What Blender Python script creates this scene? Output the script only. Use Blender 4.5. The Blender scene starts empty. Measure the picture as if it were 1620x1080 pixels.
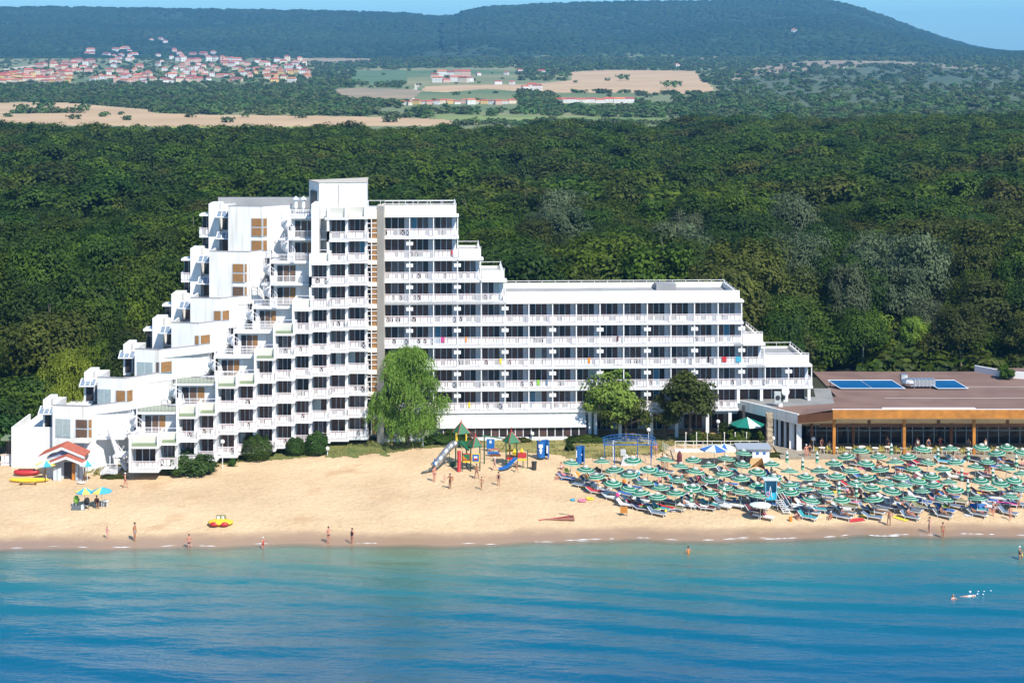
import bpy, bmesh, math, random
from mathutils import Vector, Matrix, noise
R = math.radians
rnd = random.Random(11)
C = bpy.context.scene.collection
# ---------------------------------------------------------------- survey: plan position of a sight line
F, HC, HY = 2800.0, 50.0, 80.0          # focal length, eye height, horizon row of the survey photograph
def X(px, D): return (px - 810.0) * D / F
def at(px, py, z):                       # point at height z
    D = F * (HC - z) / (py - HY)
    return Vector((X(px, D), D, z))
def zat(py, D): return HC - (py - HY) * D / F
def prj(x, y, z): return (810 + F * x / y, HY + (HC - z) * F / y)
def lerp(tab, t):
    if t <= tab[0][0]: return tab[0][1]
    for (a, b), (c, d) in zip(tab, tab[1:]):
        if t <= c: return b + (d - b) * (t - a) / (c - a)
    return tab[-1][1]
SHORE = [(-140, 171.5), (-90, 174), (-51, 177.6), (-38, 178.6), (-25, 179.2), (-8, 179.6), (0, 180), (12, 181.2), (26, 181.4), (36, 182.6), (53, 182.8), (80, 184), (140, 186)]
def shore(x): return lerp(SHORE, x) + 0.35 * math.sin(x * 0.21) + 0.2 * math.sin(x * 0.53 + 1) + .12 * math.sin(x * 1.1)
def gz(x, y):
    t = y - shore(x)
    z = lerp([(-60, -3.4), (-10, -.7), (0, 0), (3, .22), (6, .62), (9, .95), (16, 1.35), (26, 1.85), (40, 2.05), (70, 2.2)], t)
    return z
def bz(x, y):                            # walked-on sand
    t = y - shore(x)
    a = min(1, max(0, (t - 3) / 3)) * min(1, max(0, (46 - t) / 6))
    n = noise.noise(Vector((x * .35, y * .35, 0))) * .07 + noise.noise(Vector((x * 1.1, y * 1.1, 3))) * .045 + noise.noise(Vector((x * 2.3, y * 2.3, 7))) * .03
    return gz(x, y) + n * a
def ground(px, py):                      # sand under a pixel
    z = 1.5
    for _ in range(12):
        p = at(px, py, z); z = gz(p.x, p.y)
    p = at(px, py, z); p.z = bz(p.x, p.y)
    return p

# ---------------------------------------------------------------- materials
MATS = {}
def mat(name, col, rough=.6, var=0., scale=2., bump=0., bscale=None, metal=0., spec=.5, col2=None, detail=4, world=False, rnd_obj=0.):
    if name in MATS: return MATS[name]
    m = bpy.data.materials.new(name); m.use_nodes = True; MATS[name] = m
    nt = m.node_tree; N = nt.nodes; L = nt.links; b = N['Principled BSDF']
    b.inputs['Roughness'].default_value = rough; b.inputs['Metallic'].default_value = metal
    b.inputs['Specular IOR Level'].default_value = spec
    c = (*col, 1); b.inputs['Base Color'].default_value = c
    if var or bump or col2:
        tc = N.new('ShaderNodeTexCoord'); src = tc.outputs['Object']
        if world: src = N.new('ShaderNodeNewGeometry').outputs['Position']
    if var or col2:
        n = N.new('ShaderNodeTexNoise'); n.inputs['Scale'].default_value = scale; n.inputs['Detail'].default_value = detail
        L.new(src, n.inputs['Vector'])
        r = N.new('ShaderNodeValToRGB'); L.new(n.outputs['Fac'], r.inputs['Fac'])
        r.color_ramp.elements[0].position = .32; r.color_ramp.elements[1].position = .68
        c2 = col2 or tuple(min(1, x * (1 + var)) for x in col)
        c1 = col if col2 else tuple(x * (1 - var) for x in col)
        r.color_ramp.elements[0].color = (*c1, 1); r.color_ramp.elements[1].color = (*c2, 1)
        out = r.outputs['Color']
        if rnd_obj:
            oi = N.new('ShaderNodeObjectInfo'); hs = N.new('ShaderNodeHueSaturation')
            mr = N.new('ShaderNodeMapRange'); mr.inputs['To Min'].default_value = 1 - rnd_obj; mr.inputs['To Max'].default_value = 1 + rnd_obj
            L.new(oi.outputs['Random'], mr.inputs['Value']); L.new(mr.outputs['Result'], hs.inputs['Value'])
            L.new(out, hs.inputs['Color']); out = hs.outputs['Color']
        L.new(out, b.inputs['Base Color'])
    if bump:
        n = N.new('ShaderNodeTexNoise'); n.inputs['Scale'].default_value = bscale or scale; n.inputs['Detail'].default_value = 5
        L.new(src, n.inputs['Vector'])
        bp = N.new('ShaderNodeBump'); bp.inputs['Strength'].default_value = 1; bp.inputs['Distance'].default_value = bump
        L.new(n.outputs['Fac'], bp.inputs['Height']); L.new(bp.outputs['Normal'], b.inputs['Normal'])
    return m
def leafmat(name, dark, light, hue=.0, val=.25, scale=.35):
    if name in MATS: return MATS[name]
    m = bpy.data.materials.new(name); m.use_nodes = True; MATS[name] = m
    nt = m.node_tree; N = nt.nodes; L = nt.links; b = N['Principled BSDF']; out = N['Material Output']
    geo = N.new('ShaderNodeNewGeometry'); n = N.new('ShaderNodeTexNoise'); n.inputs['Scale'].default_value = scale; n.inputs['Detail'].default_value = 3
    L.new(geo.outputs['Position'], n.inputs['Vector'])
    mx = N.new('ShaderNodeMath'); mx.operation = 'MULTIPLY_ADD'; L.new(geo.outputs['Random Per Island'], mx.inputs[0]); mx.inputs[1].default_value = .22
    sb = N.new('ShaderNodeMath'); sb.operation = 'SUBTRACT'; L.new(n.outputs['Fac'], sb.inputs[0]); sb.inputs[1].default_value = .11
    L.new(sb.outputs[0], mx.inputs[2])
    r = N.new('ShaderNodeValToRGB'); L.new(mx.outputs[0], r.inputs['Fac'])
    r.color_ramp.elements[0].position = .2; r.color_ramp.elements[1].position = .8
    r.color_ramp.elements[0].color = (*dark, 1); r.color_ramp.elements[1].color = (*light, 1)
    oi = N.new('ShaderNodeObjectInfo'); hs = N.new('ShaderNodeHueSaturation')
    mr = N.new('ShaderNodeMapRange'); mr.inputs['To Min'].default_value = 1 - val; mr.inputs['To Max'].default_value = 1 + val
    mh = N.new('ShaderNodeMapRange'); mh.inputs['To Min'].default_value = .5 - .018; mh.inputs['To Max'].default_value = .5 + .02
    ml = N.new('ShaderNodeMath'); ml.operation = 'FRACT'; mm = N.new('ShaderNodeMath'); mm.operation = 'MULTIPLY'; mm.inputs[1].default_value = 7.31
    L.new(oi.outputs['Random'], mm.inputs[0]); L.new(mm.outputs[0], ml.inputs[0])
    L.new(oi.outputs['Random'], mr.inputs['Value']); L.new(mr.outputs['Result'], hs.inputs['Value'])
    L.new(ml.outputs[0], mh.inputs['Value']); L.new(mh.outputs['Result'], hs.inputs['Hue'])
    L.new(r.outputs['Color'], hs.inputs['Color']); L.new(hs.outputs['Color'], b.inputs['Base Color'])
    b.inputs['Roughness'].default_value = .62; b.inputs['Specular IOR Level'].default_value = .25
    tr = N.new('ShaderNodeBsdfTranslucent'); L.new(hs.outputs['Color'], tr.inputs['Color'])
    ms = N.new('ShaderNodeMixShader'); ms.inputs[0].default_value = .3
    L.new(b.outputs[0], ms.inputs[1]); L.new(tr.outputs[0], ms.inputs[2]); L.new(ms.outputs[0], out.inputs['Surface'])
    return m
WHITE = mat('white_render', (.73, .71, .68), .75, 0, .5, .006, 10, col2=(.78, .76, .73))
_n = WHITE.node_tree.nodes; _l = WHITE.node_tree.links        # faint rain streaks
_mp = _n.new('ShaderNodeMapping'); _mp.inputs['Scale'].default_value = (1.6, 1.6, .12); _g = _n.new('ShaderNodeNewGeometry'); _l.new(_g.outputs['Position'], _mp.inputs['Vector'])
_t = _n.new('ShaderNodeTexNoise'); _t.inputs['Scale'].default_value = 1.3; _t.inputs['Detail'].default_value = 6; _l.new(_mp.outputs[0], _t.inputs['Vector'])
_r = _n.new('ShaderNodeValToRGB'); _r.color_ramp.elements[0].position = .28; _r.color_ramp.elements[0].color = (.80, .77, .72, 1); _r.color_ramp.elements[1].position = .5; _r.color_ramp.elements[1].color = (1, 1, 1, 1); _l.new(_t.outputs['Fac'], _r.inputs['Fac'])
_m = _n.new('ShaderNodeMix'); _m.data_type = 'RGBA'; _m.blend_type = 'MULTIPLY'; _m.inputs[0].default_value = 1
_b = _n['Principled BSDF']; _s = _b.inputs['Base Color'].links[0].from_socket; _l.new(_s, _m.inputs[6]); _l.new(_r.outputs['Color'], _m.inputs[7]); _l.new(_m.outputs[2], _b.inputs['Base Color'])
WHITE2 = mat('white_paint', (.77, .76, .75), .5)
CREAM = mat('cream_render', (.78, .74, .65), .75, .05, .6)
BEIGE = mat('beige_concrete', (.50, .45, .38), .8, .06, .8)
GREY = mat('roof_felt', (.30, .30, .30), .9, .15, .4)
PGREEN = mat('green_paint', (.17, .21, .12), .7, .1, 1)
RAIL = mat('white_rail', (.80, .765, .765), .45)
PINK = mat('rail_lens_fringe', (.62, .42, .43), .5)  # pink lens fringe along the white rails, put into a colour
GLASS = mat('dark_glass', (.036, .030, .032), .07, spec=.35)
GLASS2 = mat('brown_curtain_behind_glass', (.095, .058, .052), .25, .25, 3, spec=.3)
GLASS3 = mat('grey_curtain_behind_glass', (.135, .125, .135), .25, .25, 3, spec=.3)
GLASS4 = mat('pale_curtain_behind_glass', (.34, .40, .40), .3, .15, 6, spec=.6)
GLASSB = mat('blue_glass', (.05, .16, .25), .12, spec=.6)
BROWN = mat('brown_blind', (.29, .145, .05), .55, .12, 2)
BRDARK = mat('brown_blind_dark', (.12, .07, .045), .5, .15, 2)
FRAME = mat('pale_frame', (.55, .60, .64), .5)
BLUEW = mat('blue_grey_and_shaded_white', (.55, .59, .64), .7)  # on the hotel: bluish shade of white walls put into the colour
DARKM = mat('dark_metal', (.03, .03, .035), .5)
STEEL = mat('steel', (.58, .58, .58), .5, metal=1.)
WOODO = mat('orange_wood', (.45, .175, .028), .5, .25, 1.2, detail=8)
WOODB = mat('brown_wood', (.145, .055, .02), .6, .25, 1.2)
CLAY = mat('clay_tile', (.34, .085, .05), .75, .2, 4)
REDP = mat('red_paint', (.45, .03, .03), .45)
BLUEP = mat('blue_paint', (.012, .12, .38), .45)
YELP = mat('yellow_paint', (.78, .50, .03), .45)
GRNP = mat('green_board', (.015, .13, .055), .5, .12, 3)
GRND = mat('dark_green_post', (.012, .055, .03), .5)

# ---------------------------------------------------------------- mesh builder
class MB:
    def __init__(s, T=None): s.v = []; s.f = []; s.m = []; s.mats = []; s.T = T
    def mi(s, m):
        if m not in s.mats: s.mats.append(m)
        return s.mats.index(m)
    def add(s, vs, fs, m):
        b = len(s.v); i = s.mi(m)
        for p in vs:
            p = Vector(p)
            s.v.append(s.T @ p if s.T is not None else p)
        for f in fs: s.f.append([b + k for k in f]); s.m.append(i)
        return s
    def quad(s, a, b, c, d, m): return s.add([a, b, c, d], [(0, 1, 2, 3)], m)
    def box(s, x0, x1, y0, y1, z0, z1, m):
        return s.add([(x0, y0, z0), (x1, y0, z0), (x1, y1, z0), (x0, y1, z0), (x0, y0, z1), (x1, y0, z1), (x1, y1, z1), (x0, y1, z1)],
                     [(0, 3, 2, 1), (4, 5, 6, 7), (0, 1, 5, 4), (1, 2, 6, 5), (2, 3, 7, 6), (3, 0, 4, 7)], m)
    def prism(s, pts, z0, z1, m, top=None):
        n = len(pts)
        s.add([(p[0], p[1], z0) for p in pts] + [(p[0], p[1], z1) for p in pts], [(i, (i + 1) % n, n + (i + 1) % n, n + i) for i in range(n)] + [tuple(range(n))[::-1]], m)
        s.add([(p[0], p[1], z1) for p in pts], [tuple(range(n))], top or m)
        return s
    def wall(s, a, b, t, z0, z1, m, off=0.):       # box on plan line a-b, thickness t behind it; off moves it to the viewer's side
        d = Vector((b[0] - a[0], b[1] - a[1])).normalized(); n = Vector((-d.y, d.x))
        if n.y < 0: n = -n
        q = [Vector(a[:2]) - n * off, Vector(b[:2]) - n * off, Vector(b[:2]) + n * (t - off), Vector(a[:2]) + n * (t - off)]
        return s.prism(q, z0, z1, m)
    def tube(s, a, b, r0, r1=None, n=8, m=None, cap=True):
        r1 = r0 if r1 is None else r1; a = Vector(a); b = Vector(b); d = b - a
        if d.length < 1e-6: return s
        q = d.to_track_quat('Z', 'Y'); vs = []
        for k in range(n):
            t = 2 * math.pi * k / n; o = q @ Vector((math.cos(t), math.sin(t), 0)); vs += [a + o * r0, b + o * r1]
        fs = [(2 * k, 2 * ((k + 1) % n), 2 * ((k + 1) % n) + 1, 2 * k + 1) for k in range(n)]
        if cap: fs += [tuple(2 * k for k in range(n))[::-1], tuple(2 * k + 1 for k in range(n))]
        return s.add(vs, fs, m)
    def path(s, pts, r, n=6, m=None):
        for a, b in zip(pts, pts[1:]): s.tube(a, b, r, r, n, m)
        return s
    def lathe(s, prof, n, m, c=(0, 0, 0), mats=None):
        for k, ((r0, z0), (r1, z1)) in enumerate(zip(prof, prof[1:])):
            vs = []
            for i in range(n):
                t = 2 * math.pi * i / n
                vs += [(c[0] + r0 * math.cos(t), c[1] + r0 * math.sin(t), c[2] + z0), (c[0] + r1 * math.cos(t), c[1] + r1 * math.sin(t), c[2] + z1)]
            s.add(vs, [(2 * i, 2 * ((i + 1) % n), 2 * ((i + 1) % n) + 1, 2 * i + 1) for i in range(n)], mats[k] if mats else m)
        return s
    def ball(s, c, rx, ry, rz, m, n=10, k=6, f=None):
        vs = []; fs = []
        for j in range(k + 1):
            a = math.pi * j / k - math.pi / 2
            for i in range(n):
                t = 2 * math.pi * i / n; p = Vector((math.cos(a) * math.cos(t), math.cos(a) * math.sin(t), math.sin(a)))
                g = f(p) if f else 1
                vs.append((c[0] + p.x * rx * g, c[1] + p.y * ry * g, c[2] + p.z * rz * g))
        for j in range(k):
            for i in range(n): fs.append((j * n + i, j * n + (i + 1) % n, (j + 1) * n + (i + 1) % n, (j + 1) * n + i))
        return s.add(vs, fs, m)
    def build(s, name, parent=None, smooth=False, org=None):
        me = bpy.data.meshes.new(name)
        o0 = Vector(org) if org is not None else (Vector(parent.location) if parent is not None and not parent.get('_local') else Vector((0, 0, 0)))
        if parent is not None and parent.parent is not None and org is None: o0 = Vector(parent.parent.location)
        me.from_pydata([p - o0 for p in s.v], [], s.f)
        for m in s.mats: me.materials.append(m)
        me.polygons.foreach_set('material_index', s.m)
        if smooth: me.polygons.foreach_set('use_smooth', [True] * len(s.f))
        me.update()
        o = bpy.data.objects.new(name, me); C.objects.link(o)
        if parent is not None: o.parent = parent
        elif org is not None: o.location = o0
        return o
def thing(name, label, cat, loc=(0, 0, 0), rz=0., group=None):
    o = bpy.data.objects.new(name, None); C.objects.link(o); o.location = loc; o.rotation_euler = (0, 0, rz)
    o.empty_display_size = .5
    return tag(o, label, cat, group)
def tag(o, label, cat, group=None):
    o['label'] = label; o['category'] = cat
    if group: o['group'] = group
    return o
def struct(o, kind='structure'): o['kind'] = kind; return o
def dup(root, loc, rz=0., label=None, group=None, sc=None, name=None):
    r = root.copy(); C.objects.link(r); r.location = loc; r.rotation_euler = (0, 0, rz)
    if name: r.name = name
    if sc: r.scale = sc if hasattr(sc, '__len__') else (sc, sc, sc)
    if label: r['label'] = label
    if group: r['group'] = group
    for ch in list(root.children):
        c = ch.copy(); C.objects.link(c); c.parent = r
        for g in list(ch.children):
            d = g.copy(); C.objects.link(d); d.parent = c
    return r
def setmat(o, slot, m):                  # object-level material
    o.material_slots[slot].link = 'OBJECT'; o.material_slots[slot].material = m
ORD = ['zeroth', 'first', 'second', 'third', 'fourth', 'fifth', 'sixth', 'seventh', 'eighth', 'ninth', 'tenth', 'eleventh', 'twelfth', 'thirteenth', 'fourteenth', 'fifteenth', 'sixteenth', 'seventeenth', 'eighteenth', 'nineteenth', 'twentieth']
TENS = {2: 'twenty', 3: 'thirty', 4: 'forty', 5: 'fifty', 6: 'sixty'}
def nth(i):
    if i <= 20: return ORD[i]
    return TENS[i // 10] + '-' + ORD[i % 10] if i % 10 else {3: 'thirtieth', 4: 'fortieth', 5: 'fiftieth', 6: 'sixtieth'}[i // 10]
HAZE=8.5e-5
# ---------------------------------------------------------------- sand, sea bed, sea
def sandmat():
    m = bpy.data.materials.new('sand'); m.use_nodes = True; nt = m.node_tree; N = nt.nodes; L = nt.links; b = N['Principled BSDF']
    geo = N.new('ShaderNodeNewGeometry'); P = geo.outputs['Position']
    def noi(s, d=5, v=P):
        n = N.new('ShaderNodeTexNoise'); n.inputs['Scale'].default_value = s; n.inputs['Detail'].default_value = d; L.new(v, n.inputs['Vector']); return n.outputs['Fac']
    def ramp(f, a, b_, c1, c2):
        r = N.new('ShaderNodeValToRGB'); L.new(f, r.inputs['Fac']); e = r.color_ramp.elements
        e[0].position = a; e[1].position = b_; e[0].color = (*c1, 1); e[1].color = (*c2, 1); return r.outputs['Color']
    dry = ramp(noi(.12), .35, .65, (.55, .385, .22), (.66, .475, .28))
    fine = ramp(noi(3.), .3, .7, (.86, .86, .86), (1.08, 1.08, 1.08))
    mul = N.new('ShaderNodeMix'); mul.data_type = 'RGBA'; mul.blend_type = 'MULTIPLY'; mul.inputs[0].default_value = 1
    L.new(dry, mul.inputs[6]); L.new(fine, mul.inputs[7])
    # damp, dug-over patches
    pat = ramp(noi(.21, 6), .60, .74, (0, 0, 0), (1, 1, 1))
    m2 = N.new('ShaderNodeMix'); m2.data_type = 'RGBA'; L.new(pat, m2.inputs[0]); L.new(mul.outputs[2], m2.inputs[6]); m2.inputs[7].default_value = (.50, .325, .175, 1)
    # wet strip next to the sea: by height above the water
    sx = N.new('ShaderNodeSeparateXYZ'); L.new(P, sx.inputs[0])
    ad = N.new('ShaderNodeMath'); ad.operation = 'MULTIPLY_ADD'; L.new(noi(.6, 4), ad.inputs[0]); ad.inputs[1].default_value = .2; L.new(sx.outputs['Z'], ad.inputs[2])
    wet = N.new('ShaderNodeMapRange'); L.new(ad.outputs[0], wet.inputs['Value']); wet.inputs['From Min'].default_value = .46; wet.inputs['From Max'].default_value = .2
    m3 = N.new('ShaderNodeMix'); m3.data_type = 'RGBA'; L.new(wet.outputs[0], m3.inputs[0]); L.new(m2.outputs[2], m3.inputs[6]); m3.inputs[7].default_value = (.335, .215, .135, 1)
    L.new(m3.outputs[2], b.inputs['Base Color'])
    rr = N.new('ShaderNodeMapRange'); L.new(wet.outputs[0], rr.inputs['Value']); rr.inputs['To Min'].default_value = .95; rr.inputs['To Max'].default_value = .32
    L.new(rr.outputs[0], b.inputs['Roughness'])
    bp = N.new('ShaderNodeBump'); L.new(noi(1.6, 8), bp.inputs['Height'])
    bd = N.new('ShaderNodeMapRange'); L.new(wet.outputs[0], bd.inputs['Value']); bd.inputs['To Min'].default_value = .16; bd.inputs['To Max'].default_value = .01
    L.new(bd.outputs[0], bp.inputs['Distance']); bp.inputs['Strength'].default_value = 1
    L.new(bp.outputs['Normal'], b.inputs['Normal'])
    return m
def grid(name, xs, ys, zf, m, smooth=True):
    nx, ny = len(xs), len(ys)
    vs = [(x, y, zf(x, y)) for y in ys for x in xs]
    fs = [(j * nx + i, j * nx + i + 1, (j + 1) * nx + i + 1, (j + 1) * nx + i) for j in range(ny - 1) for i in range(nx - 1)]
    me = bpy.data.meshes.new(name); me.from_pydata(vs, [], fs); me.materials.append(m)
    if smooth: me.polygons.foreach_set('use_smooth', [True] * len(fs))
    o = bpy.data.objects.new(name, me); C.objects.link(o); return o
def seq(a, b, s):
    n = int(round((b - a) / s)); return [a + (b - a) * i / n for i in range(n + 1)]
SAND = sandmat()
struct(grid('beach', seq(-130, -60, 2) + seq(-59.7, 60, .3) + seq(62, 140, 2), seq(176, 186, .2)[1:] + seq(186.3, 228, .3), bz, SAND))
struct(grid('sea_bed', seq(-160, 160, 4), seq(60, 177, 3), lambda x, y: gz(x, y) - .02, mat('wet_sea_bed', (.2, .16, .1), .6)))

def watermat():
    m = bpy.data.materials.new('sea_water'); m.use_nodes = True; nt = m.node_tree; N = nt.nodes; L = nt.links; b = N['Principled BSDF']
    geo = N.new('ShaderNodeNewGeometry'); P = geo.outputs['Position']
    # distance from the shore, stored on the mesh
    at_ = N.new('ShaderNodeAttribute'); at_.attribute_name = 'off'; 
    n1 = N.new('ShaderNodeTexNoise'); n1.inputs['Scale'].default_value = .06; n1.inputs['Detail'].default_value = 5; L.new(P, n1.inputs['Vector'])
    ad = N.new('ShaderNodeMath'); ad.operation = 'MULTIPLY_ADD'; L.new(n1.outputs['Fac'], ad.inputs[0]); ad.inputs[1].default_value = 14.; L.new(at_.outputs['Fac'], ad.inputs[2])
    mr = N.new('ShaderNodeMapRange'); L.new(ad.outputs[0], mr.inputs['Value']); mr.inputs['From Min'].default_value = 5.; mr.inputs['From Max'].default_value = 50.
    r = N.new('ShaderNodeValToRGB'); L.new(mr.outputs[0], r.inputs['Fac']); e = r.color_ramp.elements
    e[0].position = 0; e[0].color = (.15, .19, .13, 1); e[1].position = 1; e[1].color = (.0, .082, .158, 1)
    k = e.new(.12); k.color = (.10, .185, .13, 1); k = e.new(.35); k.color = (.010, .140, .160, 1); k = e.new(.6); k.color = (0., .106, .162, 1)
    L.new(r.outputs['Color'], b.inputs['Base Color'])
    b.inputs['Roughness'].default_value = .05; b.inputs['IOR'].default_value = 1.75; b.inputs['Specular IOR Level'].default_value = .5
    # thin water lets the wet sand through
    tr = N.new('ShaderNodeBsdfTransparent'); ms = N.new('ShaderNodeMixShader')
    sh = N.new('ShaderNodeMapRange'); L.new(at_.outputs['Fac'], sh.inputs['Value']); sh.inputs['From Min'].default_value = 0.; sh.inputs['From Max'].default_value = 2.2
    L.new(sh.outputs[0], ms.inputs[0]); L.new(tr.outputs[0], ms.inputs[1]); L.new(b.outputs[0], ms.inputs[2]); L.new(ms.outputs[0], N['Material Output'].inputs['Surface'])
    # ripples
    mp = N.new('ShaderNodeMapping'); mp.inputs['Scale'].default_value = (.55, 1.25, 1); mp.inputs['Rotation'].default_value = (0, 0, R(7)); L.new(P, mp.inputs['Vector'])
    a = N.new('ShaderNodeTexNoise'); a.inputs['Scale'].default_value = 2.3; a.inputs['Detail'].default_value = 6; a.inputs['Roughness'].default_value = .55; L.new(mp.outputs[0], a.inputs['Vector'])
    bp = N.new('ShaderNodeBump'); bp.inputs['Strength'].default_value = 1; bp.inputs['Distance'].default_value = .04
    a2 = N.new('ShaderNodeTexNoise'); a2.inputs['Scale'].default_value = 6.5; a2.inputs['Detail'].default_value = 4; L.new(mp.outputs[0], a2.inputs['Vector'])
    am = N.new('ShaderNodeMath'); am.operation = 'MULTIPLY_ADD'; L.new(a2.outputs['Fac'], am.inputs[0]); am.inputs[1].default_value = .7; L.new(a.outputs['Fac'], am.inputs[2]); L.new(am.outputs[0], bp.inputs['Height'])
    L.new(bp.outputs['Normal'], b.inputs['Normal'])
    return m
def swell(x, y):
    t = shore(x) - y
    a = min(1, max(0, t / 6.))
    w = noise.noise(Vector((x * .02, y * .03, 0))) * 5
    q_ = y + .2 * x - .0009 * x * x + w; k1 = math.sin(2 * math.pi * q_ / 6.4)
    k2 = math.sin(2 * math.pi * (y - .05 * x + w * .7) / 4.1 + 1.3)
    g = .5 + .5 * noise.noise(Vector((x * .035 + 9, y * .06, 4)))
    k3 = noise.noise(Vector((x * .16, (y + .2 * x) * .5, 2))) * .07 + noise.noise(Vector((x * .45, (y + .15 * x) * 1.2, 5))) * .028 + noise.noise(Vector((x * .75, (y + .12 * x) * 1.9, 8))) * .034 + noise.noise(Vector((x * 1.6, y * 3.6, 11))) * .014
    return a * (.14 * g * (k1 + .3 * math.sin(4 * math.pi * q_ / 6.4 + .4)) + .04 * (1 - g) * k2 * 1.5 + k3) + .015 * (1 - a)
ysw = seq(100, 128, .5) + seq(128.2, 187, .15)
xsw = seq(-150, -62, 2) + seq(-61.5, 61.5, .3) + seq(63, 150, 2)
sea = grid('sea', xsw, ysw, swell, watermat())
at_ = sea.data.attributes.new('off', 'FLOAT', 'POINT')
at_.data.foreach_set('value', [shore(v.co.x) - v.co.y for v in sea.data.vertices])
struct(sea)
far = grid('sea_far', seq(-3000, 3000, 500), [-1500, -400, 0, 60, 100.2], lambda x, y: -.06, sea.data.materials[0])
at_ = far.data.attributes.new('off', 'FLOAT', 'POINT'); at_.data.foreach_set('value', [80.] * len(far.data.vertices)); struct(far)
# foam lines along the shore
FOAM = mat('foam', (.8, .82, .82), .8, .08, 6)
mb = MB()
def foamline(x0, x1, off, w, seed):
    r2 = random.Random(seed); x = x0
    while x < x1:
        ln = r2.uniform(.5, 1.6); y = shore(x) - off + .5 * noise.noise(Vector((x * .25, seed, 0))) ; y2 = shore(x + ln) - off + .5 * noise.noise(Vector(((x + ln) * .25, seed, 0)))
        fade = math.sin(math.pi * (x - x0) / (x1 - x0)) ** .5 if x1 > x0 else 1
        w1 = w * .3 * fade * r2.uniform(.2, 1.2)
        if r2.random() < .38:
            mb.add([(x, y - w1 / 2, .05), (x + ln, y2 - w1 / 2, .05), (x + ln, y2 + w1 / 2, .05), (x, y + w1 / 2, .05), (x + ln / 2, (y + y2) / 2, .1)],
                   [(0, 1, 4), (1, 2, 4), (2, 3, 4), (3, 0, 4)], FOAM)
        x += ln * .95
for x0, x1, off, w, sd in [(-41, -24, .1, .3, 1), (-47, -38, -.1, .2, 2), (-16, 14, .0, .25, 3), (10, 30, .1, .3, 4), (20, 27, -.3, .2, 5), (24, 42, .2, .3, 6), (36, 40, .6, .7, 7), (42, 60, -.2, .25, 8), (-60, -50, .3, .3, 9), (-8, 8, .5, .15, 10), (-51, -46.5, 15.5, .5, 11), (-51, -48, 22.5, .45, 12)]:
    foamline(x0, x1, off, w, sd)
struct(mb.build('foam'), 'stuff')

# ---------------------------------------------------------------- lawn, forest floor, terrain
def inpoly(x, y, P):
    c = False; j = len(P) - 1
    for i in range(len(P)):
        if (P[i][1] > y) != (P[j][1] > y) and x < (P[j][0] - P[i][0]) * (y - P[i][1]) / (P[j][1] - P[i][1]) + P[i][0]: c = not c
        j = i
    return c
def patch(name, poly, m, dz, step=.5, soft=1.2):     # an irregular sheet on the ground
    P = [(ground(a, b).x, ground(a, b).y) for a, b in poly]
    x0 = min(p[0] for p in P) - 1; x1 = max(p[0] for p in P) + 1; y0 = min(p[1] for p in P) - 1; y1 = max(p[1] for p in P) + 1
    xs = seq(x0, x1, step); ys = seq(y0, y1, step); vs = []; idx = {}; fs = []
    def vi(i, j):
        if (i, j) not in idx: idx[i, j] = len(vs); vs.append((xs[i], ys[j], bz(xs[i], ys[j]) + dz))
        return idx[i, j]
    for j in range(len(ys) - 1):
        for i in range(len(xs) - 1):
            x, y = xs[i] + step / 2, ys[j] + step / 2
            o = noise.noise(Vector((x * .5, y * .5, 5))) * soft; q = noise.noise(Vector((x * .5, y * .5, 15))) * soft
            if inpoly(x + o, y + q, P): fs.append((vi(i, j), vi(i + 1, j), vi(i + 1, j + 1), vi(i, j + 1)))
    me = bpy.data.meshes.new(name); me.from_pydata(vs, [], fs); me.materials.append(m)
    o = bpy.data.objects.new(name, me); C.objects.link(o); struct(o); return o, P
LAWN = mat('dry_lawn', (.135, .145, .035), .95, bump=.15, scale=.35, bscale=4, col2=(.36, .29, .10), world=True, detail=8)
LAWN2 = mat('green_lawn', (.075, .115, .02), .95, bump=.15, scale=.6, bscale=4, col2=(.20, .20, .05), world=True, detail=8)
polyA = [(330, 728), (350, 734), (420, 728), (480, 722), (560, 722), (625, 716), (633, 711), (700, 707), (760, 706), (760, 690), (560, 690), (400, 705)]
polyB = [(760, 708), (800, 712), (850, 716), (900, 722), (960, 724), (1050, 714), (1062, 706), (1120, 702), (1200, 706), (1215, 690), (740, 690)]
polyC = [(150, 752), (175, 742), (240, 744), (330, 738), (330, 726), (200, 726), (140, 738)]
grass_polys = []
for nm, P_, mm in (('lawn', polyA, LAWN2), ('lawn', polyB, LAWN), ('lawn', polyC, LAWN)):
    o_, Q_ = patch(nm, P_, mm, .03, .4, 2.2); grass_polys.append(Q_)
struct(grid('forest_floor', seq(-420, 420, 12), [227.6, 240, 270, 300] + seq(320, 1000, 40), lambda x, y: 2.1, mat('forest_floor', (.03, .035, .015), 1.)))

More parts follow.
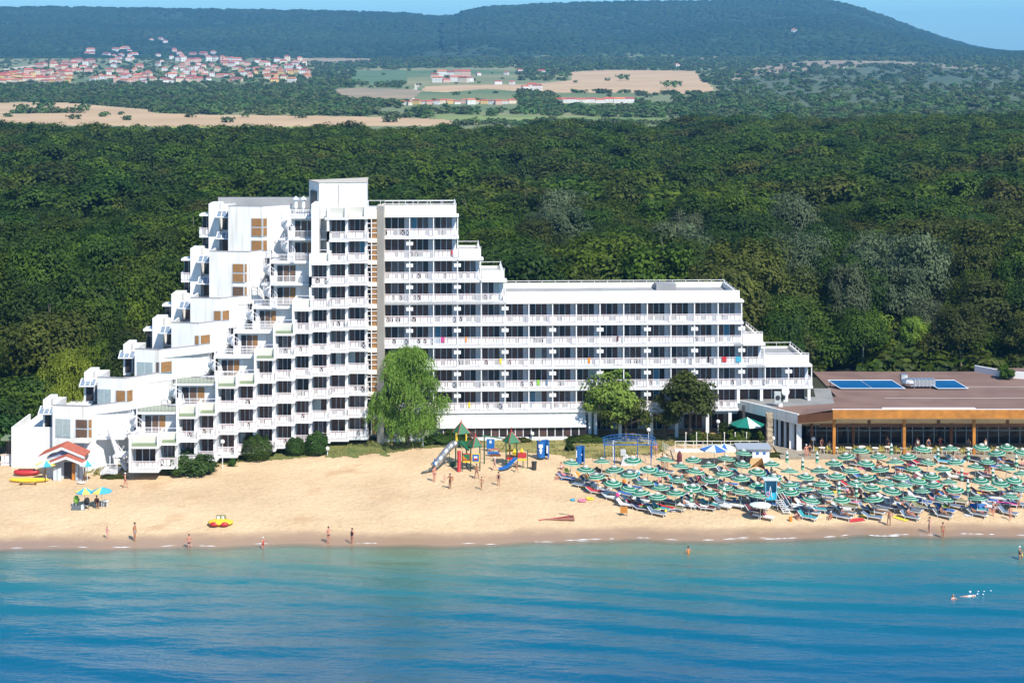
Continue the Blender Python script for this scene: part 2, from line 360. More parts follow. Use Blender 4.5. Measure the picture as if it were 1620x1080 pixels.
# terrain
RIDGE = [(-400, 4), (-150, 8), (0, 12), (120, 12), (300, 15), (480, 17), (600, 20), (650, 22), (690, 26), (715, 26), (740, 17), (770, 12), (850, 7), (1000, 3), (1200, 1), (1300, 1), (1330, 5), (1370, 16), (1400, 27), (1440, 42), (1490, 60), (1540, 75), (1600, 83), (1700, 90), (2000, 92)]
BASE = [(700, 2), (1150, 2), (1250, 3), (1600, 5), (2200, 9), (3000, 16), (3600, 24), (4000, 33), (4400, 44), (9000, 44)]
def thz(px, D):
    b = lerp(BASE, D) if not (px > 1150 and D > 3000) else lerp(BASE, D)
    x = X(px, D)
    yr = lerp(RIDGE, px) + .9 * noise.noise(Vector((px * .02, 0, 0))) + .7 * noise.noise(Vector((px * .11, 3, 0)))
    zr = HC + (HY - yr) * 6000 / F
    s0 = 3900 if px > 700 else 4100
    t = min(1, max(0, (D - s0) / (6000 - s0)))
    t = t ** 1.15
    n = noise.noise(Vector((x * .0016, D * .0012, 1))) * 26 * math.sin(math.pi * min(1, t)) + noise.noise(Vector((x * .005, D * .004, 6))) * 9 * math.sin(math.pi * t)
    if D > 6000: return zr - (D - 6000) * .05
    n2 = noise.noise(Vector((x * .003, D * .003, 9))) * 2.5 * min(1, max(0, (D - 1200) / 800))
    return b + (zr - b) * t + n * (1 if px < 1450 else max(0, 1 - (px - 1450) / 100)) + n2 * (1 - t)
FIELDS = [  # name, material key, photograph outline
    ('wheat_field', 'wheat', [(-60, 164), (40, 162), (110, 163), (180, 169), (245, 174), (236, 180), (60, 178), (-60, 181)]),
    ('wheat_field', 'wheat', [(-300, 184), (0, 180), (230, 178), (330, 182), (560, 184), (700, 189), (760, 196), (700, 200), (400, 200), (-300, 200)]),
    ('wheat_field', 'wheat', [(905, 114), (960, 111), (1100, 113), (1108, 124), (1130, 140), (1128, 150), (1000, 147), (860, 147), (770, 141), (700, 146), (668, 144), (672, 137), (720, 135), (826, 134), (905, 127)]),
    ('ploughed_field', 'brown', [(525, 142), (560, 139), (650, 141), (668, 144), (655, 155), (640, 160), (560, 159), (530, 154)]),
    ('ploughed_field', 'brown', [(480, 94), (520, 91), (590, 93), (590, 97), (540, 99), (480, 98)]),
    ('vineyard', 'vine', [(562, 112), (640, 111), (645, 130), (610, 134), (552, 131)]),
    ('sunflower_field', 'sun', [(230, 195), (300, 190), (480, 193), (540, 199), (400, 204), (240, 203)]),
    ('meadow', 'meadow', [(680, 181), (760, 181), (1000, 186), (1240, 191), (1240, 196), (700, 194)]),
    ('sunflower_field', 'sun', [(1128, 152), (1180, 158), (1270, 167), (1260, 170), (1180, 165), (1130, 156)]),
    ('ploughed_field', 'brown', [(1210, 104), (1290, 97), (1330, 96), (1420, 98), (1500, 103), (1620, 112), (1500, 108), (1380, 104), (1280, 110), (1180, 122), (1150, 134), (1160, 118)]),
    ('heath', 'heath', [(1180, 110), (1290, 110), (1400, 106), (1700, 113), (1750, 180), (1450, 176), (1250, 172), (1150, 150), (1135, 132)]),
    ('dirt_track', 'track', [(657, 133), (662, 134), (655, 160), (647, 161)]),
    ('dirt_track', 'track', [(480, 92), (520, 96), (519, 98), (478, 94)]),
    ('dirt_track', 'track', [(0, 110), (70, 101), (72, 103), (0, 113)]),
    ('dirt_track', 'track', [(1328, 98), (1333, 98), (1336, 110), (1331, 110)]),
]
fm = {'wheat': mat('wheat', (.43, .29, .155), .95, scale=.012, col2=(.54, .37, .205), world=True, detail=8), 'brown': mat('ploughed_soil', (.24, .19, .12), .95, scale=.012, col2=(.34, .26, .15), world=True, detail=8),
      'vine': mat('vines', (.07, .13, .05), .95, scale=.03, col2=(.11, .18, .07), world=True), 'sun': mat('sunflowers', (.24, .28, .05), .95, scale=.02, col2=(.38, .38, .07), world=True),
      'meadow': mat('meadow_grass', (.13, .20, .05), .95, scale=.02, col2=(.24, .27, .08), world=True), 'heath': mat('heath_grass', (.045, .085, .035), .95, scale=.006, col2=(.105, .12, .06), world=True, detail=12), 'track': mat('dust', (.55, .48, .36), .95, .1, .05, world=True)}
HILLM = mat('hill_woodland', (.012, .042, .015), 1., bump=5, scale=.003, bscale=.06, col2=(.030, .065, .024), world=True, detail=12)
PLAINM = mat('plain_scrub', (.075, .14, .045), 1., bump=2, scale=.003, bscale=.05, col2=(.26, .24, .11), world=True, detail=12)
pxs = seq(-1400, -360, 40) + seq(-340, 1960, 4) + seq(2000, 3000, 40); Ds = []
y_ = 204.
while y_ > 93: Ds.append(F * 44 / (y_ - HY) if 0 else None); y_ -= 1
Ds = [985.]
while Ds[-1] < 6000: Ds.append(Ds[-1] * 1.0085)
Ds = Ds[:-1] + [6000, 6150, 6600, 7500]
V = []; nx = len(pxs)
for D in Ds:
    for px in pxs: V.append((X(px, D), D, thz(px, D)))
buckets = {}
for j in range(len(Ds) - 1):
    for i in range(nx - 1):
        a = V[j * nx + i]; c = V[(j + 1) * nx + i + 1]
        cx, cy, cz = [(p + q) / 2 for p, q in zip(a, c)]
        u, v = prj(cx, cy, cz); u += 3 * noise.noise(Vector((cx * .01, cy * .005, 0))); v += .8 * noise.noise(Vector((cx * .01, cy * .005, 5)))
        key = -1 if cy < 3950 + 250 * noise.noise(Vector((cx * .002, 0, 0))) else -2
        if 90 < v < 215:
            for k, (nm, mk, P) in enumerate(FIELDS):
                if inpoly(u, v, P): key = k; break
        buckets.setdefault(key, []).append((j * nx + i, j * nx + i + 1, (j + 1) * nx + i + 1, (j + 1) * nx + i))
for key, fs in buckets.items():
    idx = {}; vs = []; ff = []
    for f in fs:
        q = []
        for k in f:
            if k not in idx: idx[k] = len(vs); vs.append(V[k])
            q.append(idx[k])
        ff.append(q)
    nm = {-1: 'plain', -2: 'hills'}.get(key) or FIELDS[key][0]
    m = {-1: PLAINM, -2: HILLM}.get(key) or fm[FIELDS[key][1]]
    me = bpy.data.meshes.new(nm); me.from_pydata(vs, [], ff); me.materials.append(m); me.polygons.foreach_set('use_smooth', [True] * len(ff))
    o = bpy.data.objects.new(nm, me); C.objects.link(o); struct(o)
# a farther ridge seen past the end of the hills
mb = MB(); pts = [(px, 78 + 2.2 * math.sin(px * .013) + noise.noise(Vector((px * .03, 0, 0)))) for px in seq(1350, 2300, 25)]
for (a, ya), (b_, yb) in zip(pts, pts[1:]):
    D = 12000.; mb.quad((X(a, 9000), 9000, 0), (X(b_, 9000), 9000, 0), (X(b_, D), D, HC + (HY - yb) * D / F), (X(a, D), D, HC + (HY - ya) * D / F), HILLM)
struct(mb.build('far_hills'))
# ---------------------------------------------------------------- hotel: long balcony wing
ST = 2.684; ZB = [5.33 + ST * k for k in range(10)]      # undersides of the balcony slabs, ZB[9] is the roof
wr = random.Random(5)
def window(mb, a, b, z0, z1, n, off=.0, mats=None, fr=.06):
    """framed sliding glass between plan points a and b: frame box with n panes a little in front of it"""
    a = Vector(a[:2]); b = Vector(b[:2]); d = b - a
    mb.wall(a, b, .06, z0, z1, FRAME, off)
    for i in range(n):
        p = a + d * ((i + fr) / n); q = a + d * ((i + 1 - fr) / n)
        mm = mats[i % len(mats)] if mats else wr.choice([GLASS, GLASS, GLASS2, GLASS2, GLASS2, GLASS2, GLASS3, GLASS3, GLASS4 if wr.random() < .35 else GLASS, GLASSB if wr.random() < .2 else GLASS2])
        mb.wall(p, q, .02, z0 + .06, z1 - .06, mm, off + .025)
def railing(mb, a, b, z, h=1.0, m=None, rich=True, pitch=.16):
    m = m or RAIL; a = Vector(a[:2]); b = Vector(b[:2]); L_ = (b - a).length; d = (b - a) / max(L_, .01)
    mb.wall(a, b, .05, z + h - .06, z + h, m); 
    if rich: mb.wall(a, b, .04, z + h - .16, z + h - .12, PINK, -.003); mb.wall(a, b, .04, z + .06, z + .1, m)
    x = 0.; pat = 0
    while x < L_ - .1:
        if rich:
            w = wr.choice([.42, .55, .34]); w = min(w, L_ - x)
            k = wr.random()
            if k < .66: mb.wall(a + d * x, a + d * (x + w - .06), .03, z + .14, z + h - .2, m, -.006)
            elif k < .76:
                p = a + d * x; q = a + d * (x + w - .06)
                for s_ in (0, 1):
                    mb.tube((p.x, p.y, z + .14 + s_ * (h - .34)), (q.x, q.y, z + .14 + (1 - s_) * (h - .34)), .022, m=m, n=4)
                mb.wall(p, p + d * .04, .03, z + .1, z + h - .12, m)
            else:
                y = 0
                while y < w - .05: mb.wall(a + d * (x + y), a + d * (x + y + .05), .03, z + .1, z + h - .12, m); y += .10
            x += w
        else:
            mb.wall(a + d * x, a + d * (x + .035), .035, z, z + h - .06, m); x += pitch
def rail_thin(mb, a, b, z, h=.8, pitch=1.6, m=None, bars=1):
    m = m or RAIL; a = Vector(a[:2]); b = Vector(b[:2]); L_ = (b - a).length; d = (b - a) / L_
    for k in range(bars): mb.tube((a.x, a.y, z + h * (1 - .45 * k)), (b.x, b.y, z + h * (1 - .45 * k)), .035, m=m, n=4)
    n = max(1, int(L_ / pitch))
    for i in range(n + 1):
        p = a + d * (L_ * i / n); mb.tube((p.x, p.y, z), (p.x, p.y, z + h), .03, m=m, n=4)

P0 = Vector((X(605, 217.8), 217.8, 0)); P1 = Vector((X(1176, 219.8), 219.8, 0))
dr = (P1 - P0).normalized(); ang = math.atan2(dr.y, dr.x); WL = (P1 - P0).length; U = WL / 571.
TW = Matrix.Translation(P0) @ Matrix.Rotation(ang, 4, 'Z')      # u along the wing, v into it
def u(px): return (px - 605) * U
wing = thing('hotel_wing', 'long white hotel wing of stacked balconies beside the stair tower', 'building', (P0.x + 22, P0.y, 2), group=None)
def part(mb, name, parent=wing, smooth=False): return mb.build(name, parent, smooth)
ENDS = {8: 725, 7: 725, 6: 761, 5: 800, 4: 1176, 3: 1176, 2: 1211, 1: 1287, 0: 1168}
PARP = {7: (725, 760), 6: (761, 797), 5: (800, 1171), 3: (1176, 1208), 2: (1211, 1282), 9: (605, 721)}
DEEP = 12.
VW = 1.35                                # depth of the balconies
body = MB(TW)
for k in range(9):
    e = u(ENDS[k]) - .25
    z1 = ZB[k + 1]
    body.box(0 if k else u(700), e - .05, VW + .08, DEEP - k * .004, ZB[k] + .1, z1 + .1 + .001 * k, WHITE)
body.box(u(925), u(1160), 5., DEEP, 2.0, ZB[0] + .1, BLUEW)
body.box(u(606), u(925), 1.7, DEEP - .05, 2.0, ZB[0] + .12, WHITE)
part(body, 'wall')
for k in range(9):                       # slab, railing, dividers and their white boxes, glass
    e = u(ENDS[k])
    s = MB(TW); s.box(-.02, e, -.12, VW + .3, ZB[k], ZB[k] + .28, WHITE2)
    if k < 8: s.box(-.02, e, -.05, VW + .3, ZB[k] - .06, ZB[k] - .002, WHITE2)
    bal = part(s, 'balcony')
    r = MB(TW); railing(r, (0.05, .0), (e - .05, .0), ZB[k] + .28)
    railing(r, (e - .12, .05), (e - .10, VW + 1.5), ZB[k] + .28)
    part(r, 'railing', bal)
    n = {8: 3, 7: 3, 6: 4, 5: 5, 4: 15, 3: 15, 2: 16, 1: 18, 0: 15}[k]
    for j in range(n):
        pe = u(647.7 + 37.55 * j)        # divider
        ps = u(608.3) if j == 0 else pe - 37.55 * U + .18
        if k == 1 and j >= 14 or (k == 0 and j > 14): pass
        if k == 0 and ps > u(1168): continue
        w = MB(TW); q0 = Vector((ps, VW)); q1 = Vector((pe - .62, VW))
        window(w, q0, q1, ZB[k] + .3, ZB[k + 1] - .1, 3, .10)
        part(w, 'window')
        if j < n - 1 or k in (4, 3):
            dv = MB(TW); dv.box(pe - .06, pe + .06, -.02, VW + .05, ZB[k] + .28, ZB[k + 1], WHITE2)
            dv.box(pe - .62, pe - .10, VW - .1, VW + .07, ZB[k] + .28, ZB[k + 1], BLUEW)  # bluish shade beside the divider painted in as wall colour
            if j % 2 == 0 and k in (7, 6, 5, 4, 3, 2, 1, 0) and not (k == 4 and j > 4):
                for sx in (-.42, .10): dv.box(pe + sx, pe + sx + .32, -.08, .3, ZB[k + 1] - .78, ZB[k + 1] - .38, WHITE2)
            part(dv, 'balcony_divider')
        else:
            dv = MB(TW); dv.box(pe - .62, pe - .3, VW - .1, VW + .07, ZB[k] + .28, ZB[k + 1], BLUEW); dv.box(e - .2, e - .08, -.02, .1, ZB[k] + .28, ZB[k + 1], WHITE2)
            part(dv, 'balcony_divider')
# roof edge of the top storey
s = MB(TW); s.box(-.02, u(725), -.12, VW + .3, ZB[9], ZB[9] + .28, WHITE2); part(s, 'roof_slab')
s = MB(TW); s.box(-.02, u(1177), -.12, VW + .3, ZB[5] + .002, ZB[5] + .26, WHITE2); part(s, 'roof_slab')
s = MB(TW); s.box(u(1160), u(1211), -.12, VW + .3, ZB[3] + .002, ZB[3] + .26, WHITE2); part(s, 'roof_slab')
s = MB(TW); s.box(u(1180), u(1286), -.12, VW + .3, ZB[2] + .002, ZB[2] + .26, WHITE2); part(s, 'roof_slab')
for k in (7, 6): 
    s = MB(TW); s.box(u(PARP[k][0]) - .3, u(PARP[k][1]) + .3, -.12, VW + .3, ZB[k] + .002, ZB[k] + .26, WHITE2); part(s, 'roof_slab')
for k, (a, b_) in PARP.items():          # parapets round the roof terraces, deck inside
    a, b_ = u(a) + (.02 if k != 9 else .0), u(b_)
    z = ZB[k] + .28; h = 1.15
    s = MB(TW); s.box(a, b_, .35, .55, z, z + h, CREAM); hb = {9: .2, 5: .73}.get(k, .3); s.box(b_ - .2, b_, .56, DEEP - .3, z, z + max(hb, .5), CREAM); s.box(a, b_, DEEP - .29, DEEP - .1, z, z + hb, CREAM)
    part(s, 'parapet')
    s = MB(TW); s.box(a, b_ - .21, .56, DEEP - .3, z - .1, z + .06, GREY); part(s, 'roof_deck')
    s = MB(TW); rail_thin(s, (a, .46), (b_, .46), z + h, .18, 2.4) if k != 5 else None
    rail_thin(s, (b_ - .1, .5), (b_ - .1, DEEP - .3), z + max(hb, .5), .45 if k != 5 else .25, 1.6); rail_thin(s, (a, DEEP - .2), (b_, DEEP - .2), z + hb, .5 if k != 5 else .25, 1.7)
    part(s, 'roof_rail')
s = MB(TW); s.box(u(1052), u(1085), DEEP - 3, DEEP - .5, ZB[5] + .3, ZB[5] + 1.1, GREY); part(s, 'roof_house')
# corner posts on the lowest free end and ground floor
for px in (1168, 1205, 1245, 1281): 
    s = MB(TW); s.box(u(px) - .18, u(px) + .18, -.05, .3, ZB[0] + .9, ZB[1], WHITE2); part(s, 'column')
for i, px in enumerate((1172, 1209, 1247)):
    s = MB(TW); window(s, (u(px), 2.2), (u(px + 31), 2.2), ZB[0] + 1., ZB[1] - .1, 2, .9, [GLASS2, GLASS]); part(s, 'window')
# canopy over the glazed dining room
s = MB(TW); zt, zb_ = 5.28, 3.75
s.add([(u(690), .3, zt), (u(925), .3, zt), (u(925), -.9, zb_), (u(690), -.9, zb_), (u(690), .3, zt - .15), (u(925), .3, zt - .15), (u(925), -.9, zb_ - .12), (u(690), -.9, zb_ - .12)],
      [(0, 1, 2, 3), (7, 6, 5, 4), (3, 2, 6, 7), (0, 3, 7, 4), (1, 5, 6, 2), (0, 4, 5, 1)], WHITE)
part(s, 'canopy')
s = MB(TW); s.box(u(606), u(925), -.62, 1.6, 2.0, 2.35, WHITE2); part(s, 'plinth')
for i in range(18):
    a = 700 + i * 12.55
    s = MB(TW); s.box(u(a), u(a) + .1, -.6, -.45, 2.35, 3.85, WHITE2); s.box(u(a) + .1, u(a + 12.55), -.56, -.52, 2.35, 2.45, WHITE2)
    s.box(u(a) + .1, u(a + 12.55), -.55, -.5, 2.45, 3.7, GLASS if i % 3 else GLASS2); s.box(u(a) + .1, u(a + 12.55), -.56, -.52, 3.7, 3.85, WHITE2)
    part(s, 'glazed_bay')
for px in (932, 941, 980, 1030, 1070, 1119, 1155):
    s = MB(TW); s.box(u(px) - .2, u(px) + .2, .1, .5, 1.9, ZB[0], WHITE2); part(s, 'column')
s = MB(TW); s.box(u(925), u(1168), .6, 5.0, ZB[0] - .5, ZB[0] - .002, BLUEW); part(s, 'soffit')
for px in (945, 985, 1035, 1090, 1125):
    s = MB(TW); window(s, (u(px), 4.9), (u(px + 30), 4.9), 2.1, 4.6, 3, .06, [GLASS, GLASS, GLASS2]); part(s, 'entrance_glazing')

# ---------------------------------------------------------------- hotel: stepped block
block = thing('stepped_hotel_block', 'white terraced hotel block with zigzag balconies, spiral stairs and blank end walls', 'building', (-32, 207, 2))
bb = [208, 253, 283, 314, 345, 376, 406, 436, 466, 493, 521, 550, 579]
Dc = [198.8, 200.5, 202, 203.8, 206, 207.5, 209.2, 210.8, 212.3, 213.6, 214.6, 215.5, 216.2]
xb = [X(b_, Dc[min(i, 11)]) for i, b_ in enumerate(bb)]; xb[12] = X(580, 215.6)
LST = {-1: 0, 0: 2, 1: 4, 2: 6, 3: 7, 4: 8, 5: 9, 6: 9, 7: 10, 8: 10}
def zk(k): return 5.33 + ST * k
def bpart(mb, name, parent=block): return mb.build(name, parent)
for k in range(-1, 9):
    z = zk(k); z1 = z + ST
    for c in range(LST[k], 12):
        xl, xr, D = xb[c], xb[c + 1], Dc[c]
        first = c == LST[k]
        s = MB(); s.box(xl - .05, xr + .22, D - .1, D + 2.9, z, z + .26, WHITE2); bal = bpart(s, 'balcony')
        r = MB(); railing(r, (xl + .02, D), (xr + .15, D), z + .26); railing(r, (xr + .14, D + .05), (xr + .16, D + 1.3), z + .26); bpart(r, 'railing', bal)
        s = MB(); s.box(xr - .26, xr + .02, D + .5, D + 1.5, z + .26, z1, WHITE2)
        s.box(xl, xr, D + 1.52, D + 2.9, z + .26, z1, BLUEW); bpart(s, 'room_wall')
        s = MB(); window(s, (xl + .12, D + 1.46), (xr - .3, D + 1.46), z + .28, z1 - .12, 3 if first else 2 if wr.random() < .3 else 3, .02); bpart(s, 'window')
        if first:                        # tall fin at the free side
            s = MB(); s.box(xl - .3, xl - .03, D - .05, D + 4.2, z, z1 + 1.3, WHITE2); bpart(s, 'fin_wall')
    # parapets with green ledges on the roof of the level below
    if k >= 0:
        cols = range(LST[k - 1], LST[k])
        for i, c in enumerate(cols):
            xl, xr, D = xb[c], xb[c + 1], Dc[c]
            s = MB(); s.box(xl - .02, xr + .2, D - .12, D + 3, z, z + .24, WHITE2)
            s.add([(xl, D - .06, z + .25), (xr, D - .06, z + .25), (xr, D + .6, z + .5), (xl, D + .6, z + .5)], [(0, 1, 2, 3)], PGREEN if k < 5 else CREAM); led = bpart(s, 'ledge')
            s = MB(); s.add([(xl, D + .62, z + .3), (xr, D + .62, z + .3), (xr, D + .40, z + 1.4), (xl, D + .40, z + 1.4), (xl, D + .8, z + .3), (xr, D + .8, z + .3), (xr, D + .58, z + 1.4), (xl, D + .58, z + 1.4)],
                           [(0, 1, 2, 3), (7, 6, 5, 4), (3, 2, 6, 7), (1, 5, 6, 2), (0, 3, 7, 4)], CREAM)
            bpart(s, 'parapet')
            s = MB(); s.box(xr - .02, xr + .2, D + .1, D + 3.4, z + .26, z + 1.55, WHITE2); bpart(s, 'fin_wall')
            s = MB(); rail_thin(s, (xl, D + 1.), (xr, D + 1.), z + 1.4, .3, 2.); bpart(s, 'roof_rail')
            s = MB(); s.box(xl, xr, D + .82, D + 4.4, z + .25, z + .42, GREY); bpart(s, 'terrace_floor')
# top parapets
z = zk(9)
for c in (10, 11):
    xl, xr, D = xb[c] - (.5 if c == 10 else 0), xb[c + 1], Dc[c]
    s = MB(); s.box(xl - .05, xr + .2, D - .15, D + 3, z, z + .28, WHITE2)
    s.add([(xl, D + .5, z + .28), (xr - .3, D + .5, z + .28), (xr - .3, D + .1, z + 1.45), (xl, D + .1, z + 1.45), (xl, D + .7, z + .28), (xr - .3, D + .7, z + .28), (xr - .3, D + .3, z + 1.45), (xl, D + .3, z + 1.45)],
          [(0, 1, 2, 3), (7, 6, 5, 4), (3, 2, 6, 7), (1, 5, 6, 2), (0, 3, 7, 4)], CREAM)
    s.box(xr - .28, xr, D - .05, D + 3.3, z + .28, z + 1.9, WHITE2); bpart(s, 'parapet')
s = MB(); s.box(X(496, 217), X(508, 217) , 214.6, 219, zk(7), z + 1.9, WHITE2); bpart(s, 'fin_wall')
# body behind balconies (stepped)
s = MB()
for k in range(-1, 9):
    c0 = LST[k]; cs = list(range(c0, 12))
    pts = [(xb[c0], Dc[c0] + 2.91)]
    for c in cs: pts += [(xb[c] + .01, Dc[c] + 2.91), (xb[c + 1] - .01, Dc[c] + 2.91)]
    pts += [(xb[12], 226 - .01 * k), (xb[c0] - 1.5, 226 - .01 * k)]
    s.prism(pts, zk(k), zk(k + 1) + .2, WHITE)
bpart(s, 'wall')
# recessed terraces: door plane, slab with rail, spiral stair
DOOR = {0: (229, 262, 205.4, 208), 1: (287, 324, 208.7, 270), 2: (350, 379, 211.6, 331), 3: (381, 408, 213.4, 361), 4: (410, 437, 215.2, 391), 5: (438, 468, 216.2, 418), 6: (438, 468, 216.2, 418), 7: (466, 496, 217.2, 446), 8: (466, 496, 217.2, 446)}
for k, (a, b_, D, sl) in DOOR.items():
    z = zk(k); z1 = z + ST; c0 = LST[k]; xr_ = xb[c0] - .05; xa = X(a, D) - .4; xs_ = X(sl, D)
    s = MB(); s.box(xa, xr_, D + .1, 226.2 + k * .01, z - .1, z1 - .05, WHITE); bpart(s, 'room_wall')
    s = MB(); window(s, (X(a, D), D + .1), (min(X(b_, D), xr_ - .1), D + .1), z + .3, z1 - .32, 3, .02, [GLASS, BRDARK, BROWN if k not in (6, 8) else BRDARK]); bpart(s, 'terrace_door')
    s = MB(); s.box(xs_ - .2, xr_ - .02, D - 1.1, D + .4, z + .02, z + .24, WHITE2); fl = bpart(s, 'terrace_slab')
    r = MB(); railing(r, (xs_ + 1.2, D - 1.0), (xr_ - .3, D - 1.0), z + .24, .95, rich=False); bpart(r, 'railing', fl)
    if k in (0, 1, 2, 3, 4, 6, 8):       # roof of the door unit
        s = MB(); s.box(xa - .4, xr_ + 1.2 if k < 8 else xr_, D - .7, D + 3, z1 - .05, z1 + .2, WHITE2); s.box(xa - .38, xr_ + 1., D - .65, D + 2.9, z1 + .2, z1 + .24, PGREEN if k in (0, 1) else WHITE2)
        fl = bpart(s, 'terrace_slab'); r = MB(); railing(r, (xa - .35, D - .6), (xr_ - .1, D - .6), z1 + .24, .85, rich=False); bpart(r, 'railing', fl)
    # spiral stair up to the next terrace
    s = MB(); cx, cy = xs_ + .95, D - 1.6
    s.tube((cx, cy, z + .2), (cx, cy, z1 + .9), .07, n=8, m=RAIL)
    n = 14; rad = .85; prev = None
    for i in range(n):
        t = R(-30 + 300 * i / n); zz = z + .25 + ST * i / n
        p = Vector((cx + rad * math.cos(t), cy + rad * math.sin(t), zz)); t2 = t + R(24)
        q = Vector((cx + rad * math.cos(t2), cy + rad * math.sin(t2), zz))
        s.add([(cx, cy, zz), p, q, (cx, cy, zz - .16), p - Vector((0, 0, .16)), q - Vector((0, 0, .16))], [(0, 1, 2), (5, 4, 3), (1, 4, 5, 2), (0, 3, 4, 1), (0, 2, 5, 3)], RAIL)
        s.tube(p, p + Vector((0, 0, .9)), .02, n=4, m=RAIL)
        if prev: s.tube(prev + Vector((0, 0, .9)), p + Vector((0, 0, .9)), .03, n=4, m=RAIL); s.tube(prev + Vector((0, 0, .45)), p + Vector((0, 0, .45)), .02, n=4, m=RAIL)
        prev = p
    bpart(s, 'spiral_stair')
COPE = mat('grey_coping', (.30, .29, .31), .7)
AWG = mat('awning_glass', (.20, .25, .31), .2)
# end walls: prisms with a bend, each set back behind the one below
KX = {2: (139, 202.9), 3: (199, 205.7), 4: (252, 209.3), 5: (315, 212.4), 6: (350, 214.5), 7: (393, 217.0), 8: (415, 218.8)}
AL = {2: 83, 3: 154, 4: 213, 5: 271, 6: 301, 7: 331, 8: 361}
BR = {2: 208, 3: 270, 4: 331, 5: 361, 6: 391, 7: 418, 8: 462}
TOPZ = {1: 6.5, 2: 9.2, 3: 11.9, 4: 14.6, 5: 17.25, 6: 19.95, 7: 25.3, 8: 30.7}
for s_ in range(2, 9):
    K = Vector((X(*KX[s_]), KX[s_][1])); A = Vector((X(AL[s_], K.y + .7), K.y + .7))
    r_ = (BR[s_] - 810) / F; t = (r_ * K.y - K.x) / (1 - .9 * r_); B = K + Vector((t, .9 * t))
    z0 = 1.6 if s_ == 2 else TOPZ[s_ - 1] - 1.0; z1 = TOPZ[s_]
    back = 227.
    far_ = Vector((B.x + .5, back)); fl = Vector((A.x, A.y + 4.6)); xn = X(AL.get(s_ + 1, 405), 215) + .6
    m_ = MB(); m_.prism([A, K, B, far_, (xn, back), (xn, A.y + 4.6), fl], z0, z1 - 1.0, WHITE, GREY); bpart(m_, 'end_wall')
    if s_ < 8: K2 = Vector((X(*KX[s_ + 1]), KX[s_ + 1][1])); 
    else: K2 = B
    d_ = (K2 - K).normalized(); K2 = K2 - d_ * .02 if s_ < 8 else K2
    nrm = Vector((-d_.y, d_.x)) * .2
    q = MB(); q.prism([A, K, K + Vector((0.02, .2)), A + Vector((0, .2))], z1 - 1.0, z1, WHITE); q.prism([K, K2, K2 + nrm, K + Vector((0, .2))], z1 - 1.0, z1 + .001, WHITE)
    q.prism([A + Vector((0, .2)), A + Vector((.2, .2)), fl + Vector((.2, 0)), fl], z1 - 1.0, z1, WHITE)
    q.wall(A, K, .24, z1 + .002, z1 + .09, COPE, .03); q.wall(K, K2, .24, z1 + .003, z1 + .085, COPE, .03)
    bpart(q, 'parapet')
    # corner window pair: wide pane on the front face, narrow pane round the bend
    rows = {8: [(345, 374), (380, 397)], 7: [(417, 447), (453, 469)], 6: [(491, 507)], 5: [(530, 545)], 4: [(572, 590)], 3: [(617, 636)], 2: [(663, 693)]}[s_]
    wl = {8: 398, 7: 368, 6: 339, 5: 309, 4: 248, 3: 184, 2: 120}[s_]; wr_ = {8: 422, 7: 394, 6: 363, 5: 333, 4: 273, 3: 210, 2: 145}[s_]
    kx_ = {8: 415, 7: 386, 6: 355.5, 5: 325, 4: 266, 3: 203.5, 2: 139}[s_]
    for (ya, yb) in rows:
        z_t, z_b = zat(ya, K.y), zat(yb, K.y)
        # place the bay as a shallow box so both panes read
        def onface(px):
            rr = (px - 810) / F
            if px <= KX[s_][0]:
                e = A - K; tt = (rr * K.y - K.x) / (e.x - rr * e.y); return K + e * tt
            tt = (rr * K.y - K.x) / (d_.x - rr * d_.y); return K + d_ * tt
        pa, pk, pb = onface(wl), onface(min(kx_, KX[s_][0])), onface(max(wr_, KX[s_][0] + 3))
        g = MB(); dark = s_ == 7 and ya > 450
        two = (yb - ya) > 25
        for (za, zb2) in ([(z_b, (z_b + z_t) / 2 - .02), ((z_b + z_t) / 2 + .02, z_t)] if two else [(z_b, z_t)]):
            window(g, pa, pk, za, zb2, 1, .10, [BRDARK if (dark or s_ == 4 or s_ == 2) else BROWN], .04)
            window(g, pk, pb, za, zb2, 1, .10, [BROWN], .10)
        bpart(g, 'corner_window')
    if s_ in (2, 3, 4):
        wa, wb, ya, yb = {2: (88, 112, 663, 693), 3: (154.5, 176, 616, 640), 4: (217, 242, 573, 595)}[s_]
        pa, pb = onface(wa), onface(wb)
        g = MB(); window(g, pa, pb, zat(yb, K.y), zat(ya, K.y), 2, .06, [GLASS4, GLASS4, GLASS3], .04); bpart(g, 'curtained_window')
    # lower volume set back at the free side, with recess glazing, thin balcony slab
    lw = {8: 330, 7: 301, 6: 271, 5: 241, 4: 195, 3: 133, 2: 68}[s_]
    Db = A.y + 3.2; xl, xr_ = X(lw, Db), A.x + .02
    q = MB(); zt = z1 + .02; zl = TOPZ[s_ - 1] - 1.0 if s_ > 2 else 2.
    q.box(xl, xl + (xr_ - xl) * .45, Db, Db + 3.4, zl, zt, WHITE); q.box(xl + (xr_ - xl) * .45 + .002, xr_ - .03, Db + 1.4, Db + 3.3, zl, zt - .3, WHITE)
    bpart(q, 'side_wall')
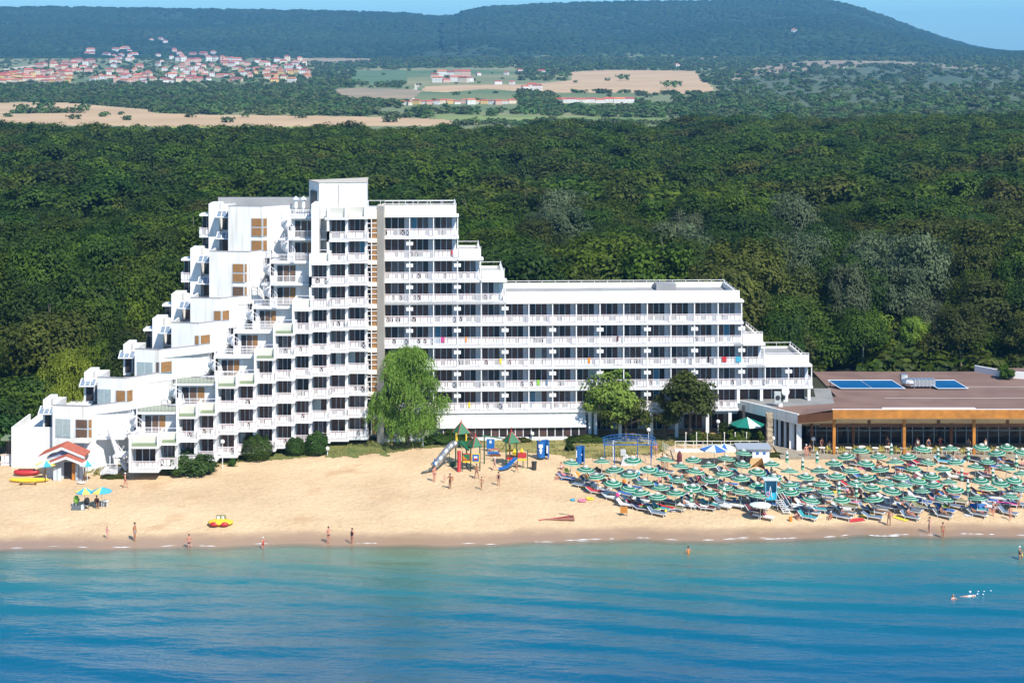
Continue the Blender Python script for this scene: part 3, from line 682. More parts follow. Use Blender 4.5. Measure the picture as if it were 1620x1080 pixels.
    for kk in range(2 if s_ >= 7 else 1):
        zz = z1 - 1.3 - ST * kk
        g = MB(); window(g, (xl + (xr_ - xl) * .5, Db + 1.4), (xr_ - .05, Db + 1.4), zz - 2.1, zz - .1, 2, .05, [GLASS, GLASS3]); bpart(g, 'window')
        aw = MB(); x0_, x1_ = (xl + (xr_ - xl) * .42, xr_ + .02) if s_ > 4 else (xl - .7, xl + 1.0)
        y0_ = A.y + 1.2 if s_ > 4 else Db - .9
        if s_ <= 4: x0_, x1_ = X(lw - 8, y0_), X(lw + 16, y0_)
        aw.add([(x0_, y0_ + 1.2, zz + .45), (x1_, y0_ + 1.2, zz + .45), (x1_, y0_, zz - .25), (x0_, y0_, zz - .25)], [(0, 1, 2, 3)], AWG)
        for i in range(4):
            xx = x0_ + (x1_ - x0_) * i / 3; aw.tube((xx, y0_ + 1.2, zz + .5), (xx, y0_, zz - .2), .06, n=4, m=RAIL)
        for yy, z3 in ((y0_, zz - .2), (y0_ + 1.2, zz + .5)): aw.tube((x0_, yy, z3), (x1_, yy, z3), .07, n=4, m=RAIL)
        bpart(aw, 'glazed_awning')
        if s_ <= 4:
            g = MB(); window(g, (xl + .2, Db), (xr_ - .1, Db), zz - 2.1, zz - .1, 2, .05, [GLASS, GLASS3]); bpart(g, 'window')
    if s_ >= 5:
        bx = {8: 315, 7: 286, 6: 256, 5: 226}[s_]; q = MB(); xx0 = X(bx, Db); 
        q.box(xx0, xl + .4, Db + .2, Db + 2.4, z1 - 1.55, z1 - 1.3, WHITE2); bpart(q, 'balcony_roof')
        q = MB(); q.box(xl - .05, xl + .2, Db + 1., Db + 2.6, z1 - 1.3 - ST * (2 if s_ >= 7 else 1), z1 - 1.56, BLUEW); window(q, (xl - 1.2, Db + 2.45), (xl - .1, Db + 2.45), z1 - 1.3 - ST * (2 if s_ >= 7 else 1), z1 - 1.6, 2, .02, [GLASS]); bpart(q, 'window')
        if s_ >= 7:
            q = MB(); q.box(xx0, xl + .4, Db + .2, Db + 2.4, z1 - 1.55 - ST, z1 - 1.3 - ST, WHITE2); b2 = bpart(q, 'balcony')
            q = MB(); railing(q, (xx0, Db + .22), (xl + .3, Db + .22), z1 - 1.3 - ST, .95); railing(q, (xx0, Db + .3), (xx0 + .01, Db + 2.3), z1 - 1.3 - ST, .95); bpart(q, 'railing', b2)
# lowest step
q = MB(); q.box(X(18, 204.5), X(88, 204.5), 204.5, 226, 1.6, 5.6, WHITE); q.box(X(18, 204.5), X(84, 204.5), 204.5, 204.7, 5.6, 6.5, WHITE); q.box(X(18, 204.5), X(18, 204.5) + .2, 204.71, 212, 5.6, 6.5, WHITE); bpart(q, 'end_wall')
q = MB(); q.box(X(2, 205.5), X(19, 205.5), 205.3, 207.5, 4.75, 5.0, PGREEN); bpart(q, 'balcony_roof')
q = MB(); q.box(X(2, 205.5), X(19, 205.5), 205.3, 207.5, 1.9, 2.15, WHITE2); b2 = bpart(q, 'balcony'); q = MB(); railing(q, (X(2, 205.3), 205.3), (X(19, 205.3), 205.3), 2.15, 1.05); bpart(q, 'railing', b2)
q = MB(); window(q, (X(10, 207.4), 207.45), (X(18, 207.4), 207.45), 2.2, 4.7, 2, .02, [GLASS]); bpart(q, 'window')
# bay under the lowest corner window
KK = Vector((X(139, 202.9), 202.9)); q = MB(); q.prism([(X(118, 202.6), 202.55), (X(140, 202.3), 202.35), (X(147, 203.6), 203.6), (X(140, 203.2), 203.4)], zat(700, 202.6), zat(693, 202.6), CREAM); bpart(q, 'window_sill')
# entrance corner: dark recess, straight white stair, platform
q = MB(); q.box(X(160, 205), X(207, 205), 206.6, 207.6, 1.8, 8.2, BLUEW); q.box(X(163, 206), X(176, 206), 206.5, 206.59, 2.2, 4.9, BRDARK); q.box(X(180, 206), X(205, 206), 206.5, 206.59, 2.2, 4.6, BRDARK); bpart(q, 'recess_wall')
q = MB(); q.box(X(158, 204.5), X(200, 204.5), 203.2, 206.5, 5.35, 5.55, WHITE2); fl = bpart(q, 'terrace_slab'); r = MB(); railing(r, (X(158, 203.3), 203.3), (X(199, 203.3), 203.3), 5.55, 1.0, rich=False); bpart(r, 'railing', fl)
q = MB()
for (a, b_, z0, z1, yy) in ((172, 184, 6.6, 3.9, 202.6), (184, 199, 3.9, 2.2, 201.6)):
    for side in (0, 1.1):
        q.tube((X(a, yy), yy + side, z0), (X(b_, yy), yy + side, z1), .09, n=4, m=RAIL); q.tube((X(a, yy), yy + side, z0 + .9), (X(b_, yy), yy + side, z1 + .9), .05, n=4, m=RAIL)
        for i in range(9):
            t = i / 8; xx = X(a, yy) * (1 - t) + X(b_, yy) * t; zz = z0 * (1 - t) + z1 * t; q.tube((xx, yy + side, zz), (xx, yy + side, zz + .9), .025, n=4, m=RAIL)
    for i in range(12):
        t = (i + .5) / 12; xx = X(a, yy) * (1 - t) + X(b_, yy) * t; zz = z0 * (1 - t) + z1 * t; q.box(xx - .16, xx + .16, yy, yy + 1.1, zz - .05, zz, WHITE2)
q.box(X(180, 202), X(200, 202), 201.4, 203.8, 3.75, 3.9, WHITE2)
for px in (174, 185): q.tube((X(px, 201.4), 201.4, 1.4), (X(px, 201.4), 201.4, 3.9), .06, n=6, m=RAIL)
bpart(q, 'outside_stair')
q = MB(); railing(q, (X(158, 201.), 201.), (X(184, 201.), 201.), 2.1, 1., rich=False); q.tube((X(144, 201), 201, 1.9), (X(158, 201), 201, 3.1), .05, m=RAIL); q.box(X(158, 201), X(184, 201), 201.1, 204, 1.8, 2.1, WHITE2); bpart(q, 'porch')
# stair tower between the two
q = MB(); q.prism([(X(596.5, 216.8), 216.8), (X(607, 216), 216.0), (X(607, 216), 219), (X(596.5, 216.8), 219)], 1.9, 31., BEIGE); bpart(q, 'pillar')
q = MB(); q.box(X(579, 219), X(597, 219), 219.6, 224, 1.9, 30.2, WHITE); q.box(X(588, 216.9), X(596.3, 216.9), 216.9, 217.0, 3, 29.4, BROWN); q.box(X(580, 219), X(587.5, 219), 219.45, 219.6, 3, 29.4, BRDARK); bpart(q, 'stair_glazing')
q = MB()
for k in range(9):
    z = zk(k); q.box(X(580, 216.8), X(596.3, 216.8), 216.6, 219.4, z - .30, z + .2, CREAM)
    for j in (1, 2, 3): q.box(X(580, 216.8), X(596.3, 216.8), 216.8, 216.88, z + .2 + j * .6, z + .28 + j * .6, RAIL)
q.box(X(587, 216.7), X(588.3, 216.7), 216.62, 216.78, 3, 29.4, RAIL); q.box(X(580, 217), X(596.3, 217), 216.6, 219.4, 29.4, 30.6, CREAM); bpart(q, 'stair_grille')
# roof: machine room, deck edge, vents
q = MB(); q.prism([(X(505, 218), 218), (X(580, 219.5), 219.5), (X(582, 226), 226), (X(489, 221.5), 221.5)], 29.6, 33.7, WHITE)
q.prism([(X(504, 217.9), 217.9), (X(581, 219.4), 219.4), (X(583, 226.1), 226.1), (X(488, 221.5), 221.5)], 33.7, 33.8, BEIGE); q.wall((X(536, 218.4), 218.45), (X(536, 218.4) + .5, 218.6), .05, 30, 33.6, CREAM, .03)
q.wall((X(492, 221), 220.62), (X(502, 219), 218.72), .1, 30.4, 32.6, DARKM, .06); rm = bpart(q, 'machine_room')
q = MB(); q.prism([(X(345, 226), 226.), (X(500, 226), 226.), (X(500, 227), 227.), (X(345, 227), 227)], 27, 31.2, GREY); bpart(q, 'roof_edge')
q = MB(); q.prism([(X(580, 218), 219), (X(720, 229.5), 229.5), (X(500, 229.5), 229.4), (X(500, 222), 222)], 29.5, 29.9, GREY); bpart(q, 'roof_deck')
for px in (468, 480):
    q = MB(); q.lathe([(.22, 0), (.22, 1.5), (.2, 1.5), (.45, 1.5), (.1, 1.9), (0, 1.9)], 10, WHITE2, (X(px, 221), 221, 29.9), [WHITE2, WHITE2, BLUEW, BLUEW, BLUEW]); bpart(q, 'roof_vent')
q = MB(); rail_thin(q, (X(462, 217), 217.), (X(502, 217), 217.), 29.7, .95, .3, DARKM); bpart(q, 'roof_rail')
q = MB(); rail_thin(q, (X(582, 218), 218.2), (X(720, 218), 218.6), 31., .5, 1.5); bpart(q, 'roof_rail')
# ---------------------------------------------------------------- foliage
LD = leafmat('leaf_dark', (.010, .027, .002), (.058, .104, .006))
LM = leafmat('leaf_mid', (.017, .041, .002), (.100, .155, .007))
LO = leafmat('leaf_olive', (.026, .038, .004), (.108, .122, .014))
LS = leafmat('leaf_silver', (.035, .060, .022), (.165, .205, .10))
LY = leafmat('leaf_bright', (.06, .11, .010), (.24, .31, .03))
LW = leafmat('leaf_willow', (.070, .14, .018), (.23, .36, .055), val=.05)
LB = leafmat('leaf_bush', (.015, .045, .006), (.065, .125, .018), val=.1)
BARK = mat('bark', (.10, .075, .05), .9, .25, 3, .03, 8)
BARKP = mat('pale_bark', (.26, .23, .17), .9, .25, 3, .03, 8)
def cards(r, vs, fs, c, nrm, size, aspect=.6):
    a = Vector((r.uniform(-1, 1), r.uniform(-1, 1), r.uniform(-1, 1)))
    n = (Vector(nrm) + a * .5)
    if n.length < 1e-3: n = Vector((0, 0, 1))
    n.normalize(); t = n.cross(Vector((r.uniform(-1, 1), r.uniform(-1, 1), r.uniform(-1, 1)))); 
    if t.length < 1e-3: t = n.orthogonal()
    t.normalize(); b = n.cross(t); k = len(vs)
    vs += [c - t * size, c - b * size * aspect, c + t * size, c + b * size * aspect + n * size * .25]
    fs.append((k, k + 1, k + 2, k + 3))
def crown_mesh(name, rx, rz, nb, nl, leaf, seed, m, flat=.0, br=.36, cz=0., lower=-.5):
    r = random.Random(seed); vs = []; fs = []
    for i in range(nb):
        while True:
            d = Vector((r.gauss(0, 1), r.gauss(0, 1), r.gauss(0, 1))).normalized()
            if d.z > lower: break
        q = r.uniform(.45, .86) * (1 + .22 * noise.noise(d * 1.7 + Vector((seed, 0, 0))))
        c = Vector((d.x * rx * q, d.y * rx * q, d.z * rz * q + cz)); R0 = rx * br * r.uniform(.6, 1.25)
        for j in range(nl):
            e = Vector((r.gauss(0, 1), r.gauss(0, 1), r.gauss(0, 1))).normalized()
            if e.z < -.45 and r.random() < .7: e.z = -e.z
            p = c + Vector((e.x, e.y, e.z * .75)) * R0 * (r.uniform(.55, 1.12))
            cards(r, vs, fs, p, e * .8 + d * .5 + Vector((0, 0, .4)), leaf * r.uniform(.6, 1.3))
    me = bpy.data.meshes.new(name); me.from_pydata(vs, [], fs); me.materials.append(m); return me
def trunk_mesh(name, h, r0, seed, nbr=6, spread=3., m=None, lean=.3):
    r = random.Random(seed); mb = MB(); m = m or BARK
    p = Vector((0, 0, -.3)); q = Vector((r.uniform(-lean, lean), r.uniform(-lean, lean), h * .45)); mb.tube(p, q, r0, r0 * .7, 7, m, False)
    t = q + Vector((r.uniform(-lean, lean), r.uniform(-lean, lean), h * .4)); mb.tube(q, t, r0 * .7, r0 * .25, 6, m, False)
    for i in range(nbr):
        a = 2 * math.pi * i / nbr + r.uniform(-.4, .4); s = q.lerp(t, r.uniform(0, .7)) if i % 2 else q
        e = s + Vector((math.cos(a) * spread * r.uniform(.3, .6), math.sin(a) * spread * r.uniform(.3, .6), h * r.uniform(.12, .3)))
        mb.tube(s, e, r0 * .42, r0 * .22, 5, m, False)
        for _ in range(2):
            g = e + Vector((math.cos(a + r.uniform(-.7, .7)) * spread * .4, math.sin(a + r.uniform(-.7, .7)) * spread * .4, h * r.uniform(.05, .18))); mb.tube(e, g, r0 * .2, r0 * .06, 4, m, False)
    me = bpy.data.meshes.new(name); me.from_pydata(mb.v, [], mb.f); me.materials.append(m)
    me.polygons.foreach_set('use_smooth', [True] * len(mb.f)); return me
def mkobj(name, me, parent=None, loc=(0, 0, 0)):
    o = bpy.data.objects.new(name, me); C.objects.link(o); o.location = loc
    if parent: o.parent = parent
    return o
NV = 7
near_cr = [crown_mesh('oak_crown', 5.2 + .2 * (i % 3), 3.9 + .35 * (i % 4), 38, 200, .225, 100 + i, LM) for i in range(NV)]
near_tr = [trunk_mesh('oak_trunk', 13, .24, 200 + i) for i in range(4)]
near_trp = [trunk_mesh('poplar_trunk', 13, .2, 240 + i, m=BARKP) for i in range(2)]
far_cr = [crown_mesh('far_crown', 5.2, 4.4, 26, 84, .40, 300 + i, LM) for i in range(6)]

def kind_at(px, py, v):                  # species patches of the wood
    n = noise.noise(Vector((px * .012, py * .03, 3)))
    if (1040 < px < 1260 and 335 < py < 400 or 1290 < px < 1520 and 375 < py < 520 or 850 < px < 965 and 325 < py < 372 or 1180 < px < 1300 and 395 < py < 440) and v < .55: return 'silver'
    if px > 1150 and py > 480: return 'olive' if v < .35 else 'mid' if v < .72 else 'bright' if v < .82 and px > 1330 else 'dark'
    if py > 330 and px > 850: return 'olive' if v < .45 else 'mid' if v < .75 else 'dark'
    if px < 330: return 'dark' if v < .5 else 'mid' if v < .92 else 'olive'
    if n > .15: return 'mid' if v < .8 else 'dark'
    return 'mid' if v < .5 else 'dark' if v < .82 else 'olive'
KM = {'silver': LS, 'olive': LO, 'mid': LM, 'dark': LD, 'bright': LY}
fr = random.Random(3)
# roofline of the hotel and restaurant: trees wholly below it are not seen
SKY = [(0, 700), (18, 677), (68, 640), (83, 640), (133, 596), (154, 596), (195, 548), (241, 505), (271, 470), (301, 395), (330, 325), (488, 320), (490, 289), (580, 289), (581, 320), (721, 322), (722, 390), (759, 392), (760, 425), (797, 427), (798, 446), (1170, 450), (1176, 520), (1210, 548), (1285, 560), (1287, 596), (1620, 596), (1900, 590)]
cells = []; D = 234.
row = 0
while D < 985:
    sp = 9.6 if D < 420 else 10.6
    w = .33 * D + 34; x = -w + (row % 2) * sp / 2
    while x < w:
        cells.append((x + fr.uniform(-2.6, 2.6), D + fr.uniform(-2.6, 2.6))); x += sp
    D += sp * .86; row += 1
sel = []; farp = []
for (x, y) in cells:
    px, _ = prj(x, y, 0); h = fr.uniform(10.5, 18.) + 2.2 * noise.noise(Vector((x * .02, y * .02, 0)))
    if px > 1150 and y < 275: h *= .72
    if px > 1290 and y < 262: continue    # the restaurant's yard
    if px > 1560 and y < 285: h *= .8
    if px < 320 and y < 245: h *= .8
    if y > 735 + 130 * noise.noise(Vector((x * .01, 1, 0))) + (110 if px > 1000 else 20): h *= .9
    lim = 800 + 40 * noise.noise(Vector((x * .015, 7, 0))) + (130 if px > 1080 else 0)
    if y > lim: continue
    top = prj(x, y, 2 + h)[1]
    if top > lerp(SKY, px) + 22 and -30 < px < 1650: continue
    if px < -60 or px > 1680 or top > lerp(SKY, px) - 3:
        farp.append((x, y, h)); continue
    (sel if True else farp).append((x, y, h))
sel.sort(key=lambda t: t[1]); nearp = sel[:270]; farp += sel[270:]
protos = {}
GT = {'silver': ('poplar_tree', 'pale silvery-leaved poplar standing in the dense wood behind the hotel', 'silvery poplars in the wood'),
      'olive': ('woodland_tree', 'dull olive-green tree packed into the wood behind the hotel', 'olive-green trees of the wood'),
      'mid': ('oak_tree', 'mid-green broad-crowned tree packed into the wood behind the hotel', 'mid-green trees of the wood'),
      'dark': ('oak_tree', 'dark green broad-crowned tree packed into the wood behind the hotel', 'dark green trees of the wood'),
      'bright': ('woodland_tree', 'bright yellow-green tree standing out in the dense wood behind the hotel', 'yellow-green trees of the wood')}
for i, (x, y, h) in enumerate(nearp):
    px, py = prj(x, y, 2 + h * .8); k = kind_at(px, py, fr.random()); nm, lb, gp = GT[k]
    t = thing(nm, lb, 'tree', (x, y, 2.1), fr.uniform(0, 6.28), gp)
    s = h / 15.5; wf = fr.uniform(1.0, 1.5) * (.8 if k == 'silver' else 1)
    low = y < 300 or px > 1100 and y < 330
    c = mkobj('crown', near_cr[fr.randrange(NV)], t, (0, 0, h - (6.2 if low else 4.6) * s)); c.scale = (s * wf, s * wf, s * (1.5 if low else 1.25 if k == 'silver' else 1.0)); setmat(c, 0, KM[k])
    tr = mkobj('trunk', (near_trp if k == 'silver' or fr.random() < .25 else near_tr)[fr.randrange(2)], t); tr.scale = (1, 1, h / 14.5)

# stuff objects: points with per-point size, turned into instances of a few masses of leaves
def scatter(name, pts, protos_, seed=0):
    col = bpy.data.collections.new(name + '_kinds')
    for j, (me, m) in enumerate(protos_):
        o = bpy.data.objects.new('kind', me); o.name = name + '_clump'; col.objects.link(o)
        o.material_slots[0].link = 'OBJECT'; o.material_slots[0].material = m
    me = bpy.data.meshes.new(name); me.from_pydata([p[0] for p in pts], [], [])
    a = me.attributes.new('sz', 'FLOAT_VECTOR', 'POINT'); a.data.foreach_set('vector', [q for p in pts for q in p[1]])
    a = me.attributes.new('rz', 'FLOAT', 'POINT'); a.data.foreach_set('value', [p[2] for p in pts])
    a = me.attributes.new('ix', 'INT', 'POINT'); a.data.foreach_set('value', [p[3] for p in pts])
    o = bpy.data.objects.new(name, me); C.objects.link(o)
    g = bpy.data.node_groups.new(name, 'GeometryNodeTree'); g.interface.new_socket('Geometry', in_out='INPUT', socket_type='NodeSocketGeometry'); g.interface.new_socket('Geometry', in_out='OUTPUT', socket_type='NodeSocketGeometry')
    N = g.nodes; L = g.links; gi = N.new('NodeGroupInput'); go = N.new('NodeGroupOutput')
    ip = N.new('GeometryNodeInstanceOnPoints'); ci = N.new('GeometryNodeCollectionInfo'); ci.inputs['Collection'].default_value = col
    ci.inputs['Separate Children'].default_value = True; ci.inputs['Reset Children'].default_value = True; ip.inputs['Pick Instance'].default_value = True
    def attr(n, t):
        x = N.new('GeometryNodeInputNamedAttribute'); x.data_type = t; x.inputs['Name'].default_value = n; return x.outputs['Attribute']
    cx = N.new('ShaderNodeCombineXYZ'); L.new(attr('rz', 'FLOAT'), cx.inputs['Z'])
    er = N.new('FunctionNodeEulerToRotation'); L.new(cx.outputs[0], er.inputs[0])
    L.new(gi.outputs[0], ip.inputs['Points']); L.new(ci.outputs[0], ip.inputs['Instance']); L.new(attr('ix', 'INT'), ip.inputs['Instance Index'])
    L.new(er.outputs[0], ip.inputs['Rotation']); L.new(attr('sz', 'FLOAT_VECTOR'), ip.inputs['Scale']); L.new(ip.outputs[0], go.inputs[0])
    md = o.modifiers.new('clumps', 'NODES'); md.node_group = g
    return struct(o, 'stuff')
kinds = ['silver', 'olive', 'mid', 'dark', 'bright']; PR = [(far_cr[i % 6], KM[k]) for k in kinds for i in range(3)]
# collection children come sorted by name; names are numbered in creation order
pts = []
for (x, y, h) in farp:
    px, py = prj(x, y, 2 + h * .8); k = kinds.index(kind_at(px, py, fr.random())); s = h / 14.5; wf = fr.uniform(1.0, 1.55)
    if y > 700 and fr.random() < .06: s *= 1.35
    pts.append(((x, y, 2.1 + h - 4.6 * s), (s * wf, s * wf, s * fr.uniform(.9, 1.2)), fr.uniform(0, 6.28), k * 3 + fr.randrange(3)))
scatter('forest', pts, PR)
# plain beyond: hedges, scrub, woodland on the hills
scr = [crown_mesh('scrub_crown', 1., .75, 9, 14, .24, 400 + i, LM, br=.42) for i in range(4)]
def blob(sd):
    g = MB(); g.ball((0, 0, 0), 1, 1, .62, WHITE, 12, 8, lambda p: 1 + .35 * noise.noise(p * 1.9 + Vector((sd, 0, 0))) + .2 * noise.noise(p * 4 + Vector((sd, 5, 0))))
    me = bpy.data.meshes.new('far_clump'); me.from_pydata(g.v, [], g.f); me.materials.append(LM); me.polygons.foreach_set('use_smooth', [True] * len(g.f)); return me
blobs_ = [blob(i * 3.1) for i in range(4)]
LF = leafmat('leaf_far', (.035, .085, .022), (.13, .21, .05), scale=.003); LF2 = leafmat('leaf_far_olive', (.05, .075, .025), (.13, .165, .055), scale=.01)
LH = leafmat('leaf_hill', (.009, .035, .012), (.040, .082, .026), scale=.002); LH2 = leafmat('leaf_hill_olive', (.02, .045, .015), (.05, .085, .028), scale=.002)
PR2 = [(scr[i], m) for m in (LF, LF2) for i in range(4)]; PR3 = [(blobs_[i], m) for m in (LH, LH2) for i in range(4)]
pts = []; hp = []; tries = 0
HOUSE_ZONES = [(-10, 80, 495, 137), (636, 108, 822, 176), (880, 148, 1010, 172), (822, 128, 862, 146)]
while len(pts) < 9000 and tries < 60000:
    tries += 1
    px = fr.uniform(-40, 1660); v = fr.uniform(92, 200)
    # march: find the terrain distance for this sight line
    lo, hi = 1000., 4400.
    for _ in range(16):
        md_ = (lo + hi) / 2
        if prj(X(px, md_), md_, thz(px, md_))[1] > v: lo = md_
        else: hi = md_
    D = (lo + hi) / 2
    if D > 4300: continue
    if any(inpoly(px, v, P) for _, mk, P in FIELDS): 
        if fr.random() > (.42 if px > 1130 and 104 < v < 178 else .006): continue
    hz = any(a < px < c and b_ < v < d for a, b_, c, d in HOUSE_ZONES)
    dens = .5 + .9 * noise.noise(Vector((px * .012, v * .06, 4)))
    if 135 < v < 172 and px < 560: dens = .62
    if px > 1100 and v > 92: dens = .45 + .7 * noise.noise(Vector((px * .015, v * .08, 4)))
    if hz: dens = min(dens, .35 if px < 500 else .02)
    if v > 172 and px > 640: dens = min(dens, .3)
    if v < 108 and not hz: dens = 1
    if fr.random() > dens: continue
    s = fr.uniform(1.8, 4.6) * (.75 if hz else 1) * (1 + (D - 1200) / 5000)
    pts.append(((X(px, D), D, thz(px, D) + s * .3), (s * fr.uniform(.9, 1.5), s * fr.uniform(.9, 1.5), s), fr.uniform(0, 6), fr.randrange(8)))
# tree line at the edge of the wheat, lone trees
for px, v, s in [(70, 176, 7), (34, 176, 5), (131, 176, 5), (387, 186, 3), (985, 128, 8), (1058, 140, 8), (1070, 137, 6)]:
    lo, hi = 1000., 4400.
    for _ in range(16):
        md_ = (lo + hi) / 2
        if prj(X(px, md_), md_, thz(px, md_))[1] > v: lo = md_
        else: hi = md_
    D = lo; pts.append(((X(px, D), D, thz(px, D) + s * .5), (s, s, s * .9), 0, 0))
for i in range(150):
    px = fr.uniform(640, 1640); v = fr.uniform(170, 182)
    D = F * 46 / (v - HY); s = fr.uniform(3, 6.5)
    if fr.random() < .5 + .8 * noise.noise(Vector((px * .01, v * .1, 8))): pts.append(((X(px, D), D, 2 + s * .5), (s * 1.2, s, s), 0, fr.randrange(4)))
scatter('scrub', pts, PR2)
pts = []
while len(pts) < 27000:
    px = fr.uniform(-200, 1800); D = 3950 + 2080 * fr.random() ** .8
    z = thz(px, D)
    if prj(0, D, z)[1] > 108: continue
    q = noise.noise(Vector((X(px, D) * .004, D * .004, 2)))
    if q > .38 and fr.random() < .8: continue
    s = fr.uniform(4, 9); pts.append(((X(px, D), D, z + s * .05), (s * 1.3, s * 1.3, s * fr.uniform(.7, 1.1)), 0, 0 + fr.randrange(4) + (4 if fr.random() < .15 + .3 * q else 0)))
scatter('hill_woods', pts, PR3)
pts = []
for _ in range(900):
    y = fr.uniform(232, 318); x = fr.uniform(-.3 * y - 6, .3 * y + 6); px = 810 + F * x / y; s = fr.uniform(1.3, 3.)
    if px > 1180 and y < 257 or prj(x, y, 2 + s)[1] > lerp(SKY, px) + 6: continue
    pts.append(((x, y, 2.2 + s * .4), (s * 1.2, s * 1.2, s), fr.uniform(0, 6), fr.randrange(8)))
scatter('undergrowth', pts, [(q, m) for m in (LM, LO) for q in near_cr[:0] + scr])

# ---------------------------------------------------------------- trees and shrubs by the hotel
def weep_mesh(name, rx, h, n, seed, m, leaf=.2, h0=.1, zlo=.25):
    r = random.Random(seed); vs = []; fs = []
    blobs = []
    for i in range(96):
        a = r.uniform(0, 2 * math.pi); zz = r.uniform(zlo, .95); ww = math.sin(min(1, (1.06 - zz) * 1.25) * math.pi / 2) ** .8 * (.75 + .25 * min(1, (zz - zlo) / .2)); q = r.uniform(.1, 1) ** .5
        blobs.append((Vector((math.cos(a) * rx * ww * q * .88, math.sin(a) * rx * ww * q * .88, h * (h0 + (1 - h0) * zz))), rx * r.uniform(.14, .22)))
    for i in range(n):
        c, b_ = blobs[r.randrange(len(blobs))]; e = Vector((r.gauss(0, 1), r.gauss(0, 1), abs(r.gauss(0, .8)))).normalized(); p = c + e * b_ * r.uniform(.7, 1.1)
        ln = r.randint(2, 7); q = p.copy(); out = Vector((e.x, e.y, 0)) * .07
        for k in range(ln):
            d = Vector((r.uniform(-.08, .08), r.uniform(-.08, .08), -leaf * 1.1)) + out; t = q + d; w = Vector((r.uniform(-1, 1), r.uniform(-1, 1), .2)).normalized() * leaf * .42; kk = len(vs)
            vs += [q, (q + t) / 2 - w, t, (q + t) / 2 + w]; fs.append((kk, kk + 1, kk + 2, kk + 3)); q = t + Vector((r.uniform(-.1, .1), r.uniform(-.1, .1), .02))
    me = bpy.data.meshes.new(name); me.from_pydata(vs, [], fs); me.materials.append(m); return me
def tree_at(name, label, px, py, crown, m, trunk, cz, rz=0., sc=1.):
    p = ground(px, py); t = thing(name, label, 'tree', p, rz)
    c = mkobj('crown', crown, t, (0, 0, cz)); c.scale = (sc, sc, sc); setmat(c, 0, m); mkobj('trunk', trunk, t); return t
tree_at('willow_tree', 'tall feathery bright green willow in front of the stair tower', 645, 704, weep_mesh('willow_crown', 5.3, 12.1, 5600, 5, LW, h0=.0, zlo=.14), LW, trunk_mesh('willow_trunk', 9, .3, 7, 8, 4), 0)
tree_at('ash_tree', 'light green tree with a tall loose top in front of the balconies, beside the entrance', 968, 694, crown_mesh('ash_crown', 3.9, 3.9, 40, 110, .24, 51, LW, cz=0), LW, trunk_mesh('ash_trunk', 6.5, .2, 8), 4.6)
t = tree_at('olive_tree', 'grey-green dense tree with low crown leaning over the blue frame', 990, 698, crown_mesh('olive_crown', 3.3, 2.7, 34, 110, .2, 52, LO), LO, trunk_mesh('olive_trunk', 4.5, .22, 9), 3.3)
tree_at('ash_tree', 'narrow light green treetop rising above its neighbour beside the entrance', 978, 690, crown_mesh('ash_crown', 1.9, 2.6, 16, 110, .22, 53, LW), LW, trunk_mesh('ash_trunk', 6.5, .15, 10, 4, 1.5), 6.8)
tree_at('plane_tree', 'dark green round tree in front of the far end of the hotel wing', 1092, 700, crown_mesh('plane_crown', 3.3, 4.0, 46, 120, .22, 54, LO), LO, trunk_mesh('plane_trunk', 7, .25, 11), 5.2)
tree_at('plane_tree', 'small dark tree with its crown low beside the round dark tree', 1052, 696, crown_mesh('plane_crown', 1.9, 2.2, 16, 90, .2, 55, LO), LO, trunk_mesh('plane_trunk', 4, .15, 12), 3.2)
def bush_at(label, px, py, rx, rz, m, seed, name='shrub', nb=26, nl=90, leaf=.15, lower=-.1, wx=1.):
    p = ground(px, py); o = mkobj(name, crown_mesh(name, rx, rz, nb, nl, leaf, seed, m, br=.3, lower=lower, cz=0), None, (p.x, p.y + rx * .4, p.z + rz * .25)); o.scale = (wx, 1, 1); return tag(o, label, 'shrub')
bush_at('wide spiky green shrub at the foot of the lowest balconies', 298, 752, 2.4, 2.2, LB, 60, wx=1.35, nb=54, nl=110)
def clip_bush(label, px, py, rx, rz, seed):
    p = ground(px, py); r = random.Random(seed); vs = []; fs = []
    for i in range(4200):
        e = Vector((r.gauss(0, 1), r.gauss(0, 1), r.gauss(0, 1))).normalized()
        if e.z < -.55: e.z = -e.z
        n = 1 + .20 * noise.noise(e * 2.6 + Vector((seed, 0, 0))); c = Vector((e.x * rx, e.y * rx, e.z * rz + rz * .8)) * n * r.uniform(.9, 1.02)
        cards(r, vs, fs, c, e, .13 * r.uniform(.6, 1.2))
    me = bpy.data.meshes.new('round_bush'); me.from_pydata(vs, [], fs); me.materials.append(LB)
    return tag(mkobj('round_bush', me, None, (p.x, p.y + rx * .6, p.z)), label, 'bush')
clip_bush('largest clipped round bush below the balconies, beside the lamp globe', 404, 731, 1.75, 1.6, 3)
clip_bush('smallest clipped round bush, between the other two at the balcony foot', 466, 722, 1.2, 1.1, 4)
clip_bush('clipped round bush at the corner of the green lawn', 500, 722, 1.42, 1.45, 5)
bush_at('tall leafy laurel shrub under the big green and white parasol', 1170, 706, 2.6, 2.3, LM, 61, nb=40, leaf=.2, wx=1.15)
bush_at('low dark juniper shrub between the willow and the playground', 716, 702, 1.5, 1.2, LD, 62, wx=1.6)
bush_at('dark juniper shrub at the willow foot beside the glazed dining room', 690, 704, 1.4, 1., LD, 63, wx=1.4)
bush_at('small green conifer poking up before the dining room glass', 714, 698, .8, 1.7, LB, 64, leaf=.12)
bush_at('small yellow-brown clipped bush before the dining room glass', 828, 700, .7, .5, LO, 65, leaf=.1, wx=1.3)
bush_at('lone young thin shrub standing in the dry lawn by the blue cabin', 901, 714, .7, .9, LD, 66, leaf=.1)
bush_at('scrubby grey-green shrub behind the thin white fence posts', 1128, 702, 1.7, 1.1, LO, 67, wx=1.3)
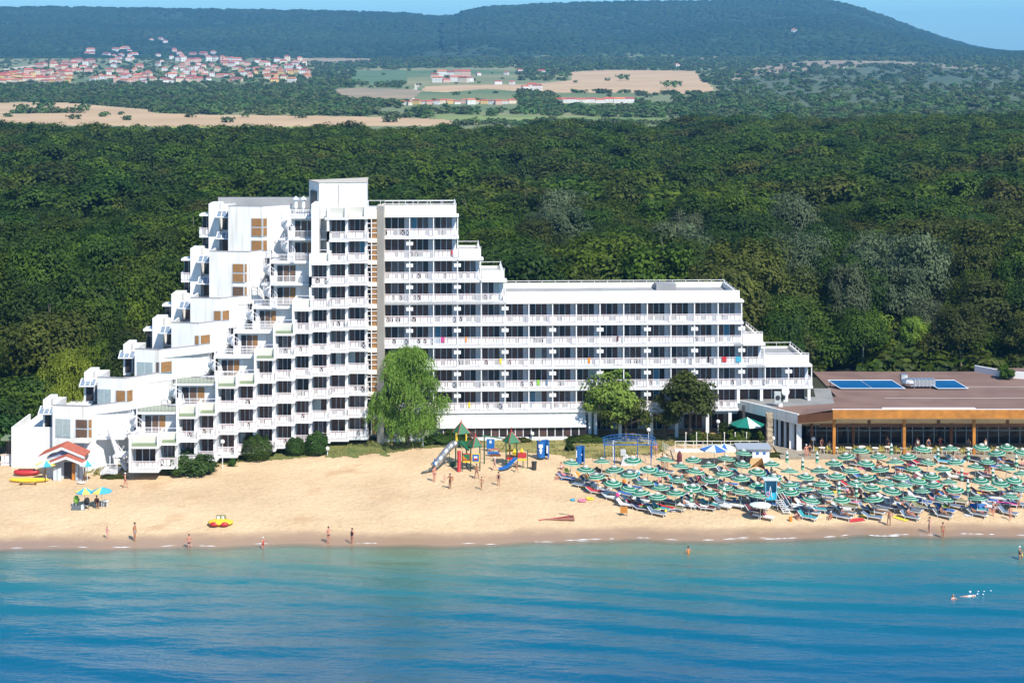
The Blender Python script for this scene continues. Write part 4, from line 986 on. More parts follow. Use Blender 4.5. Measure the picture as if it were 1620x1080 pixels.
bush_at('low dark hedge under the light green tree', 930, 700, 1.3, .6, LD, 68, wx=2.4)
bush_at('dark leafy bush by the terrace steps and the stone pillar', 1100, 702, 1.3, 1.2, LD, 69)
bush_at('pale weedy clump on the sand by the stone pillar', 1228, 722, .8, .3, LO, 70, leaf=.1, wx=1.6)
bush_at('creeper climbing the balconies between two columns', 470, 690, .5, 1.9, LW, 71, leaf=.12)
bush_at('leafy sapling at the lamp post below the balconies', 366, 738, .5, .9, LB, 72, leaf=.12)
# shrubs and trees to the side of the hotel
def side_tree(name, label, px, D, h, m, seed, rx=4.4, weep=False):
    t = thing(name, label, 'tree', (X(px, D), D, 2)); 
    if weep: c = mkobj('crown', weep_mesh('willow_crown', rx, h, 3600, seed, m, .26), t)
    else: c = mkobj('crown', crown_mesh('side_crown', rx, h * .42, 40, 100, .27, seed, m, lower=-.9), t, (0, 0, h * .52))
    mkobj('trunk', trunk_mesh('side_trunk', h * .75, .22, seed), t)
side_tree('willow_tree', 'yellow-green weeping willow in the wood behind the lowest terraces', 108, 227, 9.6, LY, 81, 4.6, True)
side_tree('willow_tree', 'smaller yellow-green weeping willow touching the end of the terraces', 152, 232, 10.3, LY, 82, 3.6, True)
side_tree('alder_tree', 'bushy bright green tree at the edge of the wood behind the lowest roof', 20, 224, 6.8, LM, 83)
side_tree('alder_tree', 'dark green tree filling the gap between the willow and the lowest roof', 62, 226, 7.2, LB, 84)
side_tree('alder_tree', 'low green tree at the photograph edge behind the kayaks', -8, 212, 4.5, LB, 85, 3.4)
side_tree('alder_tree', 'dark low tree beside the small balcony with the green roof', 4, 220, 5.2, LD, 86, 4)
bright = [(1380, 282, 8.5, LY), (1335, 268, 6.2, LM), (1245, 262, 9, LO), (1305, 264, 7, LM), (1425, 270, 6.4, LM), (1480, 268, 6.2, LO), (1545, 272, 6.5, LM), (1600, 276, 7, LD), (1215, 262, 9.5, LM), (1270, 280, 11, LO), (1450, 288, 8.4, LO), (1515, 290, 9, LM), (1575, 292, 9, LD), (1635, 282, 8, LM), (1345, 292, 9.6, LD)]
bl = ['yellow-green tallest crown above the roof-mounted blue panels', 'low rounded green tree behind the blue panels', 'olive tree rising right behind the end of the balconies', 'low green tree filling the corner between hotel and restaurant roof', 'green bush-like tree behind the silver roof ducts', 'olive bush-like tree behind the smaller blue panels', 'green bush-like tree beyond the restaurant roof edge', 'dark bushy tree behind the white-walled annex',
      'green tree touching the stepped end of the hotel wing', 'tall olive tree behind the roof rail of the lowest terrace', 'olive tree of the second rank above the silver ducts', 'green tree of the second rank beyond the restaurant', 'dark tree of the second rank above the annex wall', 'green tree past the end of the annex', 'dark tree between the yellow-green crown and the hotel']
for i, ((px, D, h, m), lb) in enumerate(zip(bright, bl)):
    side_tree('bushy_tree', lb, px, D, h, m, 90 + i, 3.9 + .3 * (i % 3))
# dry grass tufts on the lawn edges
vs = []; fs = []; r_ = random.Random(9)
for Q_ in grass_polys:
    x0 = min(p[0] for p in Q_); x1 = max(p[0] for p in Q_); y0 = min(p[1] for p in Q_); y1 = max(p[1] for p in Q_)
    for _ in range(5200):
        x = r_.uniform(x0, x1); y = r_.uniform(y0, y1)
        if not inpoly(x, y, Q_) or noise.noise(Vector((x * .4, y * .4, 0))) < -.1: continue
        z = bz(x, y) + .03
        for b_ in range(3):
            a = r_.uniform(0, 6.28); hh = r_.uniform(.08, .22); k = len(vs); vs += [(x + .05 * math.cos(a), y + .05 * math.sin(a), z), (x - .05 * math.cos(a), y - .05 * math.sin(a), z), (x + r_.uniform(-.12, .12), y + r_.uniform(-.12, .12), z + hh)]; fs.append((k, k + 1, k + 2))
me = bpy.data.meshes.new('grass'); me.from_pydata(vs, [], fs); me.materials.append(mat('dry_grass', (.15, .15, .04), .9, scale=.5, col2=(.30, .26, .09), world=True))
struct(mkobj('grass', me), 'stuff')
# ---------------------------------------------------------------- restaurant
rest = thing('restaurant', 'low beach restaurant with a flat brown felt roof and orange timber fascia', 'building', (52, 212, 2.1))
def rpart(mb, name, parent=rest): return mb.build(name, parent)
FELT = mat('brown_felt', (.165, .095, .072), .9, scale=.25, col2=(.225, .138, .105), world=True, detail=8)
GFELT = mat('grey_felt', (.20, .20, .19), .9, scale=.3, col2=(.27, .265, .25), world=True, detail=8)
a0 = Vector((X(1168, 220), 220)); a1 = Vector((X(1262, 211.4), 211.4)); a2 = Vector((X(1262, 211.4), 214.6)); a3 = Vector((85, 214.6))
s = MB(); s.prism([a0 + Vector((.3, .1)), a1 + Vector((.1, .1)), Vector((a1.x + 2.2, 214.4)), Vector((85, 214.4)), Vector((85, 240)), Vector((X(1286, 240), 240)), Vector((X(1286, 240), 222.5)), Vector((X(1170, 222.5), 222.5))], 6.2, 6.5, FELT); rpart(s, 'roof')
s = MB(); s.prism([a0 + Vector((.6, .2)), a0.lerp(a1, .5) + Vector((.2, .2)), Vector((X(1318, 219), 218.2)), Vector((X(1318, 226), 228)), Vector((X(1291, 226), 228)), Vector((X(1291, 222), 222.4)), Vector((X(1175, 222), 222.4))], 6.5, 6.512, GFELT); rpart(s, 'grey_roof_patch')
for (pa, pb, y) in ((1350, 1690, 229), (1400, 1690, 221.5)):
    s = MB(); n = 20
    for i in range(n):
        x0_, x1_ = X(pa, y) + (X(pb, y) - X(pa, y)) * i / n, X(pa, y) + (X(pb, y) - X(pa, y)) * (i + 1) / n
        yy0 = y + .12 * noise.noise(Vector((i * .7, y, 0))); yy1 = y + .12 * noise.noise(Vector(((i + 1) * .7, y, 0)))
        s.quad((x0_, yy0, 6.515), (x1_, yy1, 6.515), (x1_, yy1 + .14, 6.515), (x0_, yy0 + .14, 6.515), CREAM)
    rpart(s, 'roof_seam')
s = MB(); s.wall(a0, a1, .25, 5.35, 6.6, BLUEW if 0 else WHITE, 0); rpart(s, 'white_fascia')
# upturned timber canopy
zf, zb2, yf, yb = 6.6, 4.4, 208.9, 214.0
c0_, c1_ = Vector((X(1262, 211.3), 211.3)), Vector((X(1317, yf), yf))
s = MB(); s.wall(c0_, c1_, .12, 5.5, 6.5, WOODB, .0)
s.v = [Vector((p.x, p.y, p.z + (.85 if (Vector((p.x, p.y)) - c1_).length < 1 else 0.0))) for p in s.v]; rpart(s, 'shaded_fascia')  # shade on the side turned from the sun, put in as brown
s = MB(); s.box(c1_.x + .05, 85, yf, yf + .12, zf, zf + 1.02, WOODO); rpart(s, 'orange_fascia')
s = MB(); s.box(c1_.x, 85, yf + .13, yf + .35, zf + .9, zf + 1.06, WHITE2); s.box(c1_.x + 6, c1_.x + 17, yf + .3, yf + .9, zf + .9, zf + 1.12, WHITE2); rpart(s, 'roof_edging')
SOF = mat('canopy_boards', (.80, .70, .52), .7, .08, 1.5)
s = MB(); s.add([(c0_.x, 211.4, 5.5), (c1_.x, yf + .13, zf), (85, yf + .13, zf), (85, yb + 1.2, zb2), (c0_.x + 1.2, yb + 1.2, zb2)], [(0, 1, 2, 3, 4)], SOF)
s.add([(c0_.x, 211.4, 6.45), (c1_.x, yf + .36, zf + .9), (85, yf + .36, zf + .9), (85, 214.9, 6.52), (c0_.x + 1.5, 214.9, 6.52)], [(0, 1, 2, 3, 4)], FELT); rpart(s, 'canopy')
s = MB(); s.box(c0_.x + 2.5, 85, 210.3, 210.5, 5.3, 5.65, WOODB); rpart(s, 'timber_beam')
for px in (1319.7, 1430.5, 1541, 1651):
    s = MB(); s.box(X(px - 2.2, 210), X(px + 2.2, 210), 209.9, 210.28, 1.8, 6.45, WOODO if px > 1 else WOODB); rpart(s, 'timber_post')
for px in (1375, 1485, 1594):
    s = MB(); s.box(X(px - 2.2, 210.4), X(px + 2.2, 210.4), 210.25, 210.55, 5.66, 6.2, WOODB); rpart(s, 'short_post')
for px in (1284, 1350, 1505): 
    s = MB(); s.box(X(px - 2, 213), X(px + 2, 213), 212.9, 213.2, 2, 5.1, WOODB); rpart(s, 'inner_post')
s = MB(); s.box(X(1276, 216), 85, 216., 216.3, 1.9, 4.9, GLASS); rpart(s, 'glass_wall')
s = MB(); s.wall((X(1222, 214), 215.4), (X(1265, 212), 212.1), .2, 1.9, 5.36, GLASS, -.2); rpart(s, 'glass_wall')
for px in (1226, 1233, 1242, 1252.5, 1264):
    t = (px - 1222) / 43; yy = 215.4 - 3.3 * t
    s = MB(); wd = .14 if px < 1250 else .3; s.box(X(px, yy) - wd, X(px, yy) + wd, yy - .12, yy + .1, 1.9, 5.35, FRAME if wd < .2 else WHITE2); rpart(s, 'mullion')
for i, px in enumerate(range(1290, 1640, 17)):
    s = MB(); s.box(X(px, 216), X(px, 216) + .07, 215.9, 215.99, 1.9, 4.9, FRAME); rpart(s, 'mullion')
s = MB(); s.box(X(1278, 216), 85, 215.9, 215.98, 3.65, 3.72, FRAME); rpart(s, 'transom')
s = MB(); s.box(X(1226, 213), 85, 208.6, 217, 1.6, 2.12, mat('terrace_paving', (.30, .26, .20), .9, .15, 1)); rpart(s, 'terrace_floor')
s = MB(); s.box(X(1170, 222), X(1290, 222), 219, 222.4, 1.9, 6.1, mat('recess_shade_colour', (.05, .045, .045), .8)); rpart(s, 'rear_wall')  # near-black colour stands in for shade in the recess
# rubble pillar
STONE = mat('rubble_stone', (.38, .30, .20), .9, .4, 2.2, .12, 2.5)
s = MB(); r_ = random.Random(4)
for i in range(16):
    z = 2 + i * .29; s.box(X(1213, 211.5) + r_.uniform(-.08, .08), X(1222, 211.5) + r_.uniform(-.08, .08), 211.2 + r_.uniform(-.08, .05), 212.4, z, z + .285, STONE)
tag(s.build('stone_pillar', org=(X(1218, 211.5), 211.5, 2)), 'rubble stone pillar standing before the restaurant corner', 'pillar')
# things on the roof
def panel(label, px0, px1, yy, zt=8.15):
    x0_, x1_ = X(px0, yy), X(px1, yy); t = thing('solar_panel', label, 'solar panel', ((x0_ + x1_) / 2, yy, 6.5), 0, 'blue panels on the restaurant roof')
    g = MB(); sh = -1.3
    SB = mat('solar_blue', (.006, .075, .19), .25, .1, .5)
    g.add([(x0_, yy, 6.65), (x1_, yy, 6.65), (x1_ + sh, yy + 1.9, 7.35), (x0_ + sh, yy + 1.9, 7.35)], [(0, 1, 2, 3)], SB); g.build('glass_sheet', t)
    g = MB(); P_ = [(x0_, yy, 6.68), (x1_, yy, 6.68), (x1_ + sh, yy + 1.9, 7.38), (x0_ + sh, yy + 1.9, 7.38)]
    for i in range(4): g.tube(P_[i], P_[(i + 1) % 4], .06, n=4, m=FRAME)
    n = max(1, int((x1_ - x0_) / 4))
    for i in range(1, n): x = x0_ + (x1_ - x0_) * i / n; g.tube((x, yy, 6.68), (x + sh, yy + 1.9, 7.38), .02, n=4, m=FRAME)
    g.build('frame', t)
    g = MB()
    for x in (x0_ + .3, x1_ - .3): g.tube((x + sh, yy + 1.8, 6.5), (x + sh, yy + 1.8, 7.3), .05, m=DARKM, n=4); g.tube((x, yy + .1, 6.5), (x, yy + .1, 6.66), .05, m=DARKM, n=4)
    g.build('support', t)
panel('long blue solar panel bank on the restaurant roof, left of the silver duct', 1330, 1432, 227); panel('shorter blue solar panel bank on the restaurant roof, right of the silver duct', 1484, 1532, 227)
g = MB(); yy = 228.5; g.ball((X(1437, yy), yy, 7.2), 1., .9, .6, STEEL, 12, 8); g.box(X(1437, yy), X(1478, yy), yy - .7, yy + .7, 6.8, 7.65, STEEL)
for px in range(1440, 1478, 6): g.box(X(px, yy), X(px, yy) + .06, yy - .74, yy + .74, 6.76, 7.7, FRAME)
g.box(X(1427, yy), X(1437, yy), yy + .4, yy + 1.4, 7.2, 8.1, STEEL); g.tube((X(1445, yy), yy - .5, 6.5), (X(1445, yy), yy - .5, 7), .07, m=STEEL); g.tube((X(1470, yy), yy - .5, 6.5), (X(1470, yy), yy - .5, 7), .07, m=STEEL)
tag(g.build('ventilation_duct', org=(X(1450, yy), yy, 6.5)), 'silver ribbed ventilation duct between the blue panels on the roof', 'duct')
g = MB(); yy = 216.5; x = X(1230, yy); t = thing('air_conditioner', 'tall grey air conditioning unit standing near the roof corner', 'air conditioner', (x, yy, 6.5))
g.box(x - .4, x + .38, yy - .25, yy + .25, 6.9, 8.3, mat('unit_grey', (.45, .47, .46), .5)); g.build('casing', t); g = MB(); g.lathe([(.3, 0), (.3, .02), (0, .02)], 12, DARKM, (0, 0, 0)); g.v = [Vector((x + p.x, yy - .26 - p.z, 7.6 + p.y)) for p in g.v]; g.build('fan_grille', t)
g = MB(); g.box(x + .1, x + .6, yy - .3, yy + .2, 6.5, 6.85, WHITE2); g.build('base_block', t)
yy = 219.5; x = X(1242.5, yy); t = thing('satellite_dish', 'white satellite dish standing on the grey part of the roof', 'satellite dish', (x, yy, 6.5))
g = MB(); g.lathe([(0, 0), (.25, .04), (.45, .15), (.48, .16)], 16, WHITE2); g.v = [Vector((x + p.x, yy + p.z * .9 - .3 + p.y * .3, 7.75 + p.y)) for p in g.v]; g.build('dish', t, True)
g = MB(); g.tube((x, yy, 6.5), (x, yy, 7.7), .05, m=FRAME); g.box(x - .25, x + .25, yy - .2, yy + .2, 6.5, 6.65, CREAM); g.build('mast', t)
# annex at the edge
s = MB(); s.prism([(X(1542, 240), 239.9), (X(1590, 236), 235.5), (88, 227), (88, 242), (X(1542, 242), 242)], 2, 6.62, WHITE, FELT); an = s.build('annex', org=(70, 240, 2)); tag(an, 'low white annex with dark roof behind the restaurant', 'building')
g = MB(); g.prism([(X(1541, 240), 239.8), (X(1590, 236), 235.3), (88, 226.8), (88, 227.1), (X(1590, 236) + .1, 235.8), (X(1541, 240) + .2, 240.1)], 6.4, 7.35, WHITE2); 
me_ = g.build('parapet', None); me_.parent = an; me_.matrix_parent_inverse = Matrix.Translation(-Vector((70, 240, 2)))
bush_at('leafy bush growing against the white annex wall', 1592, 640, 1.4, 1.6, LM, 75); bpy.data.objects[[o.name for o in bpy.data.objects if o.name.startswith('shrub')][-1]].location = (X(1592, 235), 234.6, 6.9)

# ---------------------------------------------------------------- people
SK = {'tan': mat('skin_tan', (.42, .20, .115), .55), 'fair': mat('skin_fair', (.60, .33, .24), .55), 'brown': mat('skin_brown', (.30, .13, .07), .55), 'red': mat('skin_sunburnt', (.56, .24, .16), .55)}
CL = {n: mat('cloth_' + n, c, .8) for n, c in dict(navy=(.02, .03, .09), black=(.015, .015, .02), white=(.72, .72, .70), red=(.5, .03, .04), pink=(.7, .22, .32), blue=(.04, .14, .4), teal=(.03, .3, .33), yellow=(.75, .55, .05), grey=(.12, .14, .16), maroon=(.12, .025, .035), green=(.25, .5, .06), orange=(.75, .25, .03), magenta=(.6, .05, .25), slate=(.13, .19, .28), cyan=(.05, .35, .5), khaki=(.22, .22, .10)).items()}
HAIR = {n: mat('hair_' + n, c, .7) for n, c in dict(dark=(.02, .014, .01), brown=(.07, .035, .018), grey=(.35, .33, .31), blond=(.35, .22, .09), cap=(.75, .74, .70)).items()}
def skin(name, verts, edges, rads, root=0, sub=1):
    me = bpy.data.meshes.new(name); me.from_pydata(verts, edges, []); o = bpy.data.objects.new(name, me); C.objects.link(o)
    md = o.modifiers.new('s', 'SKIN'); sl = me.skin_vertices[0].data
    for i, r_ in enumerate(rads): sl[i].radius = (r_, r_) if not hasattr(r_, '__len__') else r_; sl[i].use_root = i == root
    md.use_smooth_shade = True
    m2 = o.modifiers.new('u', 'SUBSURF'); m2.levels = sub; m2.render_levels = sub
    dg = bpy.context.evaluated_depsgraph_get(); dg.update()
    out = bpy.data.meshes.new_from_object(o.evaluated_get(dg)); out.name = name; bpy.data.objects.remove(o); return out
V3 = lambda *a: Vector(a)
def pose(kind):
    """joints: P pelvis, W waist, T chest, N neck, H head; arms (elbow, wrist), legs (hip, knee, ankle, toe); +x its left, -y forward"""
    J = dict(P=V3(0, 0, .95), W=V3(0, 0, 1.10), T=V3(0, .01, 1.32), N=V3(0, 0, 1.50), H=V3(0, -.02, 1.64), fw=V3(0, -1, 0))
    sh = [V3(.185, 0, 1.42), V3(-.185, 0, 1.42)]; el = [V3(.25, .03, 1.14), V3(-.25, .03, 1.14)]; wr2 = [V3(.26, -.05, .90), V3(-.26, -.05, .90)]
    hp = [V3(.09, 0, .90), V3(-.09, 0, .90)]; kn = [V3(.10, -.02, .50), V3(-.10, -.02, .50)]; ak = [V3(.10, .02, .08), V3(-.10, .02, .08)]; to = [V3(.12, -.15, .03), V3(-.12, -.15, .03)]
    if kind == 'walk': kn = [V3(.09, -.16, .52), V3(-.09, .04, .50)]; ak = [V3(.09, -.26, .10), V3(-.09, .30, .14)]; to = [V3(.09, -.43, .06), V3(-.09, .20, .02)]; wr2 = [V3(.24, .16, .92), V3(-.24, -.24, .95)]; el = [V3(.24, .12, 1.15), V3(-.24, -.05, 1.15)]
    if kind == 'akimbo': el = [V3(.38, .06, 1.17), V3(-.38, .06, 1.17)]; wr2 = [V3(.20, -.05, 1.02), V3(-.20, -.05, 1.02)]; kn[0].x = .15; ak[0].x = .2; to[0].x = .25
    if kind == 'reach': el = [V3(.30, -.16, 1.30), V3(-.28, -.10, 1.22)]; wr2 = [V3(.22, -.40, 1.38), V3(-.18, -.33, 1.22)]
    if kind == 'wide': kn = [V3(.18, 0, .5), V3(-.18, -.02, .5)]; ak = [V3(.25, .02, .08), V3(-.22, .02, .08)]; to = [V3(.3, -.13, .03), V3(-.27, -.13, .03)]; el = [V3(.33, 0, 1.2), V3(-.33, 0, 1.2)]; wr2 = [V3(.4, -.1, 1.02), V3(-.22, -.12, 1.1)]
    if kind in ('sit', 'chair'):      # seat plane at z=0 under the pelvis
        J.update(P=V3(0, 0, .10), W=V3(0, .03, .26), T=V3(0, .06, .48), N=V3(0, .03, .66), H=V3(0, -.01, .80)); sh = [V3(.185, .05, .58), V3(-.185, .05, .58)]
        hp = [V3(.09, -.03, .08), V3(-.09, -.03, .08)]; el = [V3(.25, -.06, .34), V3(-.25, -.06, .34)]; wr2 = [V3(.16, -.30, .26), V3(-.16, -.30, .26)]
        kn = [V3(.12, -.45, .12), V3(-.12, -.45, .12)]; ak = [V3(.12, -.50, -.30), V3(-.12, -.50, -.30)]; to = [V3(.13, -.66, -.36), V3(-.13, -.66, -.36)]
        if kind == 'sit': kn = [V3(.12, -.42, .34), V3(-.12, -.40, .30)]; ak = [V3(.12, -.72, .06), V3(-.12, -.74, .06)]; to = [V3(.13, -.86, .04), V3(-.13, -.88, .04)]; wr2 = [V3(.12, -.42, .42), V3(-.12, -.40, .38)]
    if kind == 'lie':                 # on its back, legs towards -y, torso slightly raised
        J.update(P=V3(0, 0, .11), W=V3(0, .15, .14), T=V3(0, .36, .24), N=V3(0, .52, .36), H=V3(0, .64, .45)); sh = [V3(.185, .45, .30), V3(-.185, .45, .30)]
        hp = [V3(.09, -.05, .1), V3(-.09, -.05, .1)]; el = [V3(.28, .22, .14), V3(-.28, .22, .14)]; wr2 = [V3(.24, -.02, .10), V3(-.24, -.02, .10)]
        kn = [V3(.10, -.44, .16), V3(-.10, -.44, .24)]; ak = [V3(.10, -.86, .08), V3(-.12, -.80, .08)]; to = [V3(.13, -.93, .2), V3(-.14, -.93, .12)]
    if kind == 'prone':
        J.update(P=V3(0, 0, .10), W=V3(0, .15, .10), T=V3(0, .36, .11), N=V3(0, .54, .12), H=V3(0, .68, .13)); sh = [V3(.185, .46, .11), V3(-.185, .46, .11)]
        hp = [V3(.09, -.05, .1), V3(-.09, -.05, .1)]; el = [V3(.38, .58, .07), V3(-.38, .58, .07)]; wr2 = [V3(.2, .74, .05), V3(-.2, .74, .05)]
        kn = [V3(.11, -.45, .08), V3(-.11, -.45, .08)]; ak = [V3(.12, -.86, .08), V3(-.12, -.86, .08)]; to = [V3(.12, -1.0, .04), V3(-.12, -1.0, .04)]
    J.update(sh=sh, el=el, wr=wr2, hp=hp, kn=kn, ak=ak, to=to); return J
def make_body(kind, fem=False):
    J = pose(kind); vs = []; es = []; rs = []
    def v(p, r_, q=None):
        vs.append(p); rs.append(r_)
        if q is not None: es.append((q, len(vs) - 1))
        return len(vs) - 1
    up = (J['N'] - J['T']).normalized(); k = 1.0 if not fem else .93
    P = v(J['P'], (.155 if fem else .14, .11)); W = v(J['W'], (.115 * k, .095), P); T = v(J['T'], (.15 * k, .11), W); nk = v(J['N'] - up * .02, .058, T)
    h1 = v(J['H'] - (J['H'] - J['N']).normalized() * .06, .062, nk); h2 = v(J['H'] + (J['H'] - J['N']).normalized() * .02, .088, h1); hu = (J['H'] - J['N']).normalized(); v(J['H'] + hu * .09, .062, h2)
    side = V3(1, 0, 0); fwd = side.cross(hu).normalized(); fwd = fwd if fwd.dot(V3(0, -1, .2)) > 0 else -fwd
    v(J['H'] + fwd * .098 - hu * .01, .013, h2)
    for s in (0, 1):
        S = v(J['sh'][s], .052 * k, T); E = v(J['el'][s], .040 * k, S); Wr = v(J['wr'][s], .026, E); d = (J['wr'][s] - J['el'][s]).normalized(); pm = v(J['wr'][s] + d * .06, (.034, .018), Wr)
        sg = 1 if s == 0 else -1; lat = d.cross(V3(sg, 0, 0)); lat = lat.normalized() if lat.length > .1 else V3(0, 1, 0)
        for f in range(4):
            o_ = lat * (.026 - .017 * f); b = v(J['wr'][s] + d * .095 + o_, .0095, pm); v(J['wr'][s] + d * (.165 - .006 * abs(f - 1.3)) + o_ * 1.1 - V3(sg * .018, 0, 0), .0075, b)
        v(J['wr'][s] + d * .075 + lat * .052, .010, pm)
        Hh = v(J['hp'][s], .088 * (1.05 if fem else 1), P); K = v(J['kn'][s], .058, Hh); cf = v(J['kn'][s].lerp(J['ak'][s], .35), .055, K); A_ = v(J['ak'][s], .036, cf); v(J['to'][s], (.036, .022), A_)
    body = skin('body_' + kind, vs, es, rs)
    # clothes: shells that follow the same joints
    c = []; ce = []; cr = []
    def w(p, r_, q=None):
        c.append(p); cr.append(r_)
        if q is not None: ce.append((q, len(c) - 1))
        return len(c) - 1
    P_ = w(J['P'], (.168 if fem else .155, .125)); w(J['P'].lerp(J['W'], .55), (.135, .112), P_)
    for s in (0, 1): a = w(J['hp'][s], .10, P_); w(J['hp'][s].lerp(J['kn'][s], .2 if fem else .45), .092 if fem else .086, a)
    trunks = skin('trunks_' + kind, c, ce, cr)
    c.clear(); ce.clear(); cr.clear()
    a = w(J['T'] - up * .07, (.155, .118)); w(J['T'] + up * .04, (.160, .125), a); top = skin('top_' + kind, c, ce, cr)
    c.clear(); ce.clear(); cr.clear()
    a = w(J['P'], (.168, .125)); b = w(J['W'], (.130, .108), a); w(J['T'] + up * .06, (.165, .125), b)
    for s in (0, 1): w(J['hp'][s].lerp(J['kn'][s], .1), .10, a)
    suit = skin('suit_' + kind, c, ce, cr)
    mb = MB(); rot = hu.to_track_quat('Z', 'Y')
    mb.ball((0, 0, 0), .098, .104, .10, WHITE, 12, 8); 
    keep = []; 
    vv = [J['H'] + hu * .035 - fwd * .02 + rot @ p for p in mb.v]; base = [p for p in mb.v]
    me = bpy.data.meshes.new('hair'); 
    fz = [f for f in mb.f if all((rot @ base[i]).dot(hu) > -.02 or (rot @ base[i]).dot(-fwd) > .03 for i in f)]
    me.from_pydata(vv, [], fz); me.polygons.foreach_set('use_smooth', [True] * len(fz)); me.materials.append(HAIR['dark'])
    if fem:
        bm = bmesh.new(); bm.from_mesh(me); g = bmesh.ops.create_uvsphere(bm, u_segments=8, v_segments=6, radius=.07, matrix=Matrix.Translation(J['H'] - fwd * .085 - hu * .05) @ rot.to_matrix().to_4x4() @ Matrix.Diagonal((1, .6, 1.5, 1))); bm.to_mesh(me); bm.free()
    eb = MB()
    for sx in (-.034, .034): eb.ball(J['H'] + fwd * .082 + hu * .012 + V3(sx, 0, 0), .012, .012, .010, DARKM, 6, 4)
    eb.ball(J['H'] + fwd * .086 - hu * .04, .022, .008, .006, SK['brown'], 6, 4)
    ey = bpy.data.meshes.new('face'); ey.from_pydata(eb.v, [], eb.f); ey.materials.append(DARKM); 
    for m_ in (body, trunks, top, suit): m_.materials.clear(); m_.materials.append(WHITE2)
    return dict(body=body, trunks=trunks, top=top, suit=suit, hair=me, face=ey)
BODY = {}
def person(label, loc, rz, kind='stand', skn='tan', fem=False, wear=('trunks', 'navy'), top=None, hair='dark', h=1.72, group=None, cat='person'):
    if (kind, fem) not in BODY: BODY[kind, fem] = make_body(kind, fem)
    B = BODY[kind, fem]; o = bpy.data.objects.new('person', B['body']); C.objects.link(o); o.location = loc; o.rotation_euler = (0, 0, rz); s = h / 1.74; o.scale = (s, s, s)
    setmat(o, 0, SK[skn])
    def ch(nm, me, m):
        c = bpy.data.objects.new(nm, me); C.objects.link(c); c.parent = o
        if m: setmat(c, 0, m)
    if wear: ch({'trunks': 'trunks', 'suit': 'swimsuit'}[wear[0]], B[wear[0]], CL[wear[1]])
    if top: ch('top', B['top'] if fem else B['suit'], CL[top])
    ch('cap' if hair == 'cap' else 'hair', B['hair'], HAIR[hair]); ch('face', B['face'], None)
    return tag(o, label, cat, group)
PI = math.pi
def stand(px, py, label, kind='stand', rz=0., dz=0., **k):
    p = ground(px, py); return person(label, (p.x, p.y, p.z - .015 + dz), rz, kind, **k)
def inwater(px, py, depth, label, kind='stand', rz=0., **k):
    p = at(px, py, 0); return person(label, (p.x, p.y, -depth), rz, kind, **k)
stand(198, 772, 'old man in a white cap and dark trunks walking below the spiral stairs', 'walk', PI / 2, skn='red', hair='cap')
stand(169.8, 852, 'child in a pink swimsuit wandering at the water edge', 'walk', 2.4, fem=True, wear=('suit', 'pink'), skn='fair', hair='blond', h=1.3)
stand(213, 855, 'tall tanned man in pale blue trunks at the water edge near a pink-clad child', 'stand', 1.2, wear=('trunks', 'cyan'), h=1.88)
inwater(299, 866, .35, 'stocky bare-chested man wading ankle-deep in dark trunks', 'akimbo', .3, skn='red')
inwater(416, 867, .5, 'woman with a white bathing cap and red swimsuit wading alone', 'reach', 1.0, fem=True, wear=('suit', 'red'), skn='red', hair='cap', h=1.62)
stand(519.5, 859, 'man in long black shorts standing on the wet sand, arms crossed', 'reach', .6, wear=('trunks', 'black'), skn='red')
stand(557, 860.5, 'woman in a black swimsuit on the wet sand beside the black-shorts man', 'stand', -.8, fem=True, wear=('suit', 'black'), skn='red', h=1.66)
inwater(1089, 877, .85, 'dark-haired woman standing thigh-deep alone in the sea', 'reach', .2, fem=True, wear=('suit', 'orange'), skn='tan', h=1.7)
stand(1406.7, 831.5, 'broad tanned man in grey shorts, hands on hips, seen from behind', 'akimbo', PI - .2, wear=('trunks', 'grey'), skn='brown', h=1.82)
stand(1470.6, 843.5, 'woman in a black and white bikini looking down at her hands', 'reach', -1.1, fem=True, wear=('trunks', 'black'), top='black', skn='fair', hair='dark')
inwater(1491.7, 850, .1, 'man in bright red shorts standing in the first ripple', 'stand', .5, wear=('trunks', 'red'), skn='tan', hair='dark', h=1.68)
inwater(1613, 885, .4, 'woman in a white cap wading with a child at her side', 'reach', 1.2, fem=True, wear=('suit', 'black'), skn='tan', hair='cap')
inwater(1617, 883, .35, 'small child in yellow held by the wading woman', 'stand', 1.0, fem=True, wear=('suit', 'yellow'), skn='tan', hair='blond', h=1.1)
inwater(1508, 948, 1.25, 'bather in a pink cap up to the shoulders in the sea', 'reach', .4, fem=True, wear=('suit', 'pink'), skn='fair', hair='blond')
p = at(1531, 942, 0); person('swimmer in a white cap stretched out splashing on the sea', (p.x, p.y, -.16), -1.35, 'prone', skn='fair', fem=True, wear=('suit', 'white'), hair='cap')
g = MB(); p = at(1545, 940, 0)
for i in range(10):
    q = Vector((p.x + rnd.gauss(0, .5), p.y + rnd.gauss(0, .3), rnd.uniform(0, .3))); g.ball(q, .08, .08, .04, FOAM, 6, 4)
g.v = [v for v in g.v]; struct(g.build('splash_foam'), 'stuff')
stand(687, 762, 'slim tanned man in navy trunks watching by the end of the tube slide', 'stand', .8, wear=('trunks', 'navy'), skn='red', h=1.8)
stand(703.5, 763, 'toddler standing between the slim man and the carrying man', 'stand', 0, fem=True, wear=('trunks', 'pink'), skn='fair', hair='blond', h=1.0)
stand(712, 773, 'man in dark shorts carrying a toddler on his arm', 'reach', -.6, wear=('trunks', 'black'), skn='brown', h=1.74)
p = ground(712, 773); person('toddler in a yellow sun hat held on a man’s arm'.replace('’', "'"), (p.x + .30, p.y - .12, p.z + .98), -.4, 'chair', skn='tan', fem=True, wear=('suit', 'orange'), hair='blond', h=.95)
stand(754, 757, 'woman in a dark blue bikini standing astride in front of the climbing tower', 'wide', .1, fem=True, wear=('trunks', 'navy'), top='navy', skn='brown', hair='brown')
